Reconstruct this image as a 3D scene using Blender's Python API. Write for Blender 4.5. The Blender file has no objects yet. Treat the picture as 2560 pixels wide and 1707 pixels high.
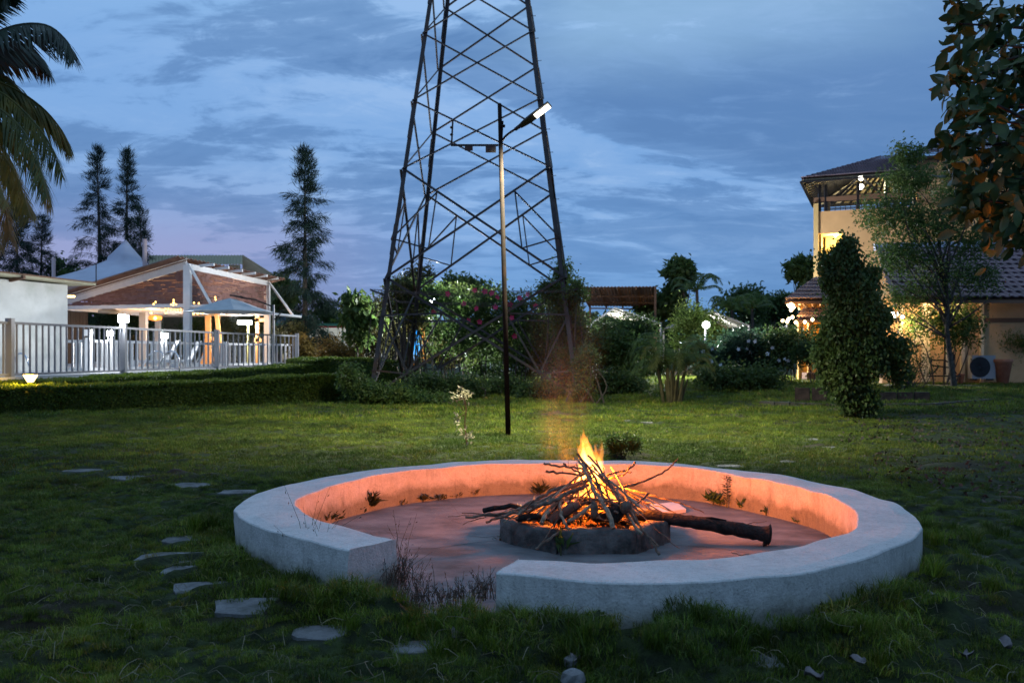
import bpy, math, random
import numpy as np
from mathutils import Vector, Matrix

rng = np.random.default_rng(7)
random.seed(7)
sc = bpy.context.scene
COL = sc.collection
PI = math.pi

# ------------------------------------------------------------------ camera
CAM_H, F, CX, CY = 1.6, 2200.0, 1280.0, 880.0
cam_data = bpy.data.cameras.new('camera')
cam = bpy.data.objects.new('camera', cam_data)
COL.objects.link(cam)
cam.location = (0, 0, CAM_H)
cam.rotation_euler = (math.radians(90), 0, 0)
cam_data.sensor_width = 36.0
cam_data.lens = F / 2560.0 * 36.0
cam_data.shift_y = 26.5 / 2560.0
cam_data.clip_start = 0.05
cam_data.clip_end = 3000
cam_data.dof.use_dof = True
cam_data.dof.focus_distance = 7.6
cam_data.dof.aperture_fstop = 3.2
sc.camera = cam

# ------------------------------------------------------------------ colour management and sampling
sc.view_settings.view_transform = 'Standard'
sc.view_settings.look = 'None'
sc.view_settings.exposure = 0.0
sc.view_settings.gamma = 1.0
sc.view_settings.use_curve_mapping = False
sc.render.engine = 'CYCLES'
cy = sc.cycles
cy.use_denoising = True
try:
    cy.denoiser = 'OPENIMAGEDENOISE'
except Exception:
    pass
cy.max_bounces = 6
cy.diffuse_bounces = 2
cy.glossy_bounces = 2
cy.transmission_bounces = 2
cy.transparent_max_bounces = 8
cy.volume_bounces = 0
cy.volume_step_rate = 2.0
cy.volume_max_steps = 64
cy.sample_clamp_indirect = 3.0
cy.caustics_reflective = False
cy.caustics_refractive = False

# ------------------------------------------------------------------ dusk sky
world = bpy.data.worlds.new("World")
sc.world = world
world.use_nodes = True
nt = world.node_tree
for n in list(nt.nodes):
    nt.nodes.remove(n)
N, LK = nt.nodes, nt.links
def wn(t, **kw):
    n = N.new(t)
    for k, v in kw.items():
        setattr(n, k, v)
    return n
def wmath(op, a, b=None, clamp=False):
    n = wn('ShaderNodeMath', operation=op, use_clamp=clamp)
    for i, v in enumerate((a, b)):
        if v is None: continue
        if isinstance(v, (int, float)): n.inputs[i].default_value = v
        else: LK.new(v, n.inputs[i])
    return n.outputs[0]
def wmix(f, a, b):
    n = wn('ShaderNodeMix', data_type='RGBA')
    if isinstance(f, (int, float)): n.inputs[0].default_value = f
    else: LK.new(f, n.inputs[0])
    for i, v in ((6, a), (7, b)):
        if isinstance(v, tuple): n.inputs[i].default_value = (*v, 1)
        else: LK.new(v, n.inputs[i])
    return n.outputs[2]
def wramp(f, stops):
    n = wn('ShaderNodeValToRGB')
    r = n.color_ramp
    r.interpolation = 'EASE'
    while len(r.elements) < len(stops): r.elements.new(0.5)
    for e, (p, c) in zip(r.elements, stops):
        e.position = p
        e.color = (*c, 1) if isinstance(c, tuple) else (c, c, c, 1)
    LK.new(f, n.inputs[0])
    return n.outputs[0]
tc = wn('ShaderNodeTexCoord')
sep = wn('ShaderNodeSeparateXYZ'); LK.new(tc.outputs['Generated'], sep.inputs[0])
X, Y_, Z = sep.outputs
zc = wmath('MAXIMUM', Z, 0.0)
# clear air: elevation gradient, pinker toward the left horizon where the sun went down
grad = wramp(zc, [(0.0, (.128, .295, .575)), (0.12, (.178, .366, .700)), (0.28, (.210, .408, .755)),
                  (0.45, (.27, .51, .83)), (0.75, (.37, .57, .85)), (1.0, (.40, .58, .84))])
az = wmath('DIVIDE', X, wmath('MAXIMUM', wmath('ABSOLUTE', Y_), 0.15))
leftness = wramp(wmath('MULTIPLY', az, -0.5), [(0.0, 0.0), (0.16, 1.0)])
lowness = wramp(zc, [(0.0, 1.0), (0.09, 0.95), (0.26, 0.0)])
pinkf = wmath('MULTIPLY', leftness, lowness)
pinkc = wramp(zc, [(0.0, (.40, .34, .56)), (0.10, (.345, .365, .62)), (0.22, (.25, .40, .68))])
base = wmix(wmath('MULTIPLY', pinkf, 0.9), grad, pinkc)
# the sheet of cloud overhead, seen in perspective
den = wmath('ADD', zc, 0.16)
cmb = wn('ShaderNodeCombineXYZ')
LK.new(wmath('DIVIDE', X, den), cmb.inputs[0]); LK.new(wmath('DIVIDE', Y_, den), cmb.inputs[1])
mp = wn('ShaderNodeMapping'); LK.new(cmb.outputs[0], mp.inputs[0])
mp.inputs['Rotation'].default_value = (0, 0, math.radians(-58))
mp.inputs['Location'].default_value = (4.3, 1.7, 0)
mp.inputs['Scale'].default_value = (0.95, 1.75, 1)
def wnoise(sc_, det, rough, dist, off=0):
    n = wn('ShaderNodeTexNoise')
    n.inputs['Scale'].default_value = sc_; n.inputs['Detail'].default_value = det
    n.inputs['Roughness'].default_value = rough; n.inputs['Distortion'].default_value = dist
    if off:
        m2 = wn('ShaderNodeMapping'); m2.inputs['Location'].default_value = (off, off * .7, 0)
        LK.new(mp.outputs[0], m2.inputs[0]); LK.new(m2.outputs[0], n.inputs['Vector'])
    else:
        LK.new(mp.outputs[0], n.inputs['Vector'])
    return n.outputs[0]
n1 = wnoise(0.85, 7, 0.55, 0.5)
n2 = wnoise(1.9, 8, 0.62, 0.7, 11.3)
n3 = wnoise(0.45, 3, 0.5, 0.2, 5.1)
# a darker bank of cloud to the right of the view
bank = wramp(wmath('MULTIPLY', az, 1.0), [(0.05, 0.0), (0.35, 1.0)])
bankz = wramp(zc, [(0.05, 0.15), (0.16, 1.0), (0.27, 0.8), (0.36, 0.0)])
bf = wmath('MULTIPLY', bank, bankz)
n4 = wnoise(4.6, 9, 0.68, 0.9, 23.7)
dsum = wmath('ADD', wmath('MULTIPLY', n1, 0.50), wmath('MULTIPLY', n2, 0.33))
dsum = wmath('ADD', dsum, wmath('MULTIPLY', n4, 0.17))
dsum = wmath('ADD', dsum, wmath('MULTIPLY', bf, 0.07))
dark = wramp(dsum, [(0.465, 0.0), (0.52, 0.75), (0.60, 1.0)])
fade = wramp(zc, [(0.0, 0.25), (0.10, 0.6), (0.2, 1.0), (0.5, 1.0), (0.9, 0.5)])
darkf = wmath('MULTIPLY', dark, fade)
cloudc = wmix(0.22, (.086, .196, .430), base)
s1 = wmix(darkf, base, cloudc)
light = wramp(wmath('ADD', wmath('MULTIPLY', n2, 0.5), wmath('ADD', wmath('MULTIPLY', n3, 0.28), wmath('MULTIPLY', n4, 0.22))), [(0.40, 1.0), (0.47, 0.35), (0.54, 0.0)])
lf = wmath('MULTIPLY', light, wramp(zc, [(0.03, 0.1), (0.2, 0.62), (1.0, 0.45)]))
topr = wmath('MULTIPLY', wramp(wmath('ADD', az, wmath('MULTIPLY', n1, .3)), [(0.10, 0.0), (0.28, 1.0), (0.50, 0.9), (0.8, 0.2)]), wramp(wmath('ADD', zc, wmath('MULTIPLY', n2, .08)), [(0.31, 0.0), (0.40, 1.0), (0.7, .8), (1.0, 0.2)]))
s1 = wmix(wmath('MULTIPLY', topr, .62), s1, (.33, .55, .80))
leftcalm = wramp(wmath('MULTIPLY', az, -1.0), [(0.10, 1.0), (0.45, 0.35)])
lf = wmath('MULTIPLY', lf, leftcalm)
s2 = wmix(wmath('MULTIPLY', lf, wmath('SUBTRACT', 1.0, wmath('MULTIPLY', darkf, .8))), s1, (.36, .55, .86))
sky = wn('ShaderNodeTexSky', sky_type='NISHITA')
sky.sun_disc = False
sky.sun_elevation = math.radians(-4)
sky.sun_rotation = math.radians(-65)
sky.air_density = 1.0; sky.dust_density = 1.0; sky.ozone_density = 4.0
bg1 = wn('ShaderNodeBackground'); LK.new(s2, bg1.inputs[0]); bg1.inputs[1].default_value = 1.0
bg2 = wn('ShaderNodeBackground'); LK.new(sky.outputs[0], bg2.inputs[0]); bg2.inputs[1].default_value = 0.05
add = wn('ShaderNodeAddShader'); LK.new(bg1.outputs[0], add.inputs[0]); LK.new(bg2.outputs[0], add.inputs[1])
wo = wn('ShaderNodeOutputWorld'); LK.new(add.outputs[0], wo.inputs[0])

# ------------------------------------------------------------------ helpers
def P(px, py, Y):
    """where the point seen at photo pixel (px, py) stands when it is Y metres away"""
    return Vector(((px - CX) / F * Y, Y, CAM_H - (py - CY) / F * Y))
def G(px, py, z=0.0):
    """the point at height z seen at photo pixel (px, py)"""
    Y = F * (CAM_H - z) / (py - CY)
    return Vector(((px - CX) / F * Y, Y, z))

def link(o, parent=None):
    COL.objects.link(o)
    if parent is not None:
        o.parent = parent
    return o
def tag(o, label, cat, group=None, kind=None):
    if label: o['label'] = label
    if cat: o['category'] = cat
    if group: o['group'] = group
    if kind: o['kind'] = kind
    return o
def thing(name, label, cat, loc=(0, 0, 0), rz=0.0, group=None):
    o = bpy.data.objects.new(name, None)
    o.empty_display_size = 0.1
    COL.objects.link(o)
    o.location = loc
    o.rotation_euler = (0, 0, rz)
    return tag(o, label, cat, group)
def mesh_np(name, V, Fc, mats, smooth=False, col=None, midx=None):
    me = bpy.data.meshes.new(name)
    V = np.asarray(V, dtype=np.float32).reshape(-1, 3)
    if isinstance(Fc, np.ndarray):
        k = Fc.shape[1]
        me.vertices.add(len(V)); me.vertices.foreach_set('co', V.ravel())
        me.loops.add(Fc.size); me.loops.foreach_set('vertex_index', Fc.astype(np.int32).ravel())
        me.polygons.add(len(Fc))
        me.polygons.foreach_set('loop_start', np.arange(0, Fc.size, k, dtype=np.int32))
        me.polygons.foreach_set('loop_total', np.full(len(Fc), k, dtype=np.int32))
        me.update(calc_edges=True)
        me.validate()
    else:
        me.from_pydata([tuple(v) for v in V], [], Fc)
        me.update()
    for m in (mats if isinstance(mats, (list, tuple)) else [mats]):
        me.materials.append(m)
    if smooth:
        me.polygons.foreach_set('use_smooth', [True] * len(me.polygons))
    if col is not None:
        a = me.attributes.new('tone', 'FLOAT', 'POINT')
        a.data.foreach_set('value', np.asarray(col, dtype=np.float32))
    return me
def obj(name, me, parent=None, world_space=True):
    o = bpy.data.objects.new(name, me)
    link(o, parent)
    return o

class MB:
    """collects boxes, bars and tubes into one mesh"""
    def __init__(s): s.v = []; s.f = []
    def add(s, vs, fs):
        b = len(s.v)
        s.v += [tuple(v) for v in vs]
        s.f += [tuple(b + i for i in f) for f in fs]
        return s
    def box(s, c, d, rz=0.0, M=None):
        x, y, z = d[0] / 2, d[1] / 2, d[2] / 2
        vs = [Vector((a * x, b * y, g * z)) for g in (-1, 1) for (a, b) in ((-1, -1), (1, -1), (1, 1), (-1, 1))]
        R = M if M is not None else Matrix.Rotation(rz, 3, 'Z')
        vs = [R @ v + Vector(c) for v in vs]
        return s.add(vs, [(3, 2, 1, 0), (4, 5, 6, 7), (0, 1, 5, 4), (1, 2, 6, 5), (2, 3, 7, 6), (3, 0, 4, 7)])
    def bar(s, a, b, w, h=None, up=(0, 0, 1)):
        a, b = Vector(a), Vector(b); h = h or w
        d = (b - a); L = d.length; d.normalize()
        u = Vector(up)
        if abs(d.dot(u)) > .98: u = Vector((0, 1, 0))
        r = d.cross(u).normalized(); u = r.cross(d)
        vs = [p + r * i * w / 2 + u * j * h / 2 for p in (a, b) for (i, j) in ((-1, -1), (1, -1), (1, 1), (-1, 1))]
        return s.add(vs, [(3, 2, 1, 0), (4, 5, 6, 7), (0, 1, 5, 4), (1, 2, 6, 5), (2, 3, 7, 6), (3, 0, 4, 7)])
    def angle(s, a, b, w, t, side, up=(0, 0, 1)):
        """an L-section steel angle from a to b; side is the direction of its first flange"""
        a, b = Vector(a), Vector(b)
        d = (b - a).normalized()
        r = Vector(side); r = (r - d * r.dot(d)).normalized()
        u = d.cross(r).normalized()
        if u.dot(Vector(up)) < 0: u = -u
        sec = [(0, 0), (w, 0), (w, t), (t, t), (t, w), (0, w)]
        vs = [p + r * i + u * j for p in (a, b) for (i, j) in sec]
        fs = [tuple(range(5, -1, -1)), tuple(range(6, 12))] + [(i, (i + 1) % 6, 6 + (i + 1) % 6, 6 + i) for i in range(6)]
        return s.add(vs, fs)
    def tube(s, pts, rad, n=6, cap=True):
        pts = [Vector(p) for p in pts]
        if not hasattr(rad, '__len__'): rad = [rad] * len(pts)
        b = len(s.v); prev = None
        for i, p in enumerate(pts):
            d = (pts[min(i + 1, len(pts) - 1)] - pts[max(i - 1, 0)]).normalized()
            if prev is None:
                u = Vector((0, 0, 1)) if abs(d.z) < .9 else Vector((1, 0, 0))
                r = d.cross(u).normalized()
            else:
                r = (prev - d * prev.dot(d)).normalized()
            prev = r; u = r.cross(d)
            for k in range(n):
                a = 2 * PI * k / n
                s.v.append(tuple(p + (r * math.cos(a) + u * math.sin(a)) * rad[i]))
        m = len(pts)
        for i in range(m - 1):
            for k in range(n):
                s.f.append((b + i * n + k, b + i * n + (k + 1) % n, b + (i + 1) * n + (k + 1) % n, b + (i + 1) * n + k))
        if cap:
            s.f.append(tuple(b + k for k in range(n - 1, -1, -1)))
            s.f.append(tuple(b + (m - 1) * n + k for k in range(n)))
        return s
    def lathe(s, c, prof, n=16):
        c = Vector(c); b = len(s.v)
        for (r, z) in prof:
            for k in range(n):
                a = 2 * PI * k / n
                s.v.append((c.x + r * math.cos(a), c.y + r * math.sin(a), c.z + z))
        for i in range(len(prof) - 1):
            for k in range(n):
                s.f.append((b + i * n + k, b + i * n + (k + 1) % n, b + (i + 1) * n + (k + 1) % n, b + (i + 1) * n + k))
        s.f.append(tuple(b + k for k in range(n - 1, -1, -1)))
        s.f.append(tuple(b + (len(prof) - 1) * n + k for k in range(n)))
        return s
    def slab(s, poly, n, t):
        """a flat polygon with thickness t along n"""
        n = Vector(n).normalized() * t; k = len(poly); poly = [Vector(p) for p in poly]
        vs = poly + [p + n for p in poly]
        return s.add(vs, [tuple(range(k - 1, -1, -1)), tuple(range(k, 2 * k))] + [(i, (i + 1) % k, k + (i + 1) % k, k + i) for i in range(k)])
    def build(s, name, mat, parent=None, smooth=False, kind=None, label=None):
        me = bpy.data.meshes.new(name)
        me.from_pydata(s.v, [], s.f); me.update()
        me.materials.append(mat)
        if smooth: me.polygons.foreach_set('use_smooth', [True] * len(me.polygons))
        o = bpy.data.objects.new(name, me)
        link(o, parent)
        if parent is not None and parent.type == 'EMPTY' and parent.parent is None and tuple(parent.location) != (0, 0, 0):
            o.matrix_parent_inverse = (Matrix.Translation(parent.location) @ parent.rotation_euler.to_matrix().to_4x4()).inverted()
        if kind: o['kind'] = kind
        if label: o['label'] = label
        return o

def copy_tree(o, parent=None):
    c = o.copy(); COL.objects.link(c); c.parent = parent
    for ch in [x for x in bpy.data.objects if x.parent == o]:
        copy_tree(ch, c)
    return c
def interp(pts, n):
    """smooth resample of a polyline (Catmull-Rom)"""
    pts = [Vector(p) for p in pts]
    if len(pts) == 2:
        return [pts[0].lerp(pts[1], i / (n - 1)) for i in range(n)]
    ex = [pts[0] * 2 - pts[1]] + pts + [pts[-1] * 2 - pts[-2]]
    out = []
    for i in range(n):
        t = i / (n - 1) * (len(pts) - 1); k = min(int(t), len(pts) - 2); u = t - k
        a, b, c, d = ex[k:k + 4]
        out.append(0.5 * ((2 * b) + (c - a) * u + (2 * a - 5 * b + 4 * c - d) * u * u + (3 * b - a - 3 * c + d) * u ** 3))
    return out

# value noise on numpy arrays
def _h(ix, iy, seed):
    n = (ix.astype(np.int64) * 374761393 + iy.astype(np.int64) * 668265263 + seed * 1442695041) & 0x7fffffff
    n = ((n ^ (n >> 13)) * 1274126177) & 0x7fffffff
    return ((n ^ (n >> 16)) & 0xffff) / 65535.0
def vnoise(x, y, seed=0):
    x = np.asarray(x, dtype=float); y = np.asarray(y, dtype=float)
    ix, iy = np.floor(x), np.floor(y); fx, fy = x - ix, y - iy
    fx = fx * fx * (3 - 2 * fx); fy = fy * fy * (3 - 2 * fy)
    a, b = _h(ix, iy, seed), _h(ix + 1, iy, seed); c, d = _h(ix, iy + 1, seed), _h(ix + 1, iy + 1, seed)
    return (a * (1 - fx) + b * fx) * (1 - fy) + (c * (1 - fx) + d * fx) * fy - 0.5
def fbm(x, y, seed=0, o=3):
    s = 0; a = 1.0
    for i in range(o):
        s = s + a * vnoise(x * 2 ** i, y * 2 ** i, seed + i); a *= 0.5
    return s

# ------------------------------------------------------------------ materials
def mat(name, c1, c2=None, scale=8.0, rough=0.7, bump=0.0, bscale=None, metal=0.0, detail=6, stretch=None,
        spec=0.3, c3=None, s3=1.5, lo=.35, hi=.65, coords='Object', transl=0.0, bdist=0.02):
    m = bpy.data.materials.new(name); m.use_nodes = True
    t = m.node_tree; b = t.nodes['Principled BSDF']; L = t.links
    b.inputs['Roughness'].default_value = rough; b.inputs['Metallic'].default_value = metal
    b.inputs['Specular IOR Level'].default_value = spec
    b.inputs['Base Color'].default_value = (*c1, 1)
    def nz(s_, d_, off=0.0):
        tcn = t.nodes.new('ShaderNodeTexCoord'); mp_ = t.nodes.new('ShaderNodeMapping'); nn = t.nodes.new('ShaderNodeTexNoise')
        if coords == 'World':
            g = t.nodes.new('ShaderNodeNewGeometry'); L.new(g.outputs['Position'], mp_.inputs[0])
        else:
            L.new(tcn.outputs['Object'], mp_.inputs[0])
        mp_.inputs['Location'].default_value = (off, off, off)
        if stretch: mp_.inputs['Scale'].default_value = stretch
        L.new(mp_.outputs[0], nn.inputs['Vector'])
        nn.inputs['Scale'].default_value = s_; nn.inputs['Detail'].default_value = d_; nn.inputs['Roughness'].default_value = .6
        return nn.outputs[0]
    colsock = None
    if c2 is not None:
        f = nz(scale, detail)
        r = t.nodes.new('ShaderNodeValToRGB'); r.color_ramp.elements[0].position = lo; r.color_ramp.elements[1].position = hi
        r.color_ramp.elements[0].color = (*c1, 1); r.color_ramp.elements[1].color = (*c2, 1)
        L.new(f, r.inputs[0]); colsock = r.outputs[0]
        if c3 is not None:
            f3 = nz(s3, 5, 3.7)
            r3 = t.nodes.new('ShaderNodeValToRGB'); r3.color_ramp.elements[0].position = .52; r3.color_ramp.elements[1].position = .68
            L.new(f3, r3.inputs[0])
            mx = t.nodes.new('ShaderNodeMix'); mx.data_type = 'RGBA'
            L.new(r3.outputs[0], mx.inputs[0]); L.new(colsock, mx.inputs[6]); mx.inputs[7].default_value = (*c3, 1)
            colsock = mx.outputs[2]
        L.new(colsock, b.inputs['Base Color'])
    if bump:
        bp = t.nodes.new('ShaderNodeBump'); bp.inputs['Strength'].default_value = bump; bp.inputs['Distance'].default_value = bdist
        L.new(nz(bscale or scale * 3, 8, 1.3), bp.inputs['Height']); L.new(bp.outputs[0], b.inputs['Normal'])
    if transl:
        tr = t.nodes.new('ShaderNodeBsdfTranslucent'); ms = t.nodes.new('ShaderNodeMixShader')
        ms.inputs[0].default_value = transl
        if colsock is not None: L.new(colsock, tr.inputs[0])
        else: tr.inputs[0].default_value = (*c1, 1)
        L.new(b.outputs[0], ms.inputs[1]); L.new(tr.outputs[0], ms.inputs[2])
        L.new(ms.outputs[0], t.nodes['Material Output'].inputs['Surface'])
    return m
def emat(name, c, s):
    m = bpy.data.materials.new(name); m.use_nodes = True
    t = m.node_tree; b = t.nodes['Principled BSDF']
    b.inputs['Base Color'].default_value = (*c, 1); b.inputs['Roughness'].default_value = .4
    b.inputs['Emission Color'].default_value = (*c, 1); b.inputs['Emission Strength'].default_value = s
    return m
def leafmat(name, c1, c2, c3=None, s3=.8, rough=.5, scale=3.0, transl=.48, spec=.35):
    return mat(name, c1, c2, scale=scale, rough=rough, c3=c3, s3=s3, transl=transl, coords='World', spec=spec, detail=4, lo=.4, hi=.6)

def point(name, loc, power, col, r=0.06, parent=None):
    l = bpy.data.lights.new(name, 'POINT'); l.energy = power; l.color = col; l.shadow_soft_size = r
    o = bpy.data.objects.new(name, l); COL.objects.link(o); o.location = loc
    if parent is not None:
        o.parent = parent
        o.matrix_parent_inverse = Matrix.Translation(parent.location).inverted()
    return o
def area(name, loc, aim, power, col, sx, sy, parent=None):
    l = bpy.data.lights.new(name, 'AREA'); l.energy = power; l.color = col; l.shape = 'RECTANGLE'; l.size = sx; l.size_y = sy
    o = bpy.data.objects.new(name, l); COL.objects.link(o); o.location = loc
    o.rotation_euler = (Vector(aim) - Vector(loc)).to_track_quat('-Z', 'Y').to_euler()
    if parent is not None:
        o.parent = parent
        o.matrix_parent_inverse = Matrix.Translation(parent.location).inverted()
    return o
# ------------------------------------------------------------------ the ring bench outline (plan, metres)
BZ = 0.35
OUT_PX = [(871,1375),(848,1374),(815,1367),(759,1352),(713,1337),(675,1324),(636,1314),(606,1298),(590,1285),(583,1273),(587,1263),(606,1247),
 (636,1232),(682,1218),(744,1203),(815,1189),(904,1177),(994,1167),(1070,1159),(1159,1153),(1248,1150),(1318,1148.5),(1431,1148.5),(1511,1150),
 (1588,1152),(1687,1157),(1750,1162),(1810,1169),(1921,1182),(2032,1200),(2115,1219),(2197,1241),(2253,1264),(2294,1289),(2309,1309),(2307,1327),
 (2280,1349),(2225,1371),(2156,1394),(2059,1417),(1976,1432),(1866,1446),(1700,1455),(1622,1456.5),(1469,1452),(1333,1441),(1275,1435),(1240,1433)]
IN_PX = [(991,1345.5),(930,1330),(879,1319),(828,1306),(790,1296),(759,1284),(742,1271),(736,1260),(739,1249),(761,1236),(790,1225),(828,1213),
 (892,1198),(968,1183),(1045,1172),(1159,1163.5),(1234,1159),(1290,1157),(1346,1156),(1431,1155.5),(1518,1158),(1588,1161),(1687,1166),(1750,1171),
 (1797,1178),(1893,1194),(1976,1209),(2046,1227),(2095,1251),(2135,1275),(2148,1294),(2141,1314),(2115,1330),(2073,1342),(2018,1355),(1949,1370),
 (1866,1386),(1811,1393),(1700,1400),(1554,1403),(1418,1398),(1350,1395),(1296,1395)]
def resample(pts, n):
    p = [Vector((q.x, q.y)) for q in pts]
    L = [0]
    for a, b in zip(p, p[1:]): L.append(L[-1] + (b - a).length)
    q = [];
    for i in range(n):
        t = i / (n - 1) * L[-1]; k = max(j for j in range(len(L)) if L[j] <= t + 1e-9); k = min(k, len(p) - 2)
        u = (t - L[k]) / max(1e-9, L[k + 1] - L[k]); q.append(p[k].lerp(p[k + 1], min(1, u)))
    return q
NR = 230
RO = resample([G(x, y, BZ) for x, y in OUT_PX], NR)
RI = resample([G(x, y, BZ) for x, y in IN_PX], NR)
def smooth(p, it=3):
    for _ in range(it):
        p = [p[0]] + [(p[i - 1] + p[i] * 2 + p[i + 1]) / 4 for i in range(1, len(p) - 1)] + [p[-1]]
    return p
RO, RI = smooth(RO, 14), smooth(RI, 14)
CEN = Vector((0.39, 7.52))
# polar profile of the outside of the bench, closed over the gap
def polar(pts):
    a = np.array([math.atan2(p.y - CEN.y, p.x - CEN.x) for p in pts]); r = np.array([(p - CEN).length for p in pts])
    o = np.argsort(a); a, r = a[o], r[o]
    return np.concatenate([a[-3:] - 2 * PI, a, a[:3] + 2 * PI]), np.concatenate([r[-3:], r, r[:3]])
PA, PR = polar(RO)
def ring_d(x, y):
    """signed distance outside the bench (negative inside the ring)"""
    dx, dy = np.asarray(x) - CEN.x, np.asarray(y) - CEN.y
    return np.hypot(dx, dy) - np.interp(np.arctan2(dy, dx), PA, PR)

# ------------------------------------------------------------------ stepping stones (pixel centre, pixel width, pixel height)
STONES = [(12,1147,46,9),(99,1158,74,9),(205,1172,92,11),(331,1190,104,14),(455,1209,136,17),(600,1224,96,14),(566,1272,34,9),(518,1305,56,14),
 (474,1341,122,20),(440,1385,150,13),(462,1417,116,22),(516,1459,140,22),(628,1506,180,38),(800,1570,150,50),(1045,1607,120,44),
 (1644,992,22,7),(1752,996,18,4),(1568,1048,16,4),(1617,1053,30,4),(2027,1095,34,6),(2073,1115,32,9),(2050,1127,30,8),
 (1971,1150,40,9),(1829,1161,66,15),(2325,1508,56,34),(2400,1540,80,14),(2302,1586,60,16),(1600,1617,56,28),(1915,1640,76,30),(2447,1385,46,7)]
ST = [(G(x, y, .06), w, h) for x, y, w, h in STONES]

def lump(x, y, cx, cy, r):
    return np.exp(-(((x - cx) ** 2 + (y - cy) ** 2) / (r * r)))
def ground_h(x, y):
    x = np.asarray(x, dtype=float); y = np.asarray(y, dtype=float)
    d = ring_d(x, y)
    near = np.clip((13 - y) / 8, 0, 1)
    far = np.clip((60 - y) / 30, 0, 1)
    n = 0.05 * fbm(x * .55, y * .55, 3, 2) + (0.065 + .095 * near) * fbm(x * 1.5, y * 2.0, 11, 2) + (.035 + .055 * near) * vnoise(x * 3.6, y * 4.6, 21)
    h = .045 + n * (0.35 + .65 * far)
    c1 = fbm(x * 1.9, y * 2.6, 131, 3); c2 = fbm(x * 3.1 + 7, y * 4.0, 137, 2); lf_ = np.clip((17 - y) / 6, 0, 1) * np.clip((9 - x) / 14 + .45, .25, 1)
    h = h - (.095 * np.exp(-(c1 / .065) ** 2) + .05 * np.exp(-(c2 / .08) ** 2)) * (.25 + .75 * near) * lf_ + .02 * near
    # turf builds up against the front and right of the bench
    ang = np.arctan2(y - CEN.y, x - CEN.x)
    fr = np.clip(-np.sin(ang) * 1.3 + .25 * np.cos(ang), 0, 1)
    mound = np.exp(-((d - .30) / .28) ** 2) * (.12 + .17 * vnoise(ang * 11, ang * 0 + 1.5, 31) + .06 * vnoise(ang * 25, ang * 0 + 4.5, 33)) * fr
    gap = np.exp(-((ang + 1.83) / .20) ** 2)
    h = h + mound * (1 - .9 * gap)
    # a trough in front of the mound
    h = h - .07 * np.exp(-((d - .85) / .3) ** 2) * fr
    inside = np.clip((.02 - d) / .12, 0, 1)
    h = h * (1 - inside) + (-.12) * inside
    # lawn mounds seen in the photo
    for cx, cy, r, a in ((-1.02, 16.0, .42, .11), (1.55, 13.3, .55, .20), (-5.6, 10.2, .5, .08), (0.9, 4.75, .35, .08)):
        h = h + a * lump(x, y, cx, cy, r)
    # beds rise a little under the tower and in front of the house
    h = h + .12 * np.clip((y - 27) / 8, 0, 1) + .13 * np.clip((y - 17.5) / 3, 0, 1) * np.clip((x - 5.5) / 2, 0, 1)
    for p, w, hh in ST:
        r = w / F * p.y * .5 + .10
        k = np.exp(-(((x - p.x) / r) ** 2 + ((y - p.y) / (r * .8)) ** 2) ** 2)
        h = h * (1 - k) + .032 * k
        rim = np.exp(-((np.hypot((x - p.x) / r, (y - p.y - .06) / (r * .85)) - 1.35) / .28) ** 2)
        h = h + .05 * rim * (np.asarray(y) > p.y)
    return h

ys = np.concatenate([np.arange(-9, 3, .5), np.arange(3, 13, .04), 13 * (1.018 ** np.arange(0, 210))])
us = np.linspace(-1, 1, 361)
wy = 3.2 + .82 * np.maximum(np.abs(ys), 3)
gx = us[None, :] * wy[:, None]; gy = np.repeat(ys[:, None], len(us), 1)
gx = gx + 0.3
gz = ground_h(gx, gy)
ny, nx = gx.shape
idx = np.arange(ny * nx).reshape(ny, nx)
Fq = np.stack([idx[:-1, :-1], idx[:-1, 1:], idx[1:, 1:], idx[1:, :-1]], -1).reshape(-1, 4)
M_soil = mat('turf_soil', (.010, .015, .006), (.034, .052, .014), scale=9, rough=.95, bump=1.0, bscale=34, c3=(.030, .022, .014), s3=.5, coords='World')
lawn = obj('lawn', mesh_np('lawn', np.stack([gx, gy, gz], -1), Fq, M_soil, smooth=True))
lawn['kind'] = 'structure'

# ------------------------------------------------------------------ stepping stones
M_stone = mat('stone_slab', (.075, .078, .078), (.19, .195, .20), scale=6, rough=.85, bump=1.0, bscale=16, c3=(.05, .055, .04), s3=5, spec=.5)
for i, (p, w, hh) in enumerate(ST):
    r = w / F * p.y * .5 * 1.18
    ry = max(r * .62, .12)
    k = 9; bmv = []
    a0 = rng.uniform(0, 6.28)
    ring = []
    for j in range(k):
        a = a0 + 2 * PI * j / k
        q = 1 + rng.uniform(-.24, .16)
        sx = abs(math.cos(a)) ** .7 * np.sign(math.cos(a)); sy = abs(math.sin(a)) ** .7 * np.sign(math.sin(a))
        ring.append((p.x + sx * r * q, p.y + sy * ry * q))
    tilt = rng.uniform(-.03, .03, 2)
    z = lambda x, y, b: b + (x - p.x) * tilt[0] + (y - p.y) * tilt[1]
    vs = [(x, y, -.05) for x, y in ring] + [(x, y, z(x, y, .040)) for x, y in ring] + [(p.x + (x - p.x) * .9, p.y + (y - p.y) * .9, z(x, y, .046)) for x, y in ring]
    fs = [(j, (j + 1) % k, k + (j + 1) % k, k + j) for j in range(k)] + [(k + j, k + (j + 1) % k, 2 * k + (j + 1) % k, 2 * k + j) for j in range(k)] + [tuple(2 * k + j for j in range(k))]
    m = MB(); m.add(vs, fs); m.build('stepping_stone', M_stone, lawn)

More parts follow.
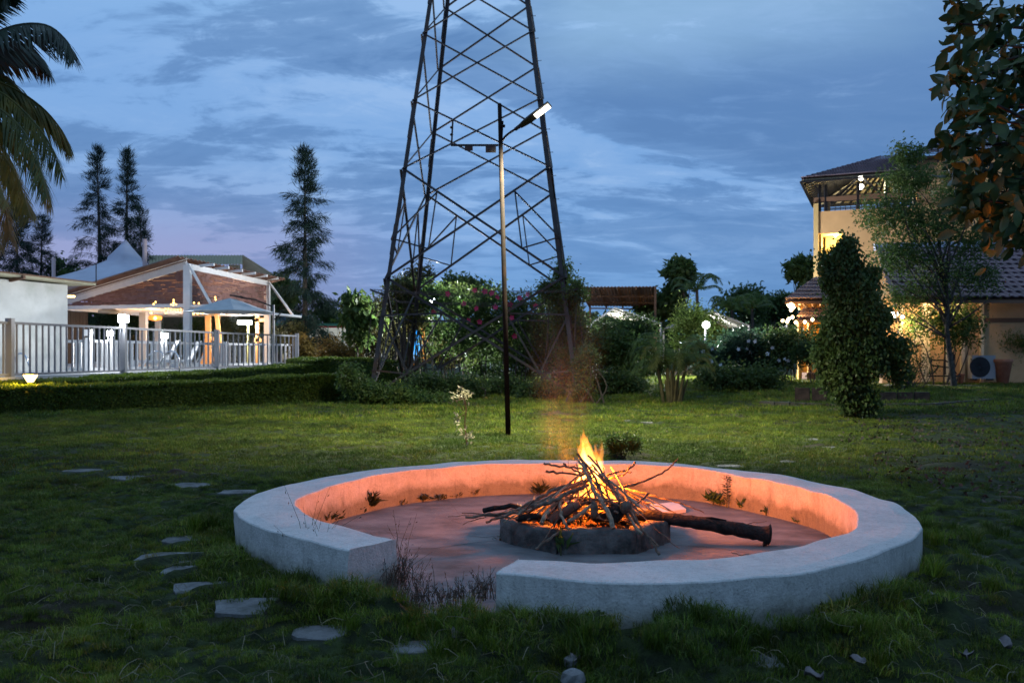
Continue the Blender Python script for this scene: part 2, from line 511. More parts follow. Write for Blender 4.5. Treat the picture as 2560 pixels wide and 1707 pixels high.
# ------------------------------------------------------------------ bench, floor, fire pit
M_bench = bpy.data.materials.new('bench_render'); M_bench.use_nodes = True
t = M_bench.node_tree; b = t.nodes['Principled BSDF']; L = t.links
g = t.nodes.new('ShaderNodeNewGeometry')
def tn(scale, det=6, vec=None, rough=.6, dist=0.0, st=(1, 1, 1)):
    mp_ = t.nodes.new('ShaderNodeMapping'); mp_.inputs['Scale'].default_value = st
    L.new(g.outputs['Position'], mp_.inputs[0])
    n = t.nodes.new('ShaderNodeTexNoise'); n.inputs['Scale'].default_value = scale; n.inputs['Detail'].default_value = det
    n.inputs['Roughness'].default_value = rough; n.inputs['Distortion'].default_value = dist
    L.new(mp_.outputs[0], n.inputs['Vector']); return n.outputs[0]
def tramp(f, st):
    r = t.nodes.new('ShaderNodeValToRGB')
    while len(r.color_ramp.elements) < len(st): r.color_ramp.elements.new(.5)
    for e, (p_, c) in zip(r.color_ramp.elements, st):
        e.position = p_; e.color = (*c, 1) if isinstance(c, tuple) else (c, c, c, 1)
    L.new(f, r.inputs[0]); return r.outputs[0]
def tmul(a, c, f=1.0):
    m = t.nodes.new('ShaderNodeMix'); m.data_type = 'RGBA'; m.blend_type = 'MULTIPLY'; m.inputs[0].default_value = f
    L.new(a, m.inputs[6])
    if isinstance(c, tuple): m.inputs[7].default_value = (*c, 1)
    else: L.new(c, m.inputs[7])
    return m.outputs[2]
c0 = tramp(tn(2.2, 6), [(.3, (.50, .51, .51)), (.7, (.62, .62, .61))])
c0 = tmul(c0, tramp(tn(28, 8, dist=.6, st=(1, 1.8, 1)), [(.30, .45), (.47, .88), (.6, 1.0)]), .45)
c0 = tmul(c0, tramp(tn(95, 4), [(.33, .45), (.42, 1.0)]), .7)
c0 = tmul(c0, tramp(tn(5.5, 6, dist=1.2), [(.34, .50), (.50, 1.0)]), .26)
sepn = t.nodes.new('ShaderNodeSeparateXYZ'); L.new(g.outputs['Position'], sepn.inputs[0])
# rain streaks and algae run down from the rim on the upright faces
streak = tramp(tn(9, 8, st=(1, 1, .10), dist=.8, rough=.7), [(.52, 1.0), (.70, .45)])
nrm = t.nodes.new('ShaderNodeSeparateXYZ'); L.new(g.outputs['Normal'], nrm.inputs[0])
upf = tramp(nrm.outputs[2], [(.3, 1.0), (.7, 0.0)])
mxs = t.nodes.new('ShaderNodeMix'); mxs.data_type = 'RGBA'; mxs.inputs[6].default_value = (1, 1, 1, 1)
L.new(upf, mxs.inputs[0]); L.new(streak, mxs.inputs[7])
c0 = tmul(c0, mxs.outputs[2], .45)
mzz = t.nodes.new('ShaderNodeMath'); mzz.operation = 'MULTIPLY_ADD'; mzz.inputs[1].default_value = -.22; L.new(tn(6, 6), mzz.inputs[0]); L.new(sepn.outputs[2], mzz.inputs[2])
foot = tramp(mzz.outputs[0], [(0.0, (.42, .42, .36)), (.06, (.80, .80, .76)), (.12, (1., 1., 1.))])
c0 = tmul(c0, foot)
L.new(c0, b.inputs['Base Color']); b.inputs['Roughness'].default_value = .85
b.inputs['Specular IOR Level'].default_value = .25
bp = t.nodes.new('ShaderNodeBump'); bp.inputs['Strength'].default_value = .55; bp.inputs['Distance'].default_value = .012
L.new(tn(60, 9), bp.inputs['Height']); L.new(bp.outputs[0], b.inputs['Normal'])

sec = [('o', 0.0, -.12), ('o', 0.0, .10), ('o', 0.0, .24), ('o', 0.0, BZ - .010), ('o', .007, BZ - .001), ('m', .25, BZ + .002), ('m', .5, BZ), ('m', .75, BZ), ('i', .007, BZ - .001),
       ('i', 0.0, BZ - .010), ('i', 0.0, .22), ('i', 0.0, .1), ('i', 0.0, -.12)]
V = []
for k in range(NR):
    o_, i_ = RO[k], RI[k]; w = (i_ - o_); L_ = w.length; wn_ = w / L_
    for j, (s_, off, z) in enumerate(sec):
        if s_ == 'o': p = o_ + wn_ * off
        elif s_ == 'm': p = o_.lerp(i_, off)
        else: p = i_ - wn_ * off
        nz_ = float(fbm(p.x * 3, p.y * 3 + z * 3, 5, 3)); n2_ = float(fbm(p.x * 2.2 + 9, p.y * 2.2 + z * 4, 15, 2))
        p = p + wn_ * nz_ * .030
        V.append((p.x, p.y, z + n2_ * .024 * (z > .2)))
m_ = len(sec); Fs = []
for k in range(NR - 1):
    for j in range(m_ - 1):
        a = k * m_ + j; Fs.append((a, a + 1, a + m_ + 1, a + m_))
Fs.append(tuple(range(m_))[::1]); Fs.append(tuple((NR - 1) * m_ + j for j in range(m_ - 1, -1, -1)))
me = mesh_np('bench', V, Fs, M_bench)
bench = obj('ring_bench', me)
md = bench.modifiers.new('b', 'BEVEL'); md.width = .005; md.segments = 2; md.angle_limit = math.radians(40)
tag(bench, 'low white plastered seat wall curving round the campfire with one opening', 'bench')

M_floor = mat('floor_screed', (.11, .115, .125), (.215, .215, .22), scale=2.6, rough=.8, bump=.5, bscale=26, c3=(.095, .088, .085), s3=1.4, coords='World', stretch=(1, 1.6, 1))
# the floor slab follows the inside of the bench and runs out through the gap
NF = 90
ang = np.linspace(-PI, PI, NF, endpoint=False)
V = [(CEN.x, CEN.y, 0.0)]; Fs = []
rings = [.15, .3, .45, .6, .75, .9, 1.0]
for q in rings:
    for a in ang:
        R = np.interp(a, PA, PR) - .12
        if -2.02 < a < -1.60: R += .02
        V.append((CEN.x + math.cos(a) * R * q, CEN.y + math.sin(a) * R * q, 0.006 * float(vnoise(a * 5 * q, q * 9, 77))))
for i in range(NF): Fs.append((0, 1 + i, 1 + (i + 1) % NF))
for r_ in range(len(rings) - 1):
    for i in range(NF):
        a = 1 + r_ * NF + i; b_ = 1 + r_ * NF + (i + 1) % NF
        Fs.append((a, a + NF, b_ + NF, b_))
floor = obj('campfire_floor', mesh_np('campfire_floor', V, Fs, M_floor, smooth=True)); floor['kind'] = 'structure'
# cracks in the screed
M_crack = mat('crack_dark', (.02, .02, .02), rough=.9)
def crack(px):
    pts = [G(x, y, .0045) for x, y in px]
    pts = interp(pts, len(pts) * 5)
    for i, p in enumerate(pts): p.x += rng.uniform(-.006, .006); p.y += rng.uniform(-.012, .012)
    V = []; 
    for i, p in enumerate(pts):
        w = .0035 * (1 - abs(i / (len(pts) - 1) - .5)) 
        V += [(p.x, p.y - w * 1.6, .0045), (p.x, p.y + w * 1.6, .0045)]
    return obj('floor_crack', mesh_np('crack', V, [(2 * i, 2 * i + 1, 2 * i + 3, 2 * i + 2) for i in range(len(pts) - 1)], M_crack), floor)
crack([(1030, 1372), (1100, 1368), (1170, 1358), (1240, 1350)])
crack([(1168, 1338), (1210, 1342), (1245, 1339)])
crack([(1690, 1362), (1760, 1366), (1830, 1375), (1880, 1384)])
crack([(1120, 1250), (1150, 1290), (1128, 1300), (1160, 1310)])
crack([(960, 1325), (1010, 1345), (1080, 1340)])

# hearth kerb blocks
M_kerb = mat('sooty_concrete', (.06, .06, .06), (.17, .165, .16), scale=7, rough=.9, bump=.9, bscale=30, c3=(.012, .012, .012), s3=2.5, bdist=.02)
PIT = [(-.10, 7.48), (.02, 7.28), (.36, 6.965), (.99, 6.975), (1.33, 7.42), (1.33, 7.86), (1.02, 8.20), (.42, 8.24), (-.06, 7.95)]
pc = Vector((.62, 7.58))
pit = thing('fire_pit', 'sooty grey concrete hearth kerb with many sides under the burning branches', 'fire pit', (pc.x, pc.y, 0))
for i in range(len(PIT)):
    a, b_ = Vector(PIT[i]), Vector(PIT[(i + 1) % len(PIT)])
    ai, bi = a.lerp(pc, .15 / (a - pc).length), b_.lerp(pc, .15 / (b_ - pc).length)
    d = (b_ - a).normalized() * .004
    a, ai, b_, bi = a + d, ai + d, b_ - d, bi - d
    H_ = .187 + rng.uniform(-.004, .006)
    n_ = 14; V = []; Fs = []
    S = [(0, -.02), (0, .05), (0, .11), (0, H_ - .02), (.12, H_), (.88, H_), (1, H_ - .02), (1, .04)]
    for k in range(n_):
        u = k / (n_ - 1); o_, i_ = a.lerp(b_, u), ai.lerp(bi, u)
        for (q, z) in S:
            p = o_.lerp(i_, q)
            jx, jy, jz = rng.uniform(-.011, .011, 3)
            V.append((p.x + jx, p.y + jy, z + jz * .8 - (.015 if k in (0, n_ - 1) and z > .1 else 0)))
    m_ = len(S)
    for k in range(n_ - 1):
        for j in range(m_ - 1): q = k * m_ + j; Fs.append((q, q + m_, q + m_ + 1, q + 1))
    Fs += [tuple(range(m_)), tuple((n_ - 1) * m_ + j for j in range(m_ - 1, -1, -1))]
    o = obj('kerb_block', mesh_np('kerb_block', V, Fs, M_kerb, smooth=True), pit)
    o.matrix_parent_inverse = Matrix.Translation(pit.location).inverted()
M_ash = mat('ash_bed', (.008, .007, .007), (.028, .024, .022), scale=18, rough=1, bump=1, bscale=30)
V = [(pc.x, pc.y, .13)]; k = 26
for q in (.3, .6, .93):
    for i in range(k):
        a = 2 * PI * i / k
        V.append((pc.x + .02 + math.cos(a) * .58 * q, pc.y + math.sin(a) * .54 * q, .12 - .05 * q + rng.uniform(-.02, .02)))
Fs = [(0, 1 + i, 1 + (i + 1) % k) for i in range(k)] + [(1 + r * k + i, 1 + (r + 1) * k + i, 1 + (r + 1) * k + (i + 1) % k, 1 + r * k + (i + 1) % k) for r in range(2) for i in range(k)]
ash = obj('ash_bed', mesh_np('ash', V, Fs, M_ash), pit); ash.matrix_parent_inverse = Matrix.Translation(pit.location).inverted()
# ------------------------------------------------------------------ campfire wood
M_bark = mat('branch_bark', (.085, .062, .048), (.21, .165, .13), scale=22, rough=.9, bump=1.0, bscale=70, stretch=(1, 1, 1), c3=(.05, .035, .03), s3=9, bdist=.006)
M_pale = mat('pale_bark', (.20, .16, .115), (.36, .30, .22), scale=30, rough=.85, bump=1.0, bscale=80, c3=(.10, .08, .06), s3=14, bdist=.006)
M_char = mat('charred_bark', (.008, .007, .007), (.030, .026, .025), scale=14, rough=.9, bump=1.0, bscale=36, c3=(.028, .025, .024), s3=11, bdist=.02)
M_ends = mat('cut_wood', (.16, .10, .06), (.30, .21, .13), scale=30, rough=.9, bump=.6)
def F2(x, y): return (1120 + x / 2.735, 1040 + y / 2.735)
def stick(fp, Ys, r, mt, label=None, cat='branch', n=14, group='branches heaped on the campfire', sides=7, knots=True):
    """fp: points read off the enlarged photo; Ys: distance at each point; r: radii in enlarged pixels"""
    k = len(fp)
    if not hasattr(Ys, '__len__') : Ys = [Ys] * k
    if len(Ys) == 2 and k > 2: Ys = [Ys[0] + (Ys[1] - Ys[0]) * i / (k - 1) for i in range(k)]
    if not hasattr(r, '__len__'): r = (r, r * .75)
    pts = interp([P(*F2(*p), Y) for p, Y in zip(fp, Ys)], n)
    rad = []
    for i in range(n):
        u = i / (n - 1); q = (r[0] * (1 - u) + r[1] * u) / 2.735 / F * 7.4
        rad.append(q * (1 + (rng.uniform(-.13, .16) if knots else 0)))
        if 0 < i < n - 1: pts[i] += Vector(rng.normal(0, .0038, 3))
    for i, p in enumerate(pts):
        p.z = max(p.z, rad[i] + .003)
    m = MB(); m.tube(pts, rad, sides)
    # side twig
    if knots and r[0] > 5 and rng.random() < .5:
        j = int(rng.uniform(.3, .8) * n); d = Vector(rng.normal(0, 1, 3)); d.z = abs(d.z); d.normalize()
        m.tube([pts[j], pts[j] + d * .03, pts[j] + d * .07 + Vector((0, 0, .01))], [rad[j] * .45, rad[j] * .3, .001], 5)
    o = m.build('branch' if cat == 'branch' else cat.replace(' ', '_'), mt, smooth=False)
    tag(o, label or 'thin dry branch in the thick of the burning heap', cat, group)
    return o
big = [
 ([(245,645),(340,628),(470,618),(505,640)], (7.6,7.45), (20,16), M_char, 'short charcoal grey log end poking out left of the fire with tiny flames'),
 ([(120,690),(300,672),(430,655),(520,618),(640,548),(760,492),(900,455),(970,432)], (7.1,7.5), (9,14), M_bark, 'long dark branch arching from the far left up into the flames'),
 ([(262,725),(330,700),(470,655),(600,600),(740,530),(860,478),(940,455)], (7.05,7.45), (8,12), M_bark, 'second dark branch running just under the long arching one'),
 ([(582,622),(650,598),(735,575),(800,533),(890,500),(960,470)], (6.98,7.35), (17,13), M_bark, 'thick grey-brown bough with a blunt left end above the kerb'),
 ([(640,735),(655,690),(680,645),(720,610),(790,570),(850,545)], (6.92,7.3), (14,13), M_pale, 'crooked orange-brown branch with a broken foot bending down left'),
 ([(1132,768),(1098,668),(1045,575),(1000,500),(955,410),(905,320),(872,285)], (6.88,7.40), (16,8), M_pale, 'long pale branch leaning up through the middle of the heap'),
 ([(1215,640),(1130,590),(1065,560),(1040,500),(1005,420),(950,340),(885,255)], (7.05,7.5), (9,8), M_bark, 'leaning branch with its burnt tip highest on the left of the flame'),
 ([(1445,945),(1390,860),(1320,765),(1230,640),(1180,590),(1100,450),(1020,340),(955,268)], (6.85,7.45), (9,7), M_bark, 'longest leaning branch reaching down over the right of the kerb'),
 ([(1440,890),(1340,790),(1265,650),(1190,560),(1120,470),(1040,370)], (6.95,7.5), (7,6), M_bark, 'leaning branch crossing right beside the longest one'),
 ([(1328,808),(1270,735),(1225,660),(1195,590),(1150,500)], (6.9,7.3), (10,10), M_pale, 'pale split branch hanging over the right front of the kerb'),
 ([(1140,498),(1280,462),(1400,418),(1490,370),(1540,325),(1572,292)], (7.5,7.55), (11,4), M_bark, 'long bare branch sweeping out right and curling up at its tip'),
 ([(1085,406),(1160,382),(1225,368),(1262,340),(1278,314)], (7.55,7.6), (9,8), M_bark, 'short branch with an upturned orange tip right of the flame'),
 ([(1092,440),(1150,415),(1200,398),(1255,382)], (7.6,7.62), (8,4), M_bark, 'split stub below the upturned branch right of the flame'),
 ([(655,322),(700,330),(790,345),(870,355),(945,372)], (7.5,7.45), (8,7), M_bark, 'branch sticking out left of the flame, topmost of three'),
 ([(788,325),(830,352),(880,375),(950,408)], (7.4,7.45), (7,6), M_bark, 'short thin branch crossing the topmost left one'),
 ([(668,376),(760,388),(850,396),(930,406)], (7.45,7.45), (9,6), M_bark, 'blunt branch sticking out left, lowest of the three'),
 ([(1752,660),(1650,615),(1560,588),(1440,555),(1330,520),(1220,495)], (7.7,7.8), (4,6), M_bark, 'long thin branch lying far out to the right behind the big log'),
 ([(1272,613),(1320,572),(1375,528)], (7.3,7.35), (9,8), M_bark, 'stubby branch standing up in front of the pale tile'),
 ([(598,908),(690,842),(780,776)], (6.82,7.0), (8,9), M_bark, 'straight stick propped against the front of the kerb, left'),
 ([(645,862),(700,775),(765,688),(850,560),(945,425)], (6.86,7.35), (4,5), M_bark, 'thin straight twig leaning over the front left kerb'),
 ([(828,775),(790,712),(768,655),(770,590)], (6.88,7.1), (9,9), M_pale, 'short bent stick hooked over the front of the hearth'),
 ([(822,718),(895,675),(985,606)], (6.9,7.15), (12,13), M_pale, 'short pale forked stick lying across the front of the hearth'),
 ([(380,726),(500,650),(560,635),(700,560)], (7.0,7.2), (4,7), M_pale, 'pale thin stick resting on the left corner of the kerb'),
 ([(1585,905),(1480,820),(1370,720),(1290,650)], (6.95,7.3), (3,4), M_bark, 'very thin twig reaching the floor right of the kerb'),
 ([(0,686),(120,682),(250,680),(420,690)], (7.3,7.2), (2,4), M_bark, 'hair-thin twig pointing farthest left over the floor'),
 ([(95,662),(200,668),(330,685),(480,700)], (7.35,7.2), (3,6), M_bark, 'thin dark twig among the fan on the left'),
 ([(100,742),(170,712),(250,690),(380,680)], (7.15,7.2), (2,5), M_bark, 'thin forked twig drooping left of the kerb'),
 ([(1940,720),(2050,732),(2180,716)], (7.42,7.42), (5,2), M_bark, 'short twig lying along the top of the big log end'),
 ([(1938,928),(1980,945),(2080,952)], (6.55,6.5), (3,3), M_bark, 'curved twig lying alone on the floor near the right seat wall'),
]
for fp, Ys, r, mt, lab in big:
    stick(fp, Ys, r, mt, lab, n=max(10, 3 * len(fp)), group=None)
# glowing fan of sticks to the right
for a, b_, ya in [((1130,500),(1350,655),7.5),((1150,520),(1310,655),7.45),((1180,500),(1440,650),7.55),((1200,510),(1400,655),7.6),((1240,505),(1565,668),7.6),((1225,520),(1480,665),7.65),
                  ((1160,560),(1290,640),7.4),((1100,520),(1240,620),7.5),((1170,480),(1300,520),7.7),((1350,590),(1560,662),7.6)]:
    mid = ((a[0] + b_[0]) / 2 + rng.uniform(-6, 6), (a[1] + b_[1]) / 2 + rng.uniform(-8, 4))
    stick([a, mid, b_], (ya, ya - .1), (5, 3.5), M_pale if rng.random() < .5 else M_bark, 'thin stick glowing in the fan right of the flames', n=7)
# heap below
for a, b_, ya in [((880,330),(1040,700),7.35),((920,300),(1090,600),7.45),((985,330),(1200,610),7.4),((1010,300),(1130,520),7.5),((940,330),(1010,560),7.5),((900,290),(980,470),7.55)]:
    mid = ((a[0] + b_[0]) / 2 + rng.uniform(-10, 10), (a[1] + b_[1]) / 2 + rng.uniform(-14, 10))
    stick([a, mid, b_], (ya, ya - .25), (5, 8), M_bark, 'slim branch leaning in the middle of the heap', n=8)
for i in range(34):
    fx0 = 985 + rng.normal(0, 45); fy0 = 400 + rng.uniform(-60, 90); s_ = rng.choice([-1, 1], p=[.45, .55]); far_ = rng.uniform(60, 330)
    fx1 = fx0 + s_ * far_ * (1 if s_ > 0 else 1.15); fy1 = 690 + rng.uniform(-50, 70) - far_ * .12
    Ya = rng.uniform(7.35, 7.75); Yb = rng.uniform(7.0, 8.0) if fy1 < 690 else rng.uniform(6.98, 7.2)
    stick([(fx0, fy0), ((fx0 + fx1) / 2 + rng.uniform(-14, 14), (fy0 + fy1) / 2 + rng.uniform(-26, 4)), (fx1, fy1)], (Ya, Yb), (rng.uniform(3.5, 7), rng.uniform(5, 10)), (mk_ := M_bark if rng.random() < .6 else M_pale), 'slim %s branch leaning from the top of the heap %s' % ('pale' if mk_ is M_pale else 'dark', 'steeply down' if far_ < 120 else ('a little ' if far_ < 220 else 'far out ') + ('right' if s_ > 0 else 'left')), n=8)
for i in range(58):
    cx = rng.uniform(520, 1220); cy_ = 590 + rng.uniform(0, 150) - 60 * (1 - abs(cx - 930) / 330) + 10
    a = rng.normal(0, .32) + (.22 if cx > 930 else -.22); L_ = rng.uniform(90, 260)
    d = (math.cos(a) * L_ / 2, math.sin(a) * L_ / 2)
    Y0 = rng.uniform(7.1, 7.9)
    cyy = min(max(cy_, 560), 735 - 20)
    stick([(cx - d[0], cyy - d[1]), (cx, cyy + rng.uniform(-8, 8)), (cx + d[0], cyy + d[1])], (Y0, Y0 + rng.uniform(-.25, .25)), (rng.uniform(4, 10), rng.uniform(3, 8)),
          (mk_ := M_bark if rng.random() < .7 else M_char), 'short %s branch packed low in the %s of the heap' % ('charred' if mk_ is M_char else 'brown', 'far left' if cx < 690 else 'left half' if cx < 860 else 'middle' if cx < 1000 else 'right half' if cx < 1120 else 'far right'), n=7)
# hunks of wood
def hunk(fx, fy, Y, sx, sy, sz, label, mt=M_char, rz=0):
    c = P(*F2(fx, fy), Y); k = 9; V = []; Fs = []
    prof = [(-1, .5), (-.6, .95), (0, 1.0), (.55, .9), (1, .45)]
    for (t_, q) in prof:
        for i in range(k):
            a = 2 * PI * i / k; q2 = q * (1 + rng.uniform(-.22, .22))
            v = Vector((t_ * sx, math.cos(a) * sy * q2, math.sin(a) * sz * q2)); v.rotate(Matrix.Rotation(rz, 3, 'Y'))
            V.append(tuple(c + v))
    for j in range(len(prof) - 1):
        for i in range(k): Fs.append((j * k + i, j * k + (i + 1) % k, (j + 1) * k + (i + 1) % k, (j + 1) * k + i))
    Fs += [tuple(range(k)), tuple((len(prof) - 1) * k + i for i in range(k))]
    o = obj('wood_chunk', mesh_np('chunk', V, Fs, mt, smooth=True)); tag(o, label, 'wood')
M_red = mat('red_brown_log', (.14, .06, .045), (.22, .11, .08), scale=12, rough=.85, bump=.8)
hunk(955, 582, 7.30, .075, .05, .035, 'knobbly charred lump at the heart of the heap')
hunk(1150, 655, 7.12, .09, .07, .065, 'blackened stump right of centre above the kerb', rz=-.9)
hunk(1215, 620, 7.05, .045, .04, .05, 'grey broken knot holding the leaning branches', M_bark)
hunk(1000, 640, 7.08, .03, .012, .075, 'curled strip of grey bark hanging in the middle', M_bark)
hunk(1060, 690, 7.2, .10, .05, .04, 'charred chunk low in the hearth')
hunk(800, 655, 7.12, .14, .045, .045, 'fat reddish brown log lying slantwise low in the heap', M_red, rz=-.55)
hunk(560, 690, 7.25, .12, .035, .03, 'short black log on the left of the kerb', rz=-.1)
# the big log
pts = interp([P(*F2(1285, 672), 7.50), P(*F2(1500, 700), 7.42), P(*F2(1700, 728), 7.36), P(*F2(1950, 768), 7.31), P(*F2(2120, 800), 7.28), P(*F2(2200, 812), 7.26)], 26)
m = MB(); rad = []
for i, p in enumerate(pts):
    u = i / 25; q = .046 + .018 * u + (.018 * max(0, (u - .86) / .14)); rad.append(q * (1 + rng.uniform(-.05, .06)))
for i, p in enumerate(pts): p.z = max(p.z, rad[i] * .98)
m.tube(pts, rad, 14)
for i in range(len(m.v)):
    v = m.v[i]; m.v[i] = (v[0] + rng.normal(0, .003), v[1] + rng.normal(0, .003), v[2] + rng.normal(0, .003))
e = pts[-1]
m.tube([e + Vector((-.02, 0, -.03)), e + Vector((-.045, -.01, -.075)), e + Vector((-.06, -.02, -.088))], [.03, .018, .004], 6)
m.tube([pts[9] + Vector((0, 0, .03)), pts[12] + Vector((0, -.01, .062)), pts[14] + Vector((0, 0, .06))], [.012, .01, .004], 5)
blog = thing('log', 'thick blackened log running out of the fire onto the floor to the right', 'log', (pts[13].x, pts[13].y, 0))
m.build('trunk', M_char, blog, smooth=True)
m = MB(); m.tube([e + Vector((-.002, 0, 0)), e + Vector((.006, -.001, -.001))], [rad[-1] * .9, rad[-1] * .8], 12); m.build('broken_end', mat('old_end_grain', (.04, .03, .024), (.13, .10, .08), scale=30, rough=.95, bump=1.0), blog)
# pale tile behind the log
c = [G(*F2(1378, 607), .03), G(*F2(1560, 590), .03), G(*F2(1628, 640), .03), G(*F2(1462, 662), .03)]
m = MB(); m.slab([Vector((p.x, p.y, .004)) for p in (c[3], c[2], c[1], c[0])], (0, 0, 1), .035)
tag(m.build('paving_tile', mat('pale_tile', (.60, .58, .56), (.68, .66, .64), scale=10, rough=.7, bump=.2)), 'pale square tile lying on the floor behind the big log', 'tile')

# ------------------------------------------------------------------ embers, flames, smoke
def volmat(name, col, s):
    m = bpy.data.materials.new(name); m.use_nodes = True; t = m.node_tree
    for n in list(t.nodes): t.nodes.remove(n)
    o = t.nodes.new('ShaderNodeOutputMaterial'); e = t.nodes.new('ShaderNodeEmission')
    e.inputs[0].default_value = (*col, 1); e.inputs[1].default_value = s
    t.links.new(e.outputs[0], o.inputs['Volume'])
    m.cycles.homogeneous_volume = True
    return m
M_flameA = volmat('flame_core', (1.0, .55, .16), 44)
M_flameB = volmat('flame_body', (1.0, .34, .05), 26)
M_flameC = volmat('flame_edge', (1.0, .19, .02), 11)
fire = thing('campfire_flames', 'tall orange and yellow flames rising from the heap of branches', 'fire', (pc.x, pc.y, .2))
def tongue(fp, widths, Y, mt, name='flame', depth=.8):
    pts = interp([P(*F2(*p), Y) for p in fp], 12)
    W = np.interp(np.linspace(0, 1, 12), np.linspace(0, 1, len(widths)), widths) / 2.735 / F * 7.5 * 1.45
    V = []; k = 10
    for i, p in enumerate(pts):
        j = Vector((rng.normal(0, .003), 0, 0))
        for q in range(k):
            a = 2 * PI * q / k
            V.append(tuple(p + j + Vector((math.cos(a) * W[i], math.sin(a) * W[i] * depth, 0))))
    Fs = [(i * k + q, i * k + (q + 1) % k, (i + 1) * k + (q + 1) % k, (i + 1) * k + q) for i in range(11) for q in range(k)] + [tuple(range(k - 1, -1, -1)), tuple(11 * k + q for q in range(k))]
    o = obj(name, mesh_np(name, V, Fs, mt, smooth=True), fire)
    o.matrix_parent_inverse = Matrix.Translation(fire.location).inverted()
# main plume
for fp, w, Y, mt in [
    ([(960,440),(950,350),(945,260),(930,170),(920,85)], (60,52,34,22,14,2), 7.62, M_flameC),
    ([(985,440),(965,330),(950,230),(935,160),(928,110)], (50,40,26,15,2), 7.60, M_flameB),
    ([(940,440),(925,350),(915,250),(912,180),(905,120)], (30,26,20,10,1), 7.64, M_flameB),
    ([(1000,430),(985,340),(975,260),(960,190),(945,130)], (36,30,20,10,1), 7.58, M_flameB),
    ([(1000,440),(1005,360),(1020,290),(1035,240),(1050,160)], (40,30,20,10,1), 7.66, M_flameC),
    ([(1035,430),(1035,360),(1030,310),(1012,240),(1002,175)], (30,26,18,8,1), 7.62, M_flameB),
    ([(1040,400),(1042,340),(1046,280),(1053,215),(1056,170)], (20,18,13,7,1), 7.6, M_flameB),
    ([(1020,420),(1025,380),(1030,345),(1036,310)], (30,26,18,3), 7.6, M_flameA),
    ([(940,420),(930,340),(925,270),(925,210)], (24,22,16,3), 7.62, M_flameA),
    ([(960,400),(952,330),(945,280),(940,230)], (22,18,12,2), 7.6, M_flameA),
    ([(905,440),(895,410),(892,380),(895,350)], (26,20,12,2), 7.6, M_flameA),
    ([(890,260),(884,225),(882,190),(886,160)], (5,6,4,1), 7.5, M_flameC),
    ([(900,470),(870,440),(872,420),(875,400)], (30,20,10,1), 7.6, M_flameB),
    ([(830,500),(822,470),(818,440),(815,410)], (26,18,8,1), 7.7, M_flameC),
    ([(790,510),(775,480),(770,455),(768,425)], (20,12,6,1), 7.7, M_flameC),
    ([(900,560),(880,530),(870,500),(880,470)], (40,34,20,4), 7.5, M_flameB),
    ([(960,560),(965,520),(960,480),(965,440)], (46,40,28,8), 7.5, M_flameB),
    ([(1050,560),(1050,520),(1040,470),(1035,420)], (46,40,28,8), 7.55, M_flameB),
    ([(1130,590),(1120,560),(1105,520),(1095,480)], (40,34,20,4), 7.5, M_flameB),
    ([(1190,560),(1180,530),(1165,505),(1150,480)], (24,20,12,2), 7.55, M_flameC),
    ([(1240,580),(1225,550),(1210,530),(1195,515)], (16,14,9,2), 7.55, M_flameC),
    ([(940,600),(900,585),(860,570),(840,550)], (26,22,14,4), 7.3, M_flameC),
    ([(1180,640),(1150,625),(1120,605),(1090,590)], (22,20,13,4), 7.3, M_flameC),
    ([(780,575),(760,560),(745,550),(740,535)], (14,12,8,2), 7.4, M_flameC),
    ([(1075,470),(1080,430),(1072,400),(1078,372)], (18,14,8,1), 7.6, M_flameC), ([(870,520),(850,490),(856,462),(848,430)], (24,18,10,1), 7.55, M_flameB), ([(735,560),(728,540),(732,522),(722,500)], (14,10,6,1), 7.6, M_flameC),
    ([(1160,590),(1190,600),(1225,612),(1262,628)], (16,15,12,3), 7.42, M_flameC), ([(700,640),(690,622),(696,606),(686,590)], (13,10,6,1), 7.2, M_flameC), ([(930,640),(925,620),(932,600),(922,575)], (18,15,9,2), 7.2, M_flameC), ([(1090,650),(1086,632),(1094,615),(1086,596)], (15,12,7,1), 7.15, M_flameC),
    ([(950,300),(958,240),(950,180),(962,120)], (16,13,8,1), 7.66, M_flameC), ([(1005,330),(1018,270),(1010,215),(1022,170)], (16,12,7,1), 7.56, M_flameC), ([(925,200),(918,160),(926,120),(918,70)], (9,8,5,1), 7.63, M_flameC),
    ([(590,580),(588,565),(590,550),(594,535)], (7,6,4,1), 7.6, M_flameB),
    ([(480,618),(476,608),(474,600),(476,590)], (9,7,4,1), 7.5, M_flameA),
    ([(498,620),(498,610),(500,602),(498,594)], (8,6,3,1), 7.5, M_flameA),
    ([(1010,640),(1010,620),(1018,605),(1020,590)], (14,12,8,2), 7.2, M_flameB)]:
    tongue(fp, w, Y, mt)
M_ember = mat('ember', (.03, .01, .005), rough=.9)
t = M_ember.node_tree; b = t.nodes['Principled BSDF']
nn = t.nodes.new('ShaderNodeTexNoise'); nn.inputs['Scale'].default_value = 38
rr = t.nodes.new('ShaderNodeValToRGB'); rr.color_ramp.elements[0].position = .42; rr.color_ramp.elements[0].color = (0, 0, 0, 1); rr.color_ramp.elements[1].position = .62; rr.color_ramp.elements[1].color = (1, .14, .012, 1)
t.links.new(nn.outputs[0], rr.inputs[0]); t.links.new(rr.outputs[0], b.inputs['Emission Color']); b.inputs['Emission Strength'].default_value = 1.6
m = MB()
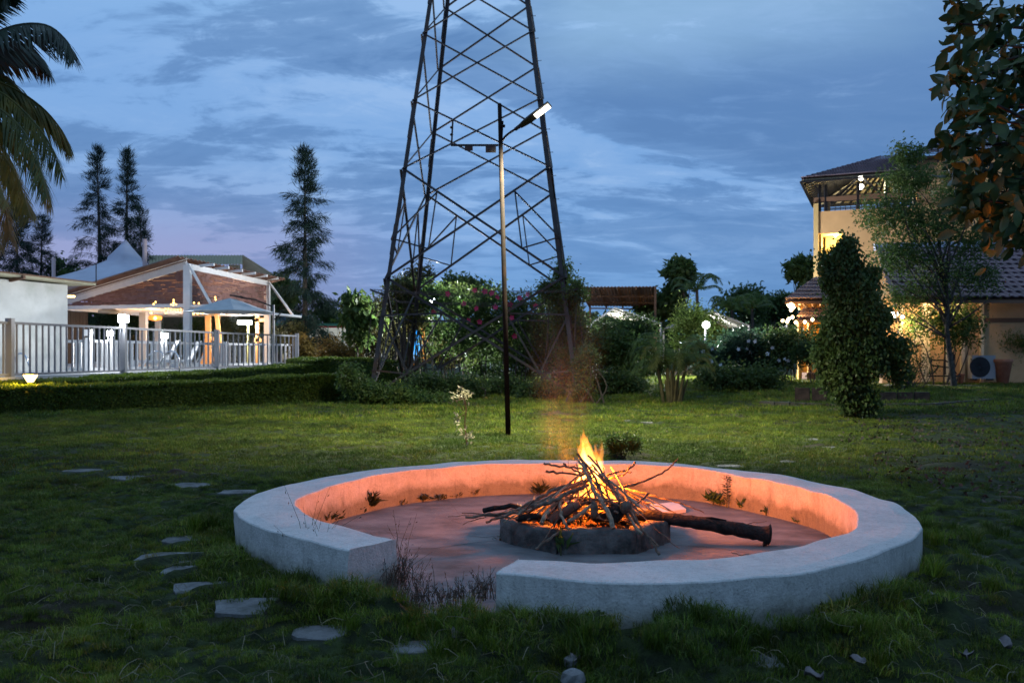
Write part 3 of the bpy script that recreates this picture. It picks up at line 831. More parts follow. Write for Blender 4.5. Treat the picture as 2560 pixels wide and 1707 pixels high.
for i in range(64):
    if i < 36: x, y_ = pc.x + rng.normal(0, .24), pc.y - .12 + rng.normal(0, .22)
    else: x, y_ = P(*F2(rng.uniform(560, 1220), 720), 7.2).x, rng.uniform(7.12, 7.3)
    if (x - pc.x) ** 2 + (y_ - pc.y) ** 2 > .24: continue
    s_ = rng.uniform(.012, .035)
    m.tube([(x - s_, y_, .13), (x, y_, .15 + rng.uniform(0, .05)), (x + s_, y_ + .01, .13)], [s_ * .5, s_ * .7, s_ * .4], 5)
o = m.build('embers', M_ember, kind='stuff'); tag(o, 'red glowing embers in the hearth under the branches', 'embers')
for (fx, fy, Y, w) in ((985, 440, 7.64, 100), (930, 470, 7.62, 65), (1060, 470, 7.62, 75), (960, 370, 7.66, 80), (1030, 360, 7.66, 70), (850, 520, 7.7, 10), (1150, 530, 7.7, 14)):
    point('fire_light', P(*F2(fx, fy), Y), w * 1.5, (1.0, .19, .008), .10, fire)
# charred bits lying over the ash behind the front kerb
m = MB()
for i in range(110):
    a = rng.uniform(0, 2 * PI); rr0 = rng.uniform(.1, .52); c = Vector((pc.x + math.cos(a) * rr0, pc.y + math.sin(a) * rr0 * .95, rng.uniform(.10, .19)))
    d = Vector((rng.normal(0, 1), rng.normal(0, .5), rng.normal(0, .25))).normalized() * rng.uniform(.05, .13); q = rng.uniform(.010, .022)
    m.tube([c - d, c + Vector((0, 0, .004)), c + d], [q * .8, q, q * .7], 6)
o = m.build('charred_pieces', M_char, kind='stuff'); tag(o, 'heap of small charred pieces inside the hearth kerb', 'charcoal')

# smoke: a drifting column, thicker over the heap
sb = P(*F2(800, 480), 7.75); st_ = P(1440, 640, 8.6)
m = MB(); cpts = [sb + Vector((0, 0, 0)), P(1405, 1130, 7.85), P(1402, 1030, 8.0), P(1415, 930, 8.2), P(1428, 800, 8.4), P(1436, 640, 8.8)]
crad = [.16, .26, .32, .40, .52, .70]
m.tube(interp(cpts, 16), list(np.interp(np.linspace(0, 1, 16), np.linspace(0, 1, 6), crad)), 14)
M_smoke = bpy.data.materials.new('smoke'); M_smoke.use_nodes = True; t = M_smoke.node_tree
for n in list(t.nodes): t.nodes.remove(n)
out = t.nodes.new('ShaderNodeOutputMaterial'); pv = t.nodes.new('ShaderNodeVolumePrincipled')
pv.inputs['Color'].default_value = (.62, .80, .98, 1); pv.inputs['Anisotropy'].default_value = 0.0
g = t.nodes.new('ShaderNodeNewGeometry'); se = t.nodes.new('ShaderNodeSeparateXYZ'); t.links.new(g.outputs['Position'], se.inputs[0])
def mm(op, a, b=None, c=None, clamp=False):
    n = t.nodes.new('ShaderNodeMath'); n.operation = op; n.use_clamp = clamp
    for i, v in enumerate((a, b, c)):
        if v is None: continue
        if isinstance(v, (int, float)): n.inputs[i].default_value = v
        else: t.links.new(v, n.inputs[i])
    return n.outputs[0]
def curve(z, pts_):
    r = t.nodes.new('ShaderNodeFloatCurve'); r.inputs[0].default_value = 1
    c = r.mapping.curves[0]
    while len(c.points) < len(pts_): c.points.new(.5, .5)
    for q, (a, b2) in zip(c.points, pts_): q.location = (a, b2)
    r.mapping.use_clip = False; r.mapping.update()
    t.links.new(z, r.inputs[1]); return r.outputs[0]
z = se.outputs[2]
zs = np.array([p.z for p in cpts]); cz = (zs - zs[0]) / (zs[-1] - zs[0])
zn = mm('DIVIDE', mm('SUBTRACT', z, float(zs[0])), float(zs[-1] - zs[0]))
def poly(vals, deg=3):
    c = np.polyfit(cz, vals, deg); o_ = float(c[0])
    for k in c[1:]: o_ = mm('MULTIPLY_ADD', o_, zn, float(k)) if not isinstance(o_, float) else mm('MULTIPLY_ADD', zn, o_, float(k))
    return o_
cxn, cyn, rn = poly([p.x for p in cpts]), poly([p.y for p in cpts], 2), poly(crad, 2)
dx = mm('SUBTRACT', se.outputs[0], cxn); dy = mm('SUBTRACT', se.outputs[1], cyn)
rr_ = mm('DIVIDE', mm('SQRT', mm('ADD', mm('MULTIPLY', dx, dx), mm('MULTIPLY', dy, dy))), rn)
fall = mm('SUBTRACT', 1.0, mm('MULTIPLY', rr_, 1.0), clamp=True)
fall = mm('POWER', fall, 1.2)
mp_ = t.nodes.new('ShaderNodeMapping'); mp_.inputs['Scale'].default_value = (1, 1, .35); t.links.new(g.outputs['Position'], mp_.inputs[0])
nn = t.nodes.new('ShaderNodeTexNoise'); nn.inputs['Scale'].default_value = 3.6; nn.inputs['Detail'].default_value = 2; nn.inputs['Distortion'].default_value = 1.2; t.links.new(mp_.outputs[0], nn.inputs['Vector'])
nf = mm('MULTIPLY_ADD', nn.outputs[0], 5.5, -2.0, clamp=False); nf = mm('MAXIMUM', nf, 0.05)
zf = mm('MULTIPLY', mm('SUBTRACT', 1.0, zn, clamp=True), mm('MULTIPLY_ADD', zn, 3.6, .06, clamp=True))
dens = mm('MULTIPLY', mm('MULTIPLY', fall, nf), mm('MULTIPLY', mm('MULTIPLY', zf, mm('SUBTRACT', 1.0, zn, clamp=True)), .50))
t.links.new(dens, pv.inputs['Density']); t.links.new(pv.outputs[0], out.inputs['Volume'])
o = m.build('smoke', M_smoke, kind='stuff', smooth=True)
import bmesh
bm = bmesh.new(); bm.from_mesh(o.data); bmesh.ops.recalc_face_normals(bm, faces=bm.faces); bm.to_mesh(o.data); bm.free(); tag(o, 'thin grey smoke drifting up from the campfire', 'smoke')
# ------------------------------------------------------------------ street lamp
M_pole = mat('painted_pole', (.008, .007, .007), (.015, .011, .010), scale=8, rough=.9, spec=.08, bump=.1, c3=(.025, .014, .010), s3=3)
M_black = mat('lamp_casting', (.010, .010, .012), rough=.5)
M_led = emat('led_panel', (1.0, .93, .74), 9.0)
LY = 16.4
base = P(1271, 1093, LY); topp = P(1249, 263, LY)
lampT = thing('street_lamp', 'tall thin street lamp pole on the lawn with a lit panel head', 'street lamp', (base.x, base.y, 0))
m = MB(); m.tube([(base.x, base.y, -.1), base.lerp(topp, .4), topp], [.050, .048, .040], 10); m.tube([topp, topp + Vector((0, 0, .03))], [.042, .03], 10); m.build('pole', M_pole, lampT, smooth=True)
a = interp([P(1253, 357, LY), P(1262, 343, LY - .05), P(1275, 332, LY - .1), P(1292, 321, LY - .15)], 8)
m = MB(); m.tube(a, .022, 8); m.tube([P(1288, 324, LY - .15), P(1302, 314, LY - .2)], [.035, .04], 8); m.build('arm', M_black, lampT, smooth=True)
h0, h1 = P(1300, 316, LY - .2), P(1374, 260, LY - .42)
d = (h1 - h0).normalized(); side = d.cross(Vector((0, .42, .86))).normalized(); up = side.cross(d).normalized()
if up.z < 0: up = -up
m = MB(); V = []
prof = [(0, .045, .03), (.12, .06, .035), (.28, .072, .05), (.42, .076, .045), (.7, .076, .035), (1.0, .072, .03)]
Lh = (h1 - h0).length
for (u, w, hh) in prof:
    c = h0 + d * (Lh * u)
    for (i, j) in ((-1, -.6), (1, -.6), (1, .3), (.6, 1), (-.6, 1), (-1, .3)): V.append(c + side * w * i + up * hh * j)
Fs = [(i * 6 + k, i * 6 + (k + 1) % 6, (i + 1) * 6 + (k + 1) % 6, (i + 1) * 6 + k) for i in range(5) for k in range(6)] + [(5, 4, 3, 2, 1, 0), tuple(30 + k for k in range(6))]
m.add(V, Fs); head = m.build('lamp_head', M_black, lampT)
m = MB(); q = [h0 + d * Lh * u + side * s_ * .052 - up * .036 for (u, s_) in ((.50, -1), (.50, 1), (.97, 1), (.97, -1))]
m.slab(q, -up, .012); m.build('lens', M_led, head)
lc = h0 + d * Lh * .95 - up * .10
lc = h0 + d * Lh * .95 - Vector((0, 0, .38))
l = bpy.data.lights.new('lamp_light', 'SPOT'); l.energy = 6200; l.color = (1.0, .93, .62); l.shadow_soft_size = .12; l.spot_size = math.radians(134); l.spot_blend = .75
lo = bpy.data.objects.new('lamp_light', l); COL.objects.link(lo); lo.location = lc; lo.rotation_euler = Vector((.0, .28, -1)).to_track_quat('-Z', 'Y').to_euler()
lo.parent = lampT; lo.matrix_parent_inverse = Matrix.Translation(lampT.location).inverted()
# cross arm with its plates and the vertical hanger left of it
m = MB(); m.bar(P(1127, 363.5, LY), P(1246, 363.5, LY), .035, .035); m.build('cross_arm', M_black, lampT)
m = MB(); m.bar(P(1132, 302, LY), P(1129, 362, LY), .03, .03)
for y_ in (319, 337): m.tube([P(1129, y_ - 3, LY), P(1129, y_, LY), P(1129, y_ + 3, LY)], [.02, .035, .02], 8)
m.build('hanger', M_black, lampT)
m = MB(); m.bar(P(1257, 303, LY - .03), P(1254, 357, LY - .03), .03, .03); m.tube([P(1251, 315, LY - .05), P(1263, 316, LY - .05)], .028, 8); m.build('bracket', M_pole, lampT)
M_plate = mat('weathered_plate', (.022, .02, .02), (.05, .045, .042), scale=20, rough=.6)
for (x0, x1, y0, y1, lab, txt) in ((1162, 1182, 366, 377, 'small dull plate hanging left on the lamp cross arm', '10'), (1214, 1240, 363, 382, 'larger dull square plate hanging beside the lamp pole', None)):
    m = MB(); m.box(P((x0 + x1) / 2, (y0 + y1) / 2, LY - .03), ((x1 - x0) / F * LY, .006, (y1 - y0) / F * LY))
    pl = m.build('name_plate', M_plate, lampT, label=lab)
    if txt:
        cu = bpy.data.curves.new('t', 'FONT'); cu.body = txt; cu.size = .10; cu.extrude = .002; cu.align_x = 'CENTER'; cu.align_y = 'CENTER'
        to = bpy.data.objects.new('t', cu); COL.objects.link(to); dg = bpy.context.evaluated_depsgraph_get(); mt_ = bpy.data.meshes.new_from_object(to.evaluated_get(dg))
        bpy.data.objects.remove(to); mt_.materials.clear(); mt_.materials.append(mat('plate_figures', (.05, .022, .012), rough=.6))
        o = obj('figures', mt_, pl); o.location = P(1173, 372, LY - .036); o.rotation_euler = (PI / 2, 0, 0); o.location.y = LY - .036
    else:
        m = MB()
        for i in range(9): m.box(P(rng.uniform(1217, 1237), rng.uniform(366, 379), LY - .0345), (.012, .002, .012))
        m.build('marks', M_pole, pl, kind='stuff')

# ------------------------------------------------------------------ lattice tower
M_steel = mat('galvanised_steel', (.028, .028, .032), (.058, .055, .055), scale=3, rough=.6, metal=.2, c3=(.085, .048, .03), s3=.9, bump=.1)
C0 = Vector((-1.10, 33.6)); W0 = 3.62; ROT = math.radians(-3.6)
def hw(h): return W0 - .1255 * h
def corner(i, h):
    sx, sy = ((-1, -1), (1, -1), (1, 1), (-1, 1))[i]
    v = Vector((sx * hw(h), sy * hw(h))); v.rotate(Matrix.Rotation(ROT, 2))
    return Vector((C0.x + v.x, C0.y + v.y, h))
tower = thing('lattice_tower', 'tall dark steel lattice power tower standing behind the lawn', 'pylon', (C0.x, C0.y, 0))
lv = [0.0, 4.15, 8.05, 10.55, 13.05, 15.4, 17.5, 19.4, 21.0]
TOP = 22.5
for i in range(4):
    m = MB()
    nx_, py_ = (corner((i + 1) % 4, 2) - corner(i, 2)), (corner((i + 3) % 4, 2) - corner(i, 2))
    a, b_ = corner(i, -.2), corner(i, TOP)
    d = (b_ - a).normalized(); r = (nx_ - d * nx_.dot(d)).normalized(); u = (py_ - d * py_.dot(d)).normalized()
    w, t_ = .145, .020
    sec_ = [r * 0, r * w, r * w + u * t_, r * t_ + u * t_, r * t_ + u * w, u * w]
    m.add([p + s_ for p in (a, b_) for s_ in sec_], [tuple(range(5, -1, -1)), tuple(range(6, 12))] + [(k, (k + 1) % 6, 6 + (k + 1) % 6, 6 + k) for k in range(6)])
    for h in (5.0, 9.2, 14.2):   # splice plates
        p = corner(i, h); q = corner(i, h + 1.1); m.add([x + s_ for x in (p - r * .012, q - r * .012) for s_ in (-u * .012, r * .15 - u * .012, r * .15 - u * .03, -u * .03)], [(3, 2, 1, 0), (4, 5, 6, 7), (0, 1, 5, 4), (1, 2, 6, 5), (2, 3, 7, 6), (3, 0, 4, 7)])
    m.build('leg', M_steel, tower)
def brace(a, b_, w=.075, out=None, name='brace'):
    m = MB(); m.angle(a, b_, w, .012, out if out is not None else (0, 0, 1)); m.build(name, M_steel, tower)
def lerp3(a, b_, t_): return a + (b_ - a) * t_
for f in range(4):
    i, j = f, (f + 1) % 4
    e = (corner(j, 0) - corner(i, 0)).normalized(); nrm_ = Vector((e.y, -e.x, 0))
    for k in range(len(lv) - 1):
        z0, z1 = lv[k], lv[k + 1]
        A0, B0, A1, B1 = corner(i, z0), corner(j, z0), corner(i, z1), corner(j, z1)
        off = nrm_ * .03
        w = .085 if k < 2 else .064
        brace(A0 + off, B1 + off, w, nrm_); brace(B0 - off * .3, A1 - off * .3, w, nrm_)
        if k == 0:
            for (L0, L1, R0, R1, sgn) in ((A0, A1, B0, B1, i), (B0, B1, A0, A1, j)):
                # L leg; diagonal up from L0 to R1, diagonal down from L1 to R0
                u1, u2 = lerp3(L0, R1, .20), lerp3(L1, R0, .30)
                lo_, hi_ = corner(sgn, .95), corner(sgn, 2.85)
                brace(hi_, u2, .06, nrm_); brace(u2, u1, .06, nrm_); brace(hi_, u1, .06, nrm_); brace(lo_, u1, .055, nrm_)
        if k == 1:
            for (L0, L1, R0, R1, sgn) in ((A0, A1, B0, B1, i), (B0, B1, A0, A1, j)):
                u1, u2 = lerp3(L0, R1, .26), lerp3(L1, R0, .22)
                mid = corner(sgn, 5.55)
                brace(mid, u2, .06, nrm_); brace(u2, u1, .05, nrm_); brace(mid, u1, .055, nrm_)
    brace(corner(i, 21.0), corner(j, 21.0), .08, nrm_); brace(corner(i, TOP), corner(j, TOP), .08, nrm_)
# step bolts up the right front leg
bolt = None
for k in range(34):
    h = 4.4 + k * .42 * (1 if k % 2 == 0 else 1)
    p = corner(1, h)
    if bolt is None:
        m = MB(); m.bar((0, 0, 0), (.16, -.01, .01), .016); m.bar((.155, -.01, .01), (.165, -.01, .01), .035)
        bolt = m.build('step_bolt', M_steel, tower); bolt.matrix_parent_inverse = Matrix.Translation(tower.location).inverted(); bolt.location = p; o = bolt
    else:
        if k % 2: continue
        o = bolt.copy(); COL.objects.link(o); o.location = p
# anti-climbing barbed wire strands on short outriggers
wz = [3.72, 3.80, 3.88, 3.64]
wires = thing('barbed_wire', 'strands of barbed wire strung round the legs of the tower', 'barbed wire', (C0.x, C0.y, 3.6))
M_wire = mat('rusty_wire', (.06, .045, .04), rough=.7)
def outr(i, h, o_):
    c = corner(i, h); v = (Vector((c.x, c.y)) - C0).normalized() * o_
    return Vector((c.x + v.x, c.y + v.y, h + o_ * .25))
for i in range(4):
    m = MB(); m.bar(corner(i, 3.6), outr(i, 3.6, .55), .05); m.build('outrigger', M_steel, tower)
for s_, o_ in enumerate((.1, .25, .4, .55)):
    for i in range(4):
        a, b_ = outr(i, 3.62, o_), outr((i + 1) % 4, 3.62, o_)
        m = MB(); pts = [a.lerp(b_, u) + Vector((0, 0, -.10 * math.sin(u * PI) + .03 * math.sin(u * 9 + s_))) for u in np.linspace(0, 1, 24)]
        m.tube(pts, .006, 4)
        for p in interp(pts, 50): m.bar(p + Vector((0, 0, -.035)), p + Vector((rng.uniform(-.03, .03), 0, .035)), .006)
        m.build('wire_strand', M_wire, wires)
# ------------------------------------------------------------------ far ground surfaces
M_pave = mat('yard_paving', (.30, .29, .27), (.42, .40, .37), scale=1.2, rough=.8, coords='World')
m = MB(); m.slab([(-2, 62, .0), (52, 50, .0), (60, 110, 0), (-4, 120, 0)], (0, 0, 1), .26)
m.build('paved_yard', M_pave, kind='structure')
DZ = .92
M_deck = mat('pool_deck', (.42, .42, .42), (.52, .52, .51), scale=2, rough=.7, coords='World')
m = MB(); m.slab([(-13.7, 24.2, 0), (-10.7, 45.2, 0), (-9.6, 62, 0), (-60, 62, 0), (-60, 20, 0), (-14.2, 20.5, 0)], (0, 0, 1), DZ)
m.build('pool_deck', M_deck, kind='structure')

# ------------------------------------------------------------------ grey boundary fence with balusters
M_gfence = mat('grey_metal_paint', (.20, .21, .23), rough=.45, spec=.5)
M_white = mat('white_paint', (.74, .74, .73), (.66, .66, .65), scale=3, rough=.55)
fp = [(-6, 790, 23.0, -1), (25, 797, 24.2, 0), (309, 812, 29.4, 1), (542, 826, 36.4, 2), (742, 837, 44.0, 3)]
FT = 2.50
posts = []
for (x, y_, Y, k) in fp: posts.append(Vector(((x - CX) / F * Y, Y, 0)))
posts[0] = posts[1] + (posts[1] - posts[2]).normalized() * 5.0
gf = thing('metal_fence', 'grey metal fence with thin upright bars along the raised pool deck', 'fence', (posts[1].x, posts[1].y, DZ))
for p in posts:
    m = MB(); m.box((p.x, p.y, (FT + .55) / 2), (.17, .17, FT - .55 + .06)); m.build('post', M_gfence, gf)
m = MB(); m.box((0, 0, 0), (.045, .045, 1.40)); bal0 = None
for k, n in zip(range(4), (19, 19, 17, 16)):
    a, b_ = posts[k], posts[k + 1]
    for (z, w) in ((FT - .10, .07), (DZ + .06, .07)):
        mm_ = MB(); mm_.bar(Vector((a.x, a.y, z)), Vector((b_.x, b_.y, z)), .06, w); mm_.build('rail', M_gfence, gf)
    for i in range(1, n + 1):
        p = a.lerp(b_, i / (n + 1))
        if bal0 is None:
            bal0 = m.build('baluster', M_gfence, gf); o = bal0
        else:
            o = bal0.copy(); COL.objects.link(o)
        o.location = (p.x, p.y, (FT + DZ) / 2 - .02)
# lamp cubes on posts
M_lampw = emat('white_lamp_glass', (.92, .96, 1.0), 7.0)
def cube_lamp(p, s_, power, label, glow=True):
    t_ = thing('post_lamp', label, 'lamp', tuple(p))
    m = MB(); m.box(p + Vector((0, 0, .03)), (s_ * .7, s_ * .7, .06)); m.build('lamp_base', M_black, t_)
    m = MB(); m.box(p + Vector((0, 0, .06 + s_ / 2)), (s_, s_, s_)); m.build('lamp_glass', M_lampw if glow else M_white, t_)
    if glow: point('lamp_light', p + Vector((0, -s_ * .8, .06 + s_ * .6)), power, (.93, .96, 1.0), s_ * .5, t_)
cube_lamp(Vector((posts[2].x, posts[2].y, FT + .03)), .25, 380, 'bright white cube lamp on top of a grey fence post, largest of the pool lamps')

# white inner railing
ra = P(172, 935, 33.5); rb = P(735, 920, 46.5)
rail = thing('white_railing', 'white railing round the pool behind the grey fence', 'railing', (ra.x, ra.y, DZ))
rp = [P(172, 857, 31.4), P(222, 857, 30.5), P(277, 857, 31.4), P(412, 857, 36), P(562, 857, 42), P(735, 857, 47)]
rp = [Vector((p.x, p.y, 0)) for p in rp]; RT = 1.98
m = MB(); m.box((0, 0, 0), (.07, .05, RT - DZ - .05)); wb0 = None
for k, (a, b_) in enumerate(zip(rp, rp[1:])):
    for z in (RT, DZ + .08):
        mm_ = MB(); mm_.bar(Vector((a.x, a.y, z)), Vector((b_.x, b_.y, z)), .08, .10); mm_.build('rail', M_white, rail)
    n = max(5, int((b_.x * F / b_.y - a.x * F / a.y) / 11.5))
    for i in range(1, n):
        p = a.lerp(b_, i / n)
        if wb0 is None: wb0 = m.build('baluster', M_white, rail); o = wb0
        else: o = wb0.copy(); COL.objects.link(o)
        o.location = (p.x, p.y, (RT + DZ) / 2)
for p in rp[1:]:
    mm_ = MB(); mm_.box((p.x, p.y, (RT + .12 + DZ) / 2), (.17, .17, RT + .12 - DZ)); mm_.build('post', M_white, rail)
cube_lamp(Vector((rp[2].x, rp[2].y, RT + .12)), .19, 260, 'bright white cube lamp on the white railing left of the tall fence lamp')
cube_lamp(Vector((rp[3].x, rp[3].y, RT + .12)), .21, 300, 'bright white cube lamp on the white railing in front of the loungers')
cube_lamp(Vector((rp[1].x, rp[1].y, RT + .12)), .22, 0, 'unlit white cube lamp on the railing beside the white hut', glow=False)

# ------------------------------------------------------------------ white hut on the left
a, b_ = P(-420, 932, 25.2), P(169, 926, 33.4); a.z = b_.z = 0
M_hut = mat('white_wall', (.46, .47, .44), (.55, .56, .53), scale=1.3, rough=.8, bump=.15, c3=(.38, .40, .36), s3=.8)
hut = thing('white_hut', 'plain white pool hut with a flat thin roof at the left edge', 'hut', (b_.x, b_.y, DZ))
d = (b_ - a).normalized(); back = Vector((-d.y, d.x, 0)) * 5
m = MB(); m.slab([Vector((p.x, p.y, DZ)) for p in (a, b_, b_ + back, a + back)], (0, 0, 1), 3.22); m.build('wall', M_hut, hut)
M_sheet = mat('edge_sheet', (.34, .33, .22), (.28, .25, .17), scale=4, rough=.7)
e1 = a - d * .3 - back * .12; e2 = b_ + d * .9 - back * .10
m = MB(); m.slab([Vector((p.x, p.y, DZ + 3.26 + s_)) for p, s_ in ((e1, .10), (e2, 0), (e2 + back * 1.2, 0), (e1 + back * 1.2, .1))], (0, 0, 1), .10); rf = m.build('roof', M_sheet, hut)
M_rust = mat('brown_trim', (.14, .08, .05), rough=.8)
m = MB(); m.bar(Vector((e1.x, e1.y, DZ + 3.46)), Vector((e2.x, e2.y, DZ + 3.36)), .06, .05); m.build('roof_edge', M_rust, rf)
m = MB(); q = a.lerp(b_, .70); m.bar(q + Vector((0, 0, DZ + 3.20)), q - back * .13 + Vector((0, 0, DZ + 3.30)), .10, .12); m.build('bracket', M_rust, rf)
m = MB(); m.tube([Vector((e2.x, e2.y, DZ + 3.3)), Vector((e2.x, e2.y, DZ + 4.1))], .02, 6); m.build('vent_pipe', M_black, hut)

# pool ladder rails
M_chrome = mat('chrome', (.75, .76, .78), rough=.18, metal=1.0)
def ladder(px_list, Y, label):
    q = P(px_list[0][0], px_list[0][1], Y); t_ = thing('pool_ladder', label, 'ladder', (q.x, q.y, DZ))
    for dx_, dY in ((0, 0),):
        m = MB(); m.tube(interp([P(x, y_, Y) for x, y_ in px_list], 18), .028, 8); m.build('handrail', M_chrome, t_, smooth=True)
    return t_
ladder([(33, 925), (37, 900), (45, 885), (58, 885), (66, 895), (72, 912), (78, 932)], 28.6, 'curved chrome handrail beside the white hut')
ladder([(352, 935), (362, 905), (376, 884), (390, 878), (404, 881), (408, 895)], 33, 'left chrome handrail in front of the white loungers')
ladder([(391, 935), (401, 905), (415, 884), (430, 878), (442, 884), (447, 905), (448, 935)], 32.2, 'right chrome handrail in front of the white loungers')

# loungers
M_plast = mat('white_plastic', (.66, .67, .67), rough=.5)
def lounger(px, Y, rz, label):
    p = P(px, 932, Y); t_ = thing('sun_lounger', label, 'sun lounger', (p.x, p.y, DZ), 0, 'white loungers on the pool deck')
    R = Matrix.Rotation(rz, 3, 'Z')
    def w(x, y_, z): return Vector((p.x, p.y, DZ)) + R @ Vector((x, y_, z))
    m = MB()
    for i in range(10): m.bar(w(-1.25 + i * .13, -.3, .33), w(-1.25 + i * .13, .3, .33), .09, .03)
    for s_ in (-1, 1): m.bar(w(-1.3, s_ * .31, .32), w(.05, s_ * .31, .32), .05, .09)
    m.build('seat', M_plast, t_)
    m = MB(); dz_ = Vector((.46, 0, .86)).normalized()
    for i in range(8):
        c = w(*(Vector((.05, 0, .36)) + dz_ * (.06 + i * .105)))
        if i == 6:
            for k in range(5): q = R @ Vector((0, -.24 + k * .12, 0)); m.bar(c + q - R @ dz_ * .05, c + q + R @ dz_ * .05, .04, .03)
        else: m.bar(c - R @ Vector((0, .3, 0)), c + R @ Vector((0, .3, 0)), .03, .085, up=tuple(R @ dz_))
    for s_ in (-1, 1): m.bar(w(.05, s_ * .3, .34), w(*(Vector((.05, s_ * .3, .36)) + dz_ * .88)), .05, .05)
    m.build('backrest', M_plast, t_)
    for (x, s_) in ((-1.2, -1), (-1.2, 1), (-.1, -1), (-.1, 1)):
        m = MB(); m.bar(w(x, s_ * .3, 0), w(x, s_ * .3, .31), .06, .06); m.build('leg', M_plast, t_)
    for s_ in (-1, 1):
        m = MB(); m.tube([w(.32, s_ * .3 - .02, .13), w(.32, s_ * .3 + .02, .13)], .13, 12); m.build('wheel', M_plast, t_)
    m = MB(); m.bar(w(.55, -.25, .55), w(.32, -.25, .1), .04); m.bar(w(.55, .25, .55), w(.32, .25, .1), .04); m.build('strut', M_plast, t_)
lounger(415, 34.5, .55, 'white plastic sun lounger behind the chrome handrails, left of two')
lounger(470, 36.5, .62, 'white plastic sun lounger in front of the tall white post, right of two')

# ------------------------------------------------------------------ slatted pergola building
M_slat = mat('brown_slat', (.15, .075, .062), (.22, .12, .10), scale=5, rough=.7)
Cn, Ln, Rn = P(469, 0, 40), P(150, 0, 42.4), P(668, 0, 48.9)
for v in (Cn, Ln, Rn): v.z = 0
BK = Rn + (Ln - Cn)
ZB, ZT, ZL = 3.72, 5.42, 3.86
perg = thing('pergola', 'open pool pavilion with brown slatted walls and white posts', 'pavilion', (Cn.x, Cn.y, DZ))
def zz(v, z): return Vector((v.x, v.y, z))
for v, z1, w in ((Cn, 5.55, .30), (Rn, 5.45, .28), (Ln, 3.9, .24), (BK, 3.9, .26)):
    m = MB(); m.box((v.x, v.y, (DZ + z1) / 2), (w, w, z1 - DZ)); m.build('post', M_white, perg)
M_pinkw = mat('warm_white_paint', (.72, .70, .67), rough=.6)
q = P(359, 0, 47); m = MB(); m.box((q.x, q.y, (DZ + 3.7) / 2), (.34, .34, 3.7 - DZ)); m.build('post', M_pinkw, perg)
for a_, b2, z0, z1, w, h in ((Cn, Ln, ZB, ZB, .12, .16), (Cn, Rn, ZB, ZB, .10, .14), (Rn, BK, ZB, ZB, .1, .16), (Ln, BK, ZB, ZB, .1, .16), (Cn, Ln, ZT + .12, ZL + .06, .12, .26), (Cn, Rn, ZT + .08, ZT + .0, .12, .26)):
    m = MB(); m.bar(zz(a_, z0), zz(b2, z1), w, h); m.build('beam', M_white, perg)
for s_ in (.10, -.02):
    m = MB(); m.bar(zz(Cn, ZT + .30 + s_) - Vector((0, .1, 0)), zz(Ln, ZL + .26 + s_) - Vector((0, .1, 0)), .05, .04); m.build('edge_rail', M_white, perg)
def slats(a_, b2, zt0, zt1, rows, seed):
    r = np.random.default_rng(seed); m = MB(); n_ = Vector((-(b2 - a_).y, (b2 - a_).x, 0)).normalized() * .02
    for i in range(rows):
        z0 = ZB + .1 + i * .098
        u = 0
        # usable run of this row under the sloping top
        umax = 1.0 if zt1 >= z0 + .1 else max(0, (zt0 - z0 - .1) / max(1e-3, zt0 - zt1))
        if z0 + .09 > max(zt0, zt1): break
        while u < umax - .01:
            L_ = r.uniform(.03, .10); e_ = min(u + L_, umax)
            h = .099 if r.random() < .45 else .062
            m.bar(a_.lerp(b2, u) + Vector((0, 0, z0 + h / 2)), a_.lerp(b2, e_) + Vector((0, 0, z0 + h / 2)), .03, h)
            u = e_ + (.002 if r.random() < .8 else .006)
    return m
slats(Cn, Ln, ZT, ZL, 20, 3).build('slat_screen', M_slat, perg, kind='stuff')
slats(Cn, Rn, ZT, ZT - .06, 18, 5).build('slat_screen', M_slat, perg, kind='stuff')
# corrugated roof (ribs are geometry)
M_roof = mat('rusty_roof_sheet', (.12, .065, .045), (.19, .11, .08), scale=3, rough=.7)
def corr_roof(p0, p1, p2, p3, n, amp, mt, name, parent, t_=.03):
    V = []; Fs = []
    nrm_ = (p1 - p0).cross(p3 - p0).normalized()
    if nrm_.z < 0: nrm_ = -nrm_
    for i in range(n + 1):
        u = i / n; o_ = nrm_ * (amp if i % 2 else -amp)
        V += [p0.lerp(p1, u) + o_, p3.lerp(p2, u) + o_]
    k = len(V); V += [v - nrm_ * t_ for v in V]
    for i in range(n):
        a = 2 * i; Fs += [(a, a + 2, a + 3, a + 1), (k + a, k + a + 1, k + a + 3, k + a + 2), (a, k + a, k + a + 2, a + 2), (a + 1, a + 3, k + a + 3, k + a + 1)]
    Fs += [(0, 1, k + 1, k), (2 * n, k + 2 * n, k + 2 * n + 1, 2 * n + 1)]
    return obj(name, mesh_np(name, V, Fs, mt), parent)
o = corr_roof(zz(Cn, ZT + .36) + Vector((-.2, -.9, .1)), zz(Rn, ZT + .30) + Vector((.9, .4, 0)), zz(BK, ZL + .34) + Vector((0, .5, 0)), zz(Ln, ZL + .36) + Vector((-.5, -.6, 0)), 60, .04, M_roof, 'roof', perg)
o.matrix_parent_inverse = Matrix.Translation(perg.location).inverted()
for i in range(6):
    p = Cn.lerp(Rn, .12 + i * .17); m = MB(); m.bar(zz(p, ZT + .20) , zz(p, ZT + .20) + Vector((.75, -.10, .05)), .10, .12); m.build('rafter_end', M_white, perg)
for a_, b2 in ((P(476, 668, 39.7), P(528, 762, 39.2)), (P(672, 705, 48.7), P(732, 788, 47.6))):
    m = MB(); m.bar(a_, b2, .09, .09); m.build('strut', M_white, perg)
m = MB(); m.tube([P(477, 766, 39.7), P(520, 764, 39.2), P(640, 781, 41), P(753, 792, 42)], .06, 8); m.build('round_beam', M_white, perg)
m = MB()
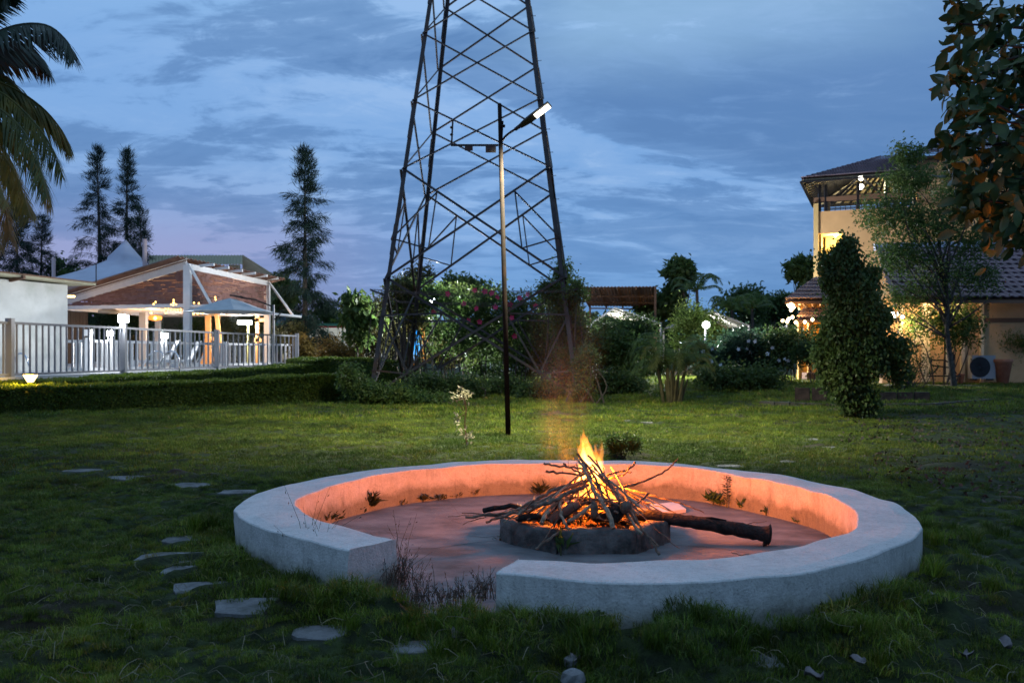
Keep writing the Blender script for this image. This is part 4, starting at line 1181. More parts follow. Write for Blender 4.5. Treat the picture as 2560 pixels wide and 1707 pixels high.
for i in range(7):
    a_ = Cn.lerp(Ln, .1 + i * .14); b2 = Rn.lerp(BK, .1 + i * .14); m.bar(zz(a_, ZB + .06), zz(b2, ZB + .06), .08, .12)
m.build('ceiling_joists', M_white, perg, kind='stuff')
# bamboo blind behind the hut
M_blind = mat('bamboo_blind', (.11, .07, .045), (.20, .14, .09), scale=1.2, rough=.8, stretch=(40, 40, .2))
q0, q1 = P(168, 0, 46), P(217, 0, 47); m = MB()
for i in range(14):
    p = q0.lerp(q1, i / 13); m.bar(Vector((p.x, p.y, 1.0)), Vector((p.x, p.y, 3.75)), .085, .03, up=(0, 1, 0))
t_ = thing('bamboo_blind', 'brown bamboo blind hanging beside the white hut', 'blind', (q0.x, q0.y, 1)); m.build('reeds', M_blind, t_, kind='stuff')
# orange lit posts and lattice frames inside
M_orange = mat('varnished_timber', (.62, .30, .10), (.70, .38, .15), scale=2, rough=.5)
tim = thing('timber_frame', 'orange timber posts of the swing frame under the pavilion', 'timber frame', tuple(P(521, 930, 52)))
for (x0, y0, x1, y1) in ((521, 789, 521, 925), (542, 785, 550, 860), (548, 860, 535, 920), (644, 790, 645, 930), (521, 847, 548, 847), (640, 800, 668, 800), (636, 850, 655, 850), (521, 850, 500, 930), (515, 847, 540, 930)):
    m = MB(); m.bar(P(x0, y0, 50), P(x1, y1, 50), .2 if x0 != x1 or y1 - y0 < 30 else .28); m.build('timber', M_orange, tim)
M_warm = emat('warm_bulb', (1.0, .55, .15), 6.0)
sl = thing('string_lights', 'string of tiny warm bulbs under the pavilion roof', 'string lights', tuple(P(440, 775, 44)))
m = MB(); wire_pts = [P(410, 768, 43), P(430, 772, 43), P(461, 770, 41.5), P(485, 783, 44), P(510, 787, 44), P(545, 780, 44), P(580, 784, 44), P(640, 788, 46)]
m.tube(interp(wire_pts, 30), .012, 4); m.build('wire', M_black, sl)
bulb0 = None
for (x, y_, s_) in [(414, 772, 1), (421, 772, 1), (428, 773, 1), (436, 773, 1), (444, 774, 1), (452, 773, 1), (484, 784, 1.5), (494, 783, 1.6), (507, 783, 1.5), (554, 782, 1.6), (566, 781, 1.5), (378, 782, 1.6), (500, 782, 1.0), (538, 743, 1), (539, 749, 1), (434, 750, 1), (434, 757, 1.4), (433, 763, 1), (428, 761, 1), (440, 761, 1), (485, 757, 1), (497, 758, 1), (384, 760, 1), (389, 755, 1), (415, 782, 1.1)]:
    if bulb0 is None:
        m = MB(); m.lathe((0, 0, 0), [(.01, -.05), (.045, -.02), (.045, .02), (.01, .05)], 8); bulb0 = m.build('bulb', M_warm, sl, smooth=True); o = bulb0
    else: o = bulb0.copy(); COL.objects.link(o)
    o.location = P(x, y_, 39.4 if y_ < 766 else 43); o.scale = (s_ * .8,) * 3
lant = thing('orange_lantern', 'round orange lantern glowing under the slatted wall', 'lantern', tuple(P(388, 795, 43)))
m = MB(); m.lathe(P(388, 795, 43), [(.12, -.13), (.30, -.08), (.32, .05), (.26, .12), (.1, .14)], 16); m.build('shade', emat('orange_shade', (1.0, .33, .05), 1.3), lant, smooth=True)
m = MB(); m.lathe(P(388, 795, 42.6), [(.02, -.1), (.10, -.02), (.06, .06), (.01, .1)], 8); m.build('bulb', M_warm, lant, smooth=True)
fan = P(272, 783, 42); m = MB(); m.lathe(fan, [(.5, 0), (.45, .14), (.2, .22)], 16); tag(m.build('rattan_shade', mat('rattan', (.42, .36, .26), rough=.8), smooth=True), 'flat rattan lampshade hanging left of the bright fence lamp', 'lampshade')
point('warm_light', P(400, 790, 44), 170, (1.0, .60, .28), .15, lant)
point('warm_light', P(560, 800, 47), 330, (1.0, .50, .18), .15, sl)
# LED strip at the hut corner
o = MB().box(P(177, 741, 40), (.35, .06, .08)).build('strip_light', emat('warm_strip', (1, .62, .25), 8)); tag(o, 'short warm light bar under the brown roof beside the hut', 'lamp')
point('strip_glow', P(182, 745, 39.6), 40, (1.0, .6, .3), .1)
# white floodlight under the umbrella
fl = thing('floodlight', 'white floodlight glowing behind the pool umbrella', 'floodlight', tuple(P(612, 808, 50)))
m = MB(); m.box(P(612, 806, 50), (.75, .25, .22)); m.build('lamp_head', M_lampw, fl)
m = MB(); m.bar(P(621, 812, 50), P(621, 925, 50), .10); m.build('pole', mat('yellow_pole', (.6, .6, .25), rough=.6), fl)
point('flood_light', P(604, 815, 49.2), 420, (.95, .98, 1.0), .2, fl)

# umbrella
M_canvas = mat('grey_canvas', (.42, .46, .48), (.50, .54, .56), scale=4, rough=.8, transl=.15)
UY = 37.5; pk = P(575, 745, UY); rim = 1.85
um = thing('pool_umbrella', 'grey canvas umbrella hanging from a side arm by the pool', 'umbrella', (pk.x, pk.y, DZ))
V = [tuple(pk)]; k = 8; Fs = []
for lvl, (r_, dz_) in enumerate(((.5, -.14), (1.2, -.40), (1.86, -.58))):
    for i in range(k * 2):
        a = PI / 8 + PI * i / k; rr = r_ * (1 if i % 2 == 0 else .95); V.append((pk.x + math.cos(a) * rr, pk.y + math.sin(a) * rr, pk.z + dz_ + (0 if i % 2 == 0 else -.02)))
n = 2 * k
Fs = [(0, 1 + i, 1 + (i + 1) % n) for i in range(n)] + [(1 + l * n + i, 1 + (l + 1) * n + i, 1 + (l + 1) * n + (i + 1) % n, 1 + l * n + (i + 1) % n) for l in range(2) for i in range(n)]
o = obj('canopy', mesh_np('canopy', V, Fs, M_canvas), um); o.matrix_parent_inverse = Matrix.Translation(um.location).inverted()
md = o.modifiers.new('s', 'SOLIDIFY'); md.thickness = .02
for i in range(8):
    a = PI / 8 + PI * i / 4; e_ = Vector((pk.x + math.cos(a) * 1.84, pk.y + math.sin(a) * 1.84, pk.z - .60)); m = MB(); m.bar(pk - Vector((0, 0, .08)), e_, .03); m.build('rib', M_gfence, um)
m = MB(); m.tube([P(575, 738, UY), P(640, 750, UY), P(686, 768, UY)], .035, 6); m.build('arm', M_black, um)
m = MB(); m.tube([P(684, 762, UY), P(685, 925, UY)], .045, 8); m.build('pole', M_gfence, um)
m = MB(); m.tube([P(686, 800, UY), P(708, 775, UY)], .025, 6); m.build('brace_arm', M_black, um)

# garden lantern in the hedge
gl = P(76, 944, 23.2); lt = thing('garden_lantern', 'small garden lantern glowing yellow on the hedge by the fence post', 'lantern', tuple(gl))
M_glow = emat('yellow_glass', (1.0, .72, .22), 7.0)
m = MB(); m.lathe(gl, [(.07, -.12), (.17, .06), (.17, .08)], 14); m.build('glass', M_glow, lt, smooth=True)
m = MB(); m.lathe(gl + Vector((0, 0, .08)), [(.20, 0), (.20, .02), (.03, .05)], 14); m.build('cap', M_black, lt)
m = MB(); m.tube([gl + Vector((0, 0, -.5)), gl + Vector((0, 0, -.12))], .02, 6); m.build('stake', M_black, lt)
point('lantern_light', gl + Vector((.06, -.34, .06)), 130, (1.0, .58, .06), .06, lt)

# ------------------------------------------------------------------ tensile tent behind
M_tent = mat('tent_fabric', (.36, .38, .46), (.44, .47, .56), scale=.8, rough=.7)
TY = 56; tp = P(314, 600, TY)
def tent_z(u): return u
tent = thing('tensile_tent', 'pale blue pointed tensile tent behind the slatted pavilion', 'tent', (tp.x, tp.y, DZ))
V = []; k = 24; lvls = [(.05, 0), (.35, -.42), (.95, -1.12), (1.0, -1.35), (2.4, -2.0), (4.2, -2.65), (6.3, -3.1)]
for (r_, dz_) in lvls:
    for i in range(k):
        a = 2 * PI * i / k; w = 1 + .06 * math.cos(a * 6) * (r_ > 2)
        V.append((tp.x + math.cos(a) * r_ * w * (1.0 if math.cos(a) > 0 else 1.12), tp.y + math.sin(a) * r_ * w, tp.z + dz_ - .10 * (1 + math.cos(a * 6)) * r_ / 6))
Fs = [(l * k + i, l * k + (i + 1) % k, (l + 1) * k + (i + 1) % k, (l + 1) * k + i) for l in range(len(lvls) - 1) for i in range(k)] + [tuple(range(k))]
o = obj('canopy', mesh_np('tent', V, Fs, M_tent, smooth=True), tent); o.matrix_parent_inverse = Matrix.Translation(tent.location).inverted()
for (x, yt, yb) in ((362, 598, 700), (134, 645, 720)):
    m = MB(); m.tube([P(x, yb, 49), P(x, yt, 49)], .12 if x == 362 else .10, 10); m.build('mast', mat('pinkish_mast', (.50, .40, .40), rough=.5), tent)
# brown sheet roof between hut and tent
M_terr = mat('terracotta_sheet', (.27, .12, .08), (.34, .17, .12), scale=1.5, rough=.7)
t_ = thing('low_roof', 'low terracotta sheet roof between the white hut and the tent', 'roof', tuple(P(240, 740, 47)))
o = corr_roof(P(165, 741, 46), P(372, 700, 46), P(360, 708, 50), P(150, 708, 50), 40, .02, M_terr, 'roof_sheet', t_); o.matrix_parent_inverse = Matrix.Translation(t_.location).inverted()
# large shed behind
M_shedw = mat('shed_wall', (.26, .23, .16), (.32, .29, .21), scale=1, rough=.8)
shed = thing('long_shed', 'long dull yellow shed with a sheet roof behind the pavilion', 'shed', tuple(P(530, 880, 64)))
SY = 64
def S(x, y_, Y=SY): return P(x, y_, Y)
o = corr_roof(S(372, 638), S(606, 638), S(606, 660, 60), S(372, 660, 60), 60, .03, mat('olive_roof', (.24, .22, .13), (.30, .27, .17), scale=2, rough=.7), 'roof', shed); o.matrix_parent_inverse = Matrix.Translation(shed.location).inverted()
m = MB(); m.slab([S(606, 637), S(690, 690), S(682, 705), S(606, 655)], (0, 1, 0), .3); m.build('gable_edge', M_shedw, shed)
m = MB(); m.box((S(490, 700).x, SY + 3, 3.6), (11.5, 5, 7.0)); m.build('wall', M_shedw, shed)
for x in (398, 590): m = MB(); m.box((S(x, 700).x, SY - .3, 4.2), (.7, .4, 7.4)); m.build('pilaster', mat('cream_pier', (.42, .39, .28), rough=.8), shed)
m = MB(); m.slab([S(606, 645, 63.5), S(690, 696, 63.5), S(690, 740, 63.5), S(606, 740, 63.5)], (0, 1, 0), .1); m.build('side_wall', M_shedw, shed)

# playground / enclosure behind the end of the fence
M_green = mat('green_paint', (.03, .12, .09), rough=.5)
frame = thing('green_frame', 'green metal garden frame with arches behind the end of the hedge', 'metal frame', tuple(P(800, 880, 56)))
for (x0, y0, x1, y1, w) in ((690, 811, 870, 812, .16), (857, 812, 857, 900, .09), (878, 812, 878, 900, .09), (750, 812, 750, 900, .06), (820, 815, 820, 900, .05)):
    m = MB(); m.bar(P(x0, y0, 56), P(x1, y1, 56), w); m.build('bar', M_green, frame)
for x in (763, 900, 786):
    m = MB(); m.tube(interp([P(x, 900, 55), P(x, 835, 55), P(x + 4, 822, 55), P(x + 10, 818, 55), P(x + 17, 824, 55), P(x + 21, 840, 55), P(x + 22, 900, 55)], 16), .05, 6); m.build('arch', M_green, frame)
m = MB(); m.bar(P(776, 817, 57), P(916, 818, 57), .10); m.build('red_rail', mat('red_paint', (.35, .04, .03), rough=.5), frame)
wallb = thing('pale_wall', 'pale low wall lit from above behind the green garden frame', 'wall', tuple(P(820, 880, 72)))
for i in range(7):
    m = MB(); m.box(P(770 + i * 30, 868, 72) , (.95, .3, 3.2)); m.build('wall_panel', M_hut, wallb)
m = MB(); m.bar(P(800, 841, 71.7), P(950, 841, 71.7), .08); m.build('coping', M_gfence, wallb)
o = MB().lathe(P(875, 845, 54), [(.02, -.08), (.09, 0), (.02, .08)], 8).build('violet_lamp', emat('violet', (.5, .25, 1.0), 9), smooth=True); tag(o, 'tiny violet lamp shining behind the green frame', 'lamp')
point('wall_light', P(830, 825, 66), 700, (1.0, .93, .75), .3, wallb)
# solar panel roof behind umbrella end
t_ = thing('blue_roof', 'small dark blue sloping roof behind the fence end', 'roof', tuple(P(750, 800, 60)))
m = MB(); m.slab([P(690, 808, 58), P(792, 808, 58), P(776, 788, 61), P(700, 786, 61)], (0, 0, 1), .1); m.build('roof_panel', mat('blue_sheet', (.05, .10, .16), rough=.3), t_)

# blue slide beyond the creepers
t_ = thing('play_slide', 'bright blue plastic slide half hidden by creepers left of the tower', 'slide', tuple(P(1035, 880, 46)))
m = MB(); m.slab([P(1030, 826, 46), P(1040, 826, 46.3), P(1050, 850, 46), P(1053, 868, 46), P(1046, 880, 45.6), P(1036, 905, 45.2), P(1022, 903, 45.2), P(1027, 866, 45.6)], (.3, 1, 0), .25); m.build('chute', mat('blue_plastic', (.01, .22, .62), rough=.35), t_)
m = MB(); m.bar(P(1048, 868, 46), P(1034, 912, 45.3), .10); m.bar(P(1058, 822, 46.5), P(1060, 905, 46.5), .14); m.bar(P(1070, 850, 47), P(1068, 905, 46.5), .12); m.build('frame', mat('orange_plastic', (.62, .22, .02), rough=.5), t_)
point('play_light', P(1062, 830, 44.8), 120, (1.0, .85, .6), .2, t_)

# ------------------------------------------------------------------ floodlights in the middle
def flood(px, py, Y, power, label, r=.13, ybase=930):
    p = P(px, py, Y); t_ = thing('floodlight', label, 'floodlight', (p.x, p.y, .1))
    m = MB(); m.lathe(p, [(.03, -r), (r * .9, -r * .5), (r, 0), (r * .9, r * .5), (.03, r)], 12); m.build('lamp_glass', emat('flood_glass', (.95, .97, 1.0), 22), t_, smooth=True)
    m = MB(); m.tube([p - Vector((0, -.2, r)), Vector((p.x, p.y + .2, .1))], .045, 6); m.build('pole', M_black, t_)
    point('flood_light', p + Vector((0, -r * 1.6, 0)), power, (.95, .97, 1.0), r, t_)
flood(1080, 752, 42, 4200, 'bright white floodlight shining through the creepers beside the tower', .19)
flood(1765, 812, 43, 6000, 'bright white floodlight on a pole among the bushes right of the middle', .18)

# tilted brown canopy shed
M_under = mat('brown_sheet', (.15, .085, .06), (.21, .125, .09), scale=3, rough=.7)
t_ = thing('canopy_shed', 'dark brown mono-pitch sheet canopy on posts behind the bushes', 'shed', tuple(P(1540, 880, 60)))
a_, b2, c_, d_ = P(1447, 717, 58), P(1638, 716, 58), P(1640, 766, 66), P(1475, 764, 66)
o = corr_roof(a_, b2, c_, d_, 44, .03, M_under, 'roof', t_); o.matrix_parent_inverse = Matrix.Translation(t_.location).inverted()
for i in range(5):
    u = i / 4; m = MB(); m.bar(a_.lerp(b2, u) - Vector((0, 0, .12)), d_.lerp(c_, u) - Vector((0, 0, .12)), .10, .12); m.build('rafter', M_rust, t_)
for u in (.33, .66, 1.0):
    m = MB(); m.bar(a_.lerp(d_, u) - Vector((0, 0, .2)), b2.lerp(c_, u) - Vector((0, 0, .2)), .08, .10); m.build('purlin', M_rust, t_)
for p in (a_, b2, c_, d_): m = MB(); m.bar(p, Vector((p.x, p.y, .2)), .14); m.build('post', M_rust, t_)
point('canopy_light', P(1545, 800, 56), 900, (1.0, .9, .72), .3, t_)
# gable tents
M_tentw = mat('tent_sheet', (.46, .46, .42), (.52, .52, .48), scale=2, rough=.6, transl=.3)
def gable(xl, xp, xr, yp, ye, Y, dY, label, ribs=7):
    t_ = thing('gable_tent', label, 'tent', tuple(P(xp, 880, Y)))
    a_, p_, b2 = P(xl, ye, Y), P(xp, yp, Y), P(xr, ye, Y)
    back = Vector((.4, dY, 0))
    for q in (a_, b2):
        o = corr_roof(p_, p_ + back, q + back, q, 20, .02, M_tentw, 'roof', t_); o.matrix_parent_inverse = Matrix.Translation(t_.location).inverted()
    for i in range(ribs):
        k_ = back * (i / (ribs - 1))
        for q in (a_, b2): m = MB(); m.bar(q + k_ - Vector((0, 0, .05)), p_ + k_ - Vector((0, 0, .05)), .07); m.build('rib', M_gfence, t_)
    for q in (a_, b2, a_ + back, b2 + back): m = MB(); m.bar(q, Vector((q.x, q.y, .2)), .10); m.build('post', M_gfence, t_)
    return t_
g1 = gable(1478, 1538, 1652, 767, 806, 50, 9, 'pale gabled tent roof glowing below the brown canopy', 7)
g2 = gable(1700, 1782, 1872, 776, 812, 52, 8, 'second pale gabled tent behind the floodlight', 6)
point('tent_light', P(1500, 815, 53), 330, (1.0, .97, .9), .3, g1)
point('tent_light', P(1790, 815, 55), 300, (1.0, .97, .9), .3, g2)
for (x0, x1, y0, y1, Y, c_, lab, cat) in ((1505, 1560, 815, 850, 60, (.5, .5, .5), 'pale panel wall glimpsed under the gabled tent', 'wall'), (1768, 1792, 850, 915, 62, (.55, .18, .13), 'pinkish red upright panel behind the bushes near the floodlight', 'panel')):
    o = MB().box(P((x0 + x1) / 2, (y0 + y1) / 2, Y), ((x1 - x0) / F * Y, .2, (y1 - y0) / F * Y)).build('panel_wall' if cat == 'wall' else 'panel', mat('panel_' + cat, c_, rough=.7)); tag(o, lab, cat)
o = MB().box(P(1734, 904, 60), (.35, .35, .22)).build('amber_lamp', emat('amber', (1, .5, .1), 4)); tag(o, 'small amber lamp low behind the clump palm', 'lamp'); point('amber_light', P(1734, 904, 59.5), 110, (1, .55, .15), .1)
# ------------------------------------------------------------------ yellow villa on the right
M_yel = mat('ochre_wall', (.42, .25, .11), (.50, .30, .135), scale=.9, rough=.85, bump=.15)
M_yelp = mat('pale_ochre_pier', (.42, .29, .12), rough=.8)
M_tile = mat('clay_tile', (.12, .085, .10), (.21, .15, .17), scale=2.2, rough=.6, c3=(.09, .07, .08), s3=1.1, coords='World')
VY = 45.0
villa = thing('villa', 'ochre yellow villa with a tiled roof terrace and a lit balcony', 'house', tuple(P(2040, 880, VY)))
VA = math.radians(23)
VO = Vector(((2034 - CX) / F * VY, VY)); VU = Vector((math.cos(VA), -math.sin(VA))); VV = Vector((math.sin(VA), math.cos(VA)))
def vs_(px, d=0.0):
    k = (px - CX) / F
    return (k * (VO.y + VV.y * d) - VO.x - VV.x * d) / (VU.x - k * VU.y)
def vp(s_, d, z): return Vector((VO.x + VU.x * s_ + VV.x * d, VO.y + VU.y * s_ + VV.y * d, z))
def vz(py, s_=0.0, d=0.0): return CAM_H - (py - CY) / F * (VO.y + VU.y * s_ + VV.y * d)
def vbox(s0, s1, d0, d1, z0, z1, name, mt, parent=None):
    m = MB(); m.box(vp((s0 + s1) / 2, (d0 + d1) / 2, (z0 + z1) / 2), (s1 - s0, d1 - d0, z1 - z0), rz=-VA); return m.build(name, mt, parent or villa)
zt, z_ot, z_ob = vz(530), vz(585), vz(705)
so0, so1, sr = vs_(2046), vs_(2106), vs_(2620)
ptop = vz(510)
vbox(so0, sr, 0, .3, z_ot, zt, 'wall', M_yel)
vbox(so1, sr, 0, .3, .1, z_ot - .004, 'wall', M_yel)
vbox(so0, so1 - .01, 0, .3, .1, z_ob - .3, 'wall', M_yel)
vbox(0, so0, -.1, .4, .1, ptop, 'pier', M_yelp)
M_in = mat('balcony_plaster', (.55, .42, .20), rough=.8)
vbox(so0 + .02, so1 + 1.3, .31, 4.2, z_ot + .02, z_ot + .2, 'balcony_ceiling', M_in)
vbox(so0 + .25, so1 + 1.2, 1.7, 2.0, z_ot - .85, z_ot + .01, 'balcony_beam', M_in)
vbox(so0 - .1, so0 + .12, .41, 4.1, z_ob - .3, z_ot, 'balcony_side', M_in)
vbox(so0 + .13, so0 + .42, 2.1, 2.5, z_ob - .1, z_ot, 'balcony_column', M_in)
vbox(so1 + .5, so1 + .7, .31, 2.6, z_ob - .1, z_ot, 'balcony_side', M_in)
vbox(so0 - .1, so1 + 1.3, .31, 4.1, z_ob - .3, z_ob - .1, 'balcony_floor', M_in)
for i in range(6): m = MB(); m.tube([vp(so0, .05, z_ob + .05 + i * .17), vp(so1, .05, z_ob + .05 + i * .17)], .02, 6); m.build('balcony_rail', M_black, villa)
q = vp(vs_(2090, .5), .5, vz(589, vs_(2090, .5), .5)); MB().lathe(q, [(.03, -.08), (.1, 0), (.03, .05)], 10).build('balcony_lamp', emat('balcony_glass', (1, .9, .6), 14), villa, smooth=True)
point('balcony_light', q + Vector((0, .4, -.35)), 170, (1.0, .78, .32), .1, villa)
vbox(0, .3, .41, 8, .1, zt, 'wall', M_yel)
for i in range(4):
    z = zt + .12 + i * .12; m = MB(); m.tube([vp(.3, .15, z), vp(vs_(2300), .15, z)], .018, 6); m.build('terrace_rail', M_black, villa)
# hip roof over the terrace
eo = P(2003, 446, 43.8); ez = eo.z; es = (Vector((eo.x, eo.y)) - VO).dot(VU); ed = (Vector((eo.x, eo.y)) - VO).dot(VV)
eL = vs_(2290) - es; DE = 8.2
E0, E1, E2, E3 = vp(es, ed, ez), vp(es + eL, ed, ez), vp(es + eL, ed + DE, ez), vp(es, ed + DE, ez)
rzz = P(0, 396, 46.5).z; R0, R1 = vp(es + 3.6, ed + DE / 2, rzz), vp(es + 4.5, ed + DE / 2, rzz)
for x, d in ((2049, .1), (2064, .1), (2145, .1), (2215, .1), (2285, .1)):
    s_ = vs_(x, d); m = MB(); m.bar(vp(s_, d, zt), vp(s_, d, ez - .1), .13); m.build('roof_post', M_black, villa)
for d in (3.0, 6.0):
    for s_ in (.4, 4.0): m = MB(); m.bar(vp(s_, d, zt), vp(s_, d, ez - .1), .13); m.build('roof_post', M_black, villa)
def tile_slope(a, b2, c_, d_, nu, nv, parts, parent, mt, name='roof_tile'):
    """a-b eave, d-c ridge side; lays curved tiles in courses"""
    nrm_ = (b2 - a).cross(d_ - a).normalized()
    if nrm_.z < 0: nrm_ = -nrm_
    big_ = MB(); proto = None
    for j in range(nv):
        l0, r0 = a.lerp(d_, j / nv), b2.lerp(c_, j / nv); l1, r1 = a.lerp(d_, (j + 1.25) / nv), b2.lerp(c_, (j + 1.25) / nv)
        n = max(1, int(round(nu * (r0 - l0).length / (b2 - a).length)))
        for i in range(n):
            p = l0.lerp(r0, i / n); q = l0.lerp(r0, (i + 1.06) / n); p2 = l1.lerp(r1, i / n); q2 = l1.lerp(r1, (i + 1.06) / n)
            w = (q - p).length; up_ = nrm_ * .05
            vs = []
            for (s0, s1, lift) in ((p, q, .06), (p2, q2, .0)):
                for u, z in ((0, .0), (.18, .28), (.36, .34), (.54, .24), (.75, .02), (1.0, .0)):
                    vs.append(s0.lerp(s1, u) + nrm_ * (z * w * .55 + lift + rng.uniform(0, .006)))
            fs = [(k, k + 1, k + 7, k + 6) for k in range(5)]
            vs += [v - nrm_ * .03 for v in vs[:6]]; fs += [(k, 12 + k, 13 + k, k + 1) for k in range(5)]
            if parts:
                mb = MB(); mb.add(vs, fs); o = mb.build(name, mt, None)
                o.parent = parent; o.matrix_parent_inverse = (parent.matrix_parent_inverse.copy() if False else Matrix.Identity(4))
            else: big_.add(vs, fs)
    if not parts: return big_
tile_slope(E0, E1, R1, R0, 42, 16, False, villa, M_tile).build('roof_tiles', M_tile, villa, kind='stuff')
tile_slope(E3, E0, R0 + Vector((.01, 0, 0)), R0 - Vector((.01, 0, 0)), 34, 16, False, villa, M_tile).build('roof_tiles', M_tile, villa, kind='stuff')
tile_slope(E1, E2, R1 + Vector((.01, 0, 0)), R1 - Vector((.01, 0, 0)), 34, 16, False, villa, M_tile).build('roof_tiles', M_tile, villa, kind='stuff')
M_soff = mat('soffit_cream', (.55, .47, .30), rough=.8)
dn = Vector((0, 0, -.10))
m = MB(); m.add([E0 + dn, E1 + dn, R1 + dn, R0 + dn, E3 + dn, E2 + dn], [(0, 1, 2, 3), (4, 0, 3), (5, 4, 3, 2), (1, 5, 2)]); m.build('roof_soffit', M_soff, villa)
m = MB(); k_ = dn * 1.8
def lane(a, b2, c_, n, w): 
    for i in range(n + 1):
        u = i / n; m.bar(a.lerp(b2, u) + k_, c_(u) + k_, w, w)
lane(E0, E1, lambda u: R0.lerp(R1, u), 11, .09); lane(E3, E0, lambda u: R0, 11, .09); lane(E3, E2, lambda u: R0.lerp(R1, u), 11, .09); lane(E1, E2, lambda u: R1, 9, .09)
for j in range(0, 8):
    u = j / 8
    for a, b2, c_, d_ in ((E0, E1, R1, R0), (E3, E0, R0, R0), (E2, E3, R0, R1)): m.bar(a.lerp(d_, u) + k_, b2.lerp(c_, u) + k_, .06 if j else .14, .07)
m.build('roof_frame', M_black, villa, kind='stuff')
m = MB(); m.bar(vp(.8, .1, zt + .4), vp(vs_(2138, .5), .6, ez + .1), .12); m.bar(vp(.5, .1, zt + .5), vp(.05, .1, ez - .1), .10); m.bar(vp(vs_(2215), .1, zt + .5), vp(vs_(2160), .6, ez + .1), .10); m.build('roof_strut', M_black, villa)
m = MB(); m.bar(vp(0, .1, zt + .62), vp(vs_(2290), .1, zt + .62), .1, .22); m.build('tie_beam', M_rust, villa)
m = MB()
for i in range(22): s_ = vs_(2075, 6.5) + i * .28; m.bar(vp(s_, 6.5, zt + .7), vp(s_, 6.5, ez - .1), .03)
for i in range(7): z = zt + .75 + i * (ez - zt - .9) / 6; m.bar(vp(vs_(2075, 6.5), 6.5, z), vp(vs_(2075, 6.5) + 6, 6.5, z), .03)
m.build('terrace_mesh', M_black, villa, kind='stuff')
for y_ in (445, 467):
    s_ = vs_(2152, .5); MB().lathe(vp(s_, .5, vz(y_, s_, .5)), [(.05, -.13), (.15, 0), (.10, .10)], 10).build('terrace_lamp', emat('terrace_glass', (1, .95, .85), 14), villa, smooth=True)
point('terrace_light', vp(vs_(2152, 1.5), 1.6, zt + 1.3), 600, (1.0, .86, .52), .2, villa)
m = MB(); m.bar(vp(s_, .65, ez - .1), vp(s_, .65, vz(472, s_, .6)), .12); m.build('lamp_stem', M_black, villa)
# taller block at the right
sb = vs_(2292, .8); zb = vz(402, sb, .8)
vbox(sb, sr, .8, 5, zt, zb, 'upper_wall', M_yel)
A, B = vp(sb - .6, .3, zb + .2), vp(sr, .3, zb + .2); Cc, D = vp(sr, 3.6, zb + 1.7), vp(vs_(2405, 3.6), 3.6, zb + 1.7)
tile_slope(A, B, Cc, D, 46, 8, False, villa, M_tile).build('roof_tiles', M_tile, villa, kind='stuff')
m = MB(); m.slab([A + dn, B + dn, vp(sr, 4.5, zb + .2) + dn, vp(sb - .6, 4.5, zb + .2) + dn], (0, 0, -1), .12); m.build('eave_board', M_rust, villa)
def W_(x, y_): s_ = vs_(x, .2); return vp(s_, .2, vz(y_, s_, .2))
for i in range(5):
    m = MB(); m.bar(W_(2302, 368 + i * 8), W_(2345, 368 + i * 8), .03); m.build('ladder_rung', M_black, villa)
for x in (2298, 2304, 2345): m = MB(); m.bar(W_(x, 406), W_(x, 362), .05); m.build('ladder_rail', M_black, villa)
m = MB(); m.tube([W_(2470, 520) - Vector((0, .4, 0)), W_(2474, 640) - Vector((0, .4, 0))], .06, 8); m.build('drain_pipe', M_gfence, villa)

# ------------------------------------------------------------------ low tiled house in front of the villa
HY = 36.0
def H(x, y_, Y=HY): return P(x, y_, Y)
house = thing('tiled_house', 'low house with a big clay tiled roof and tan walls at the right', 'house', tuple(H(2300, 880)))
hx0, hx1 = H(2205, 0).x, H(2760, 0).x
ea, eb = Vector((hx0 - .2, HY - 1.6, P(0, 745, HY - 1.6).z)), Vector((hx1, HY - 1.6, P(0, 745, HY - 1.6).z))
rz2 = P(0, 622, HY + 3.5).z; rd, rc = Vector((H(2230, 0).x * 1.12 - .9, HY + 3.5, rz2)), Vector((hx1, HY + 3.5, rz2))
roof2 = MB().add([ea + dn, eb + dn, rc + dn, rd + dn, ea + dn * 2, eb + dn * 2, rc + dn * 2, rd + dn * 2], [(0, 1, 2, 3), (7, 6, 5, 4), (0, 4, 5, 1)]).build('roof', M_rust, house)
nv_, nu_ = 11, 27
# every tile is its own part
nrm_ = (eb - ea).cross(rd - ea).normalized(); nrm_ = nrm_ if nrm_.z > 0 else -nrm_
ux = (eb - ea).normalized(); vx = nrm_.cross(ux).normalized()
if vx.z < 0: vx = -vx
tw, th = (eb - ea).length / nu_, (rd - ea).length / nv_ * 1.04
vs = []; 
for (s_, lift) in ((0, .07), (1.22, 0.0)):
    for u, z in ((0, .0), (.16, .24), (.34, .34), (.52, .24), (.72, .02), (1.05, .0)):
        vs.append(ux * (u * tw) + vx * (s_ * th) + nrm_ * (z * tw * .42 + lift))
vs += [v - nrm_ * .05 for v in vs[:6]]
fs = [(k, k + 1, k + 7, k + 6) for k in range(5)] + [(k, 12 + k, 13 + k, k + 1) for k in range(5)]
tm = MB().add(vs, fs); proto = None
for j in range(nv_):
    l0 = ea.lerp(rd, j / nv_); r0 = eb.lerp(rc, j / nv_)
    n = int((r0 - l0).length / tw)
    for i in range(n):
        p = l0 + ux * tw * i + nrm_ * rng.uniform(0, .012)
        if proto is None: proto = tm.build('roof_tile', M_tile, roof2); o = proto
        else: o = proto.copy(); COL.objects.link(o)
        o.location = p; o.rotation_euler = (0, 0, rng.uniform(-.01, .01))
fz = P(0, 612, HY + 3.6)
m = MB(); m.bar(Vector((H(2200, 0).x + 1.3, HY + 3.7, rz2 + .1)), Vector((hx1, HY + 3.7, rz2 + .32)), .2, .30); m.build('ridge_flashing', M_tent, house)
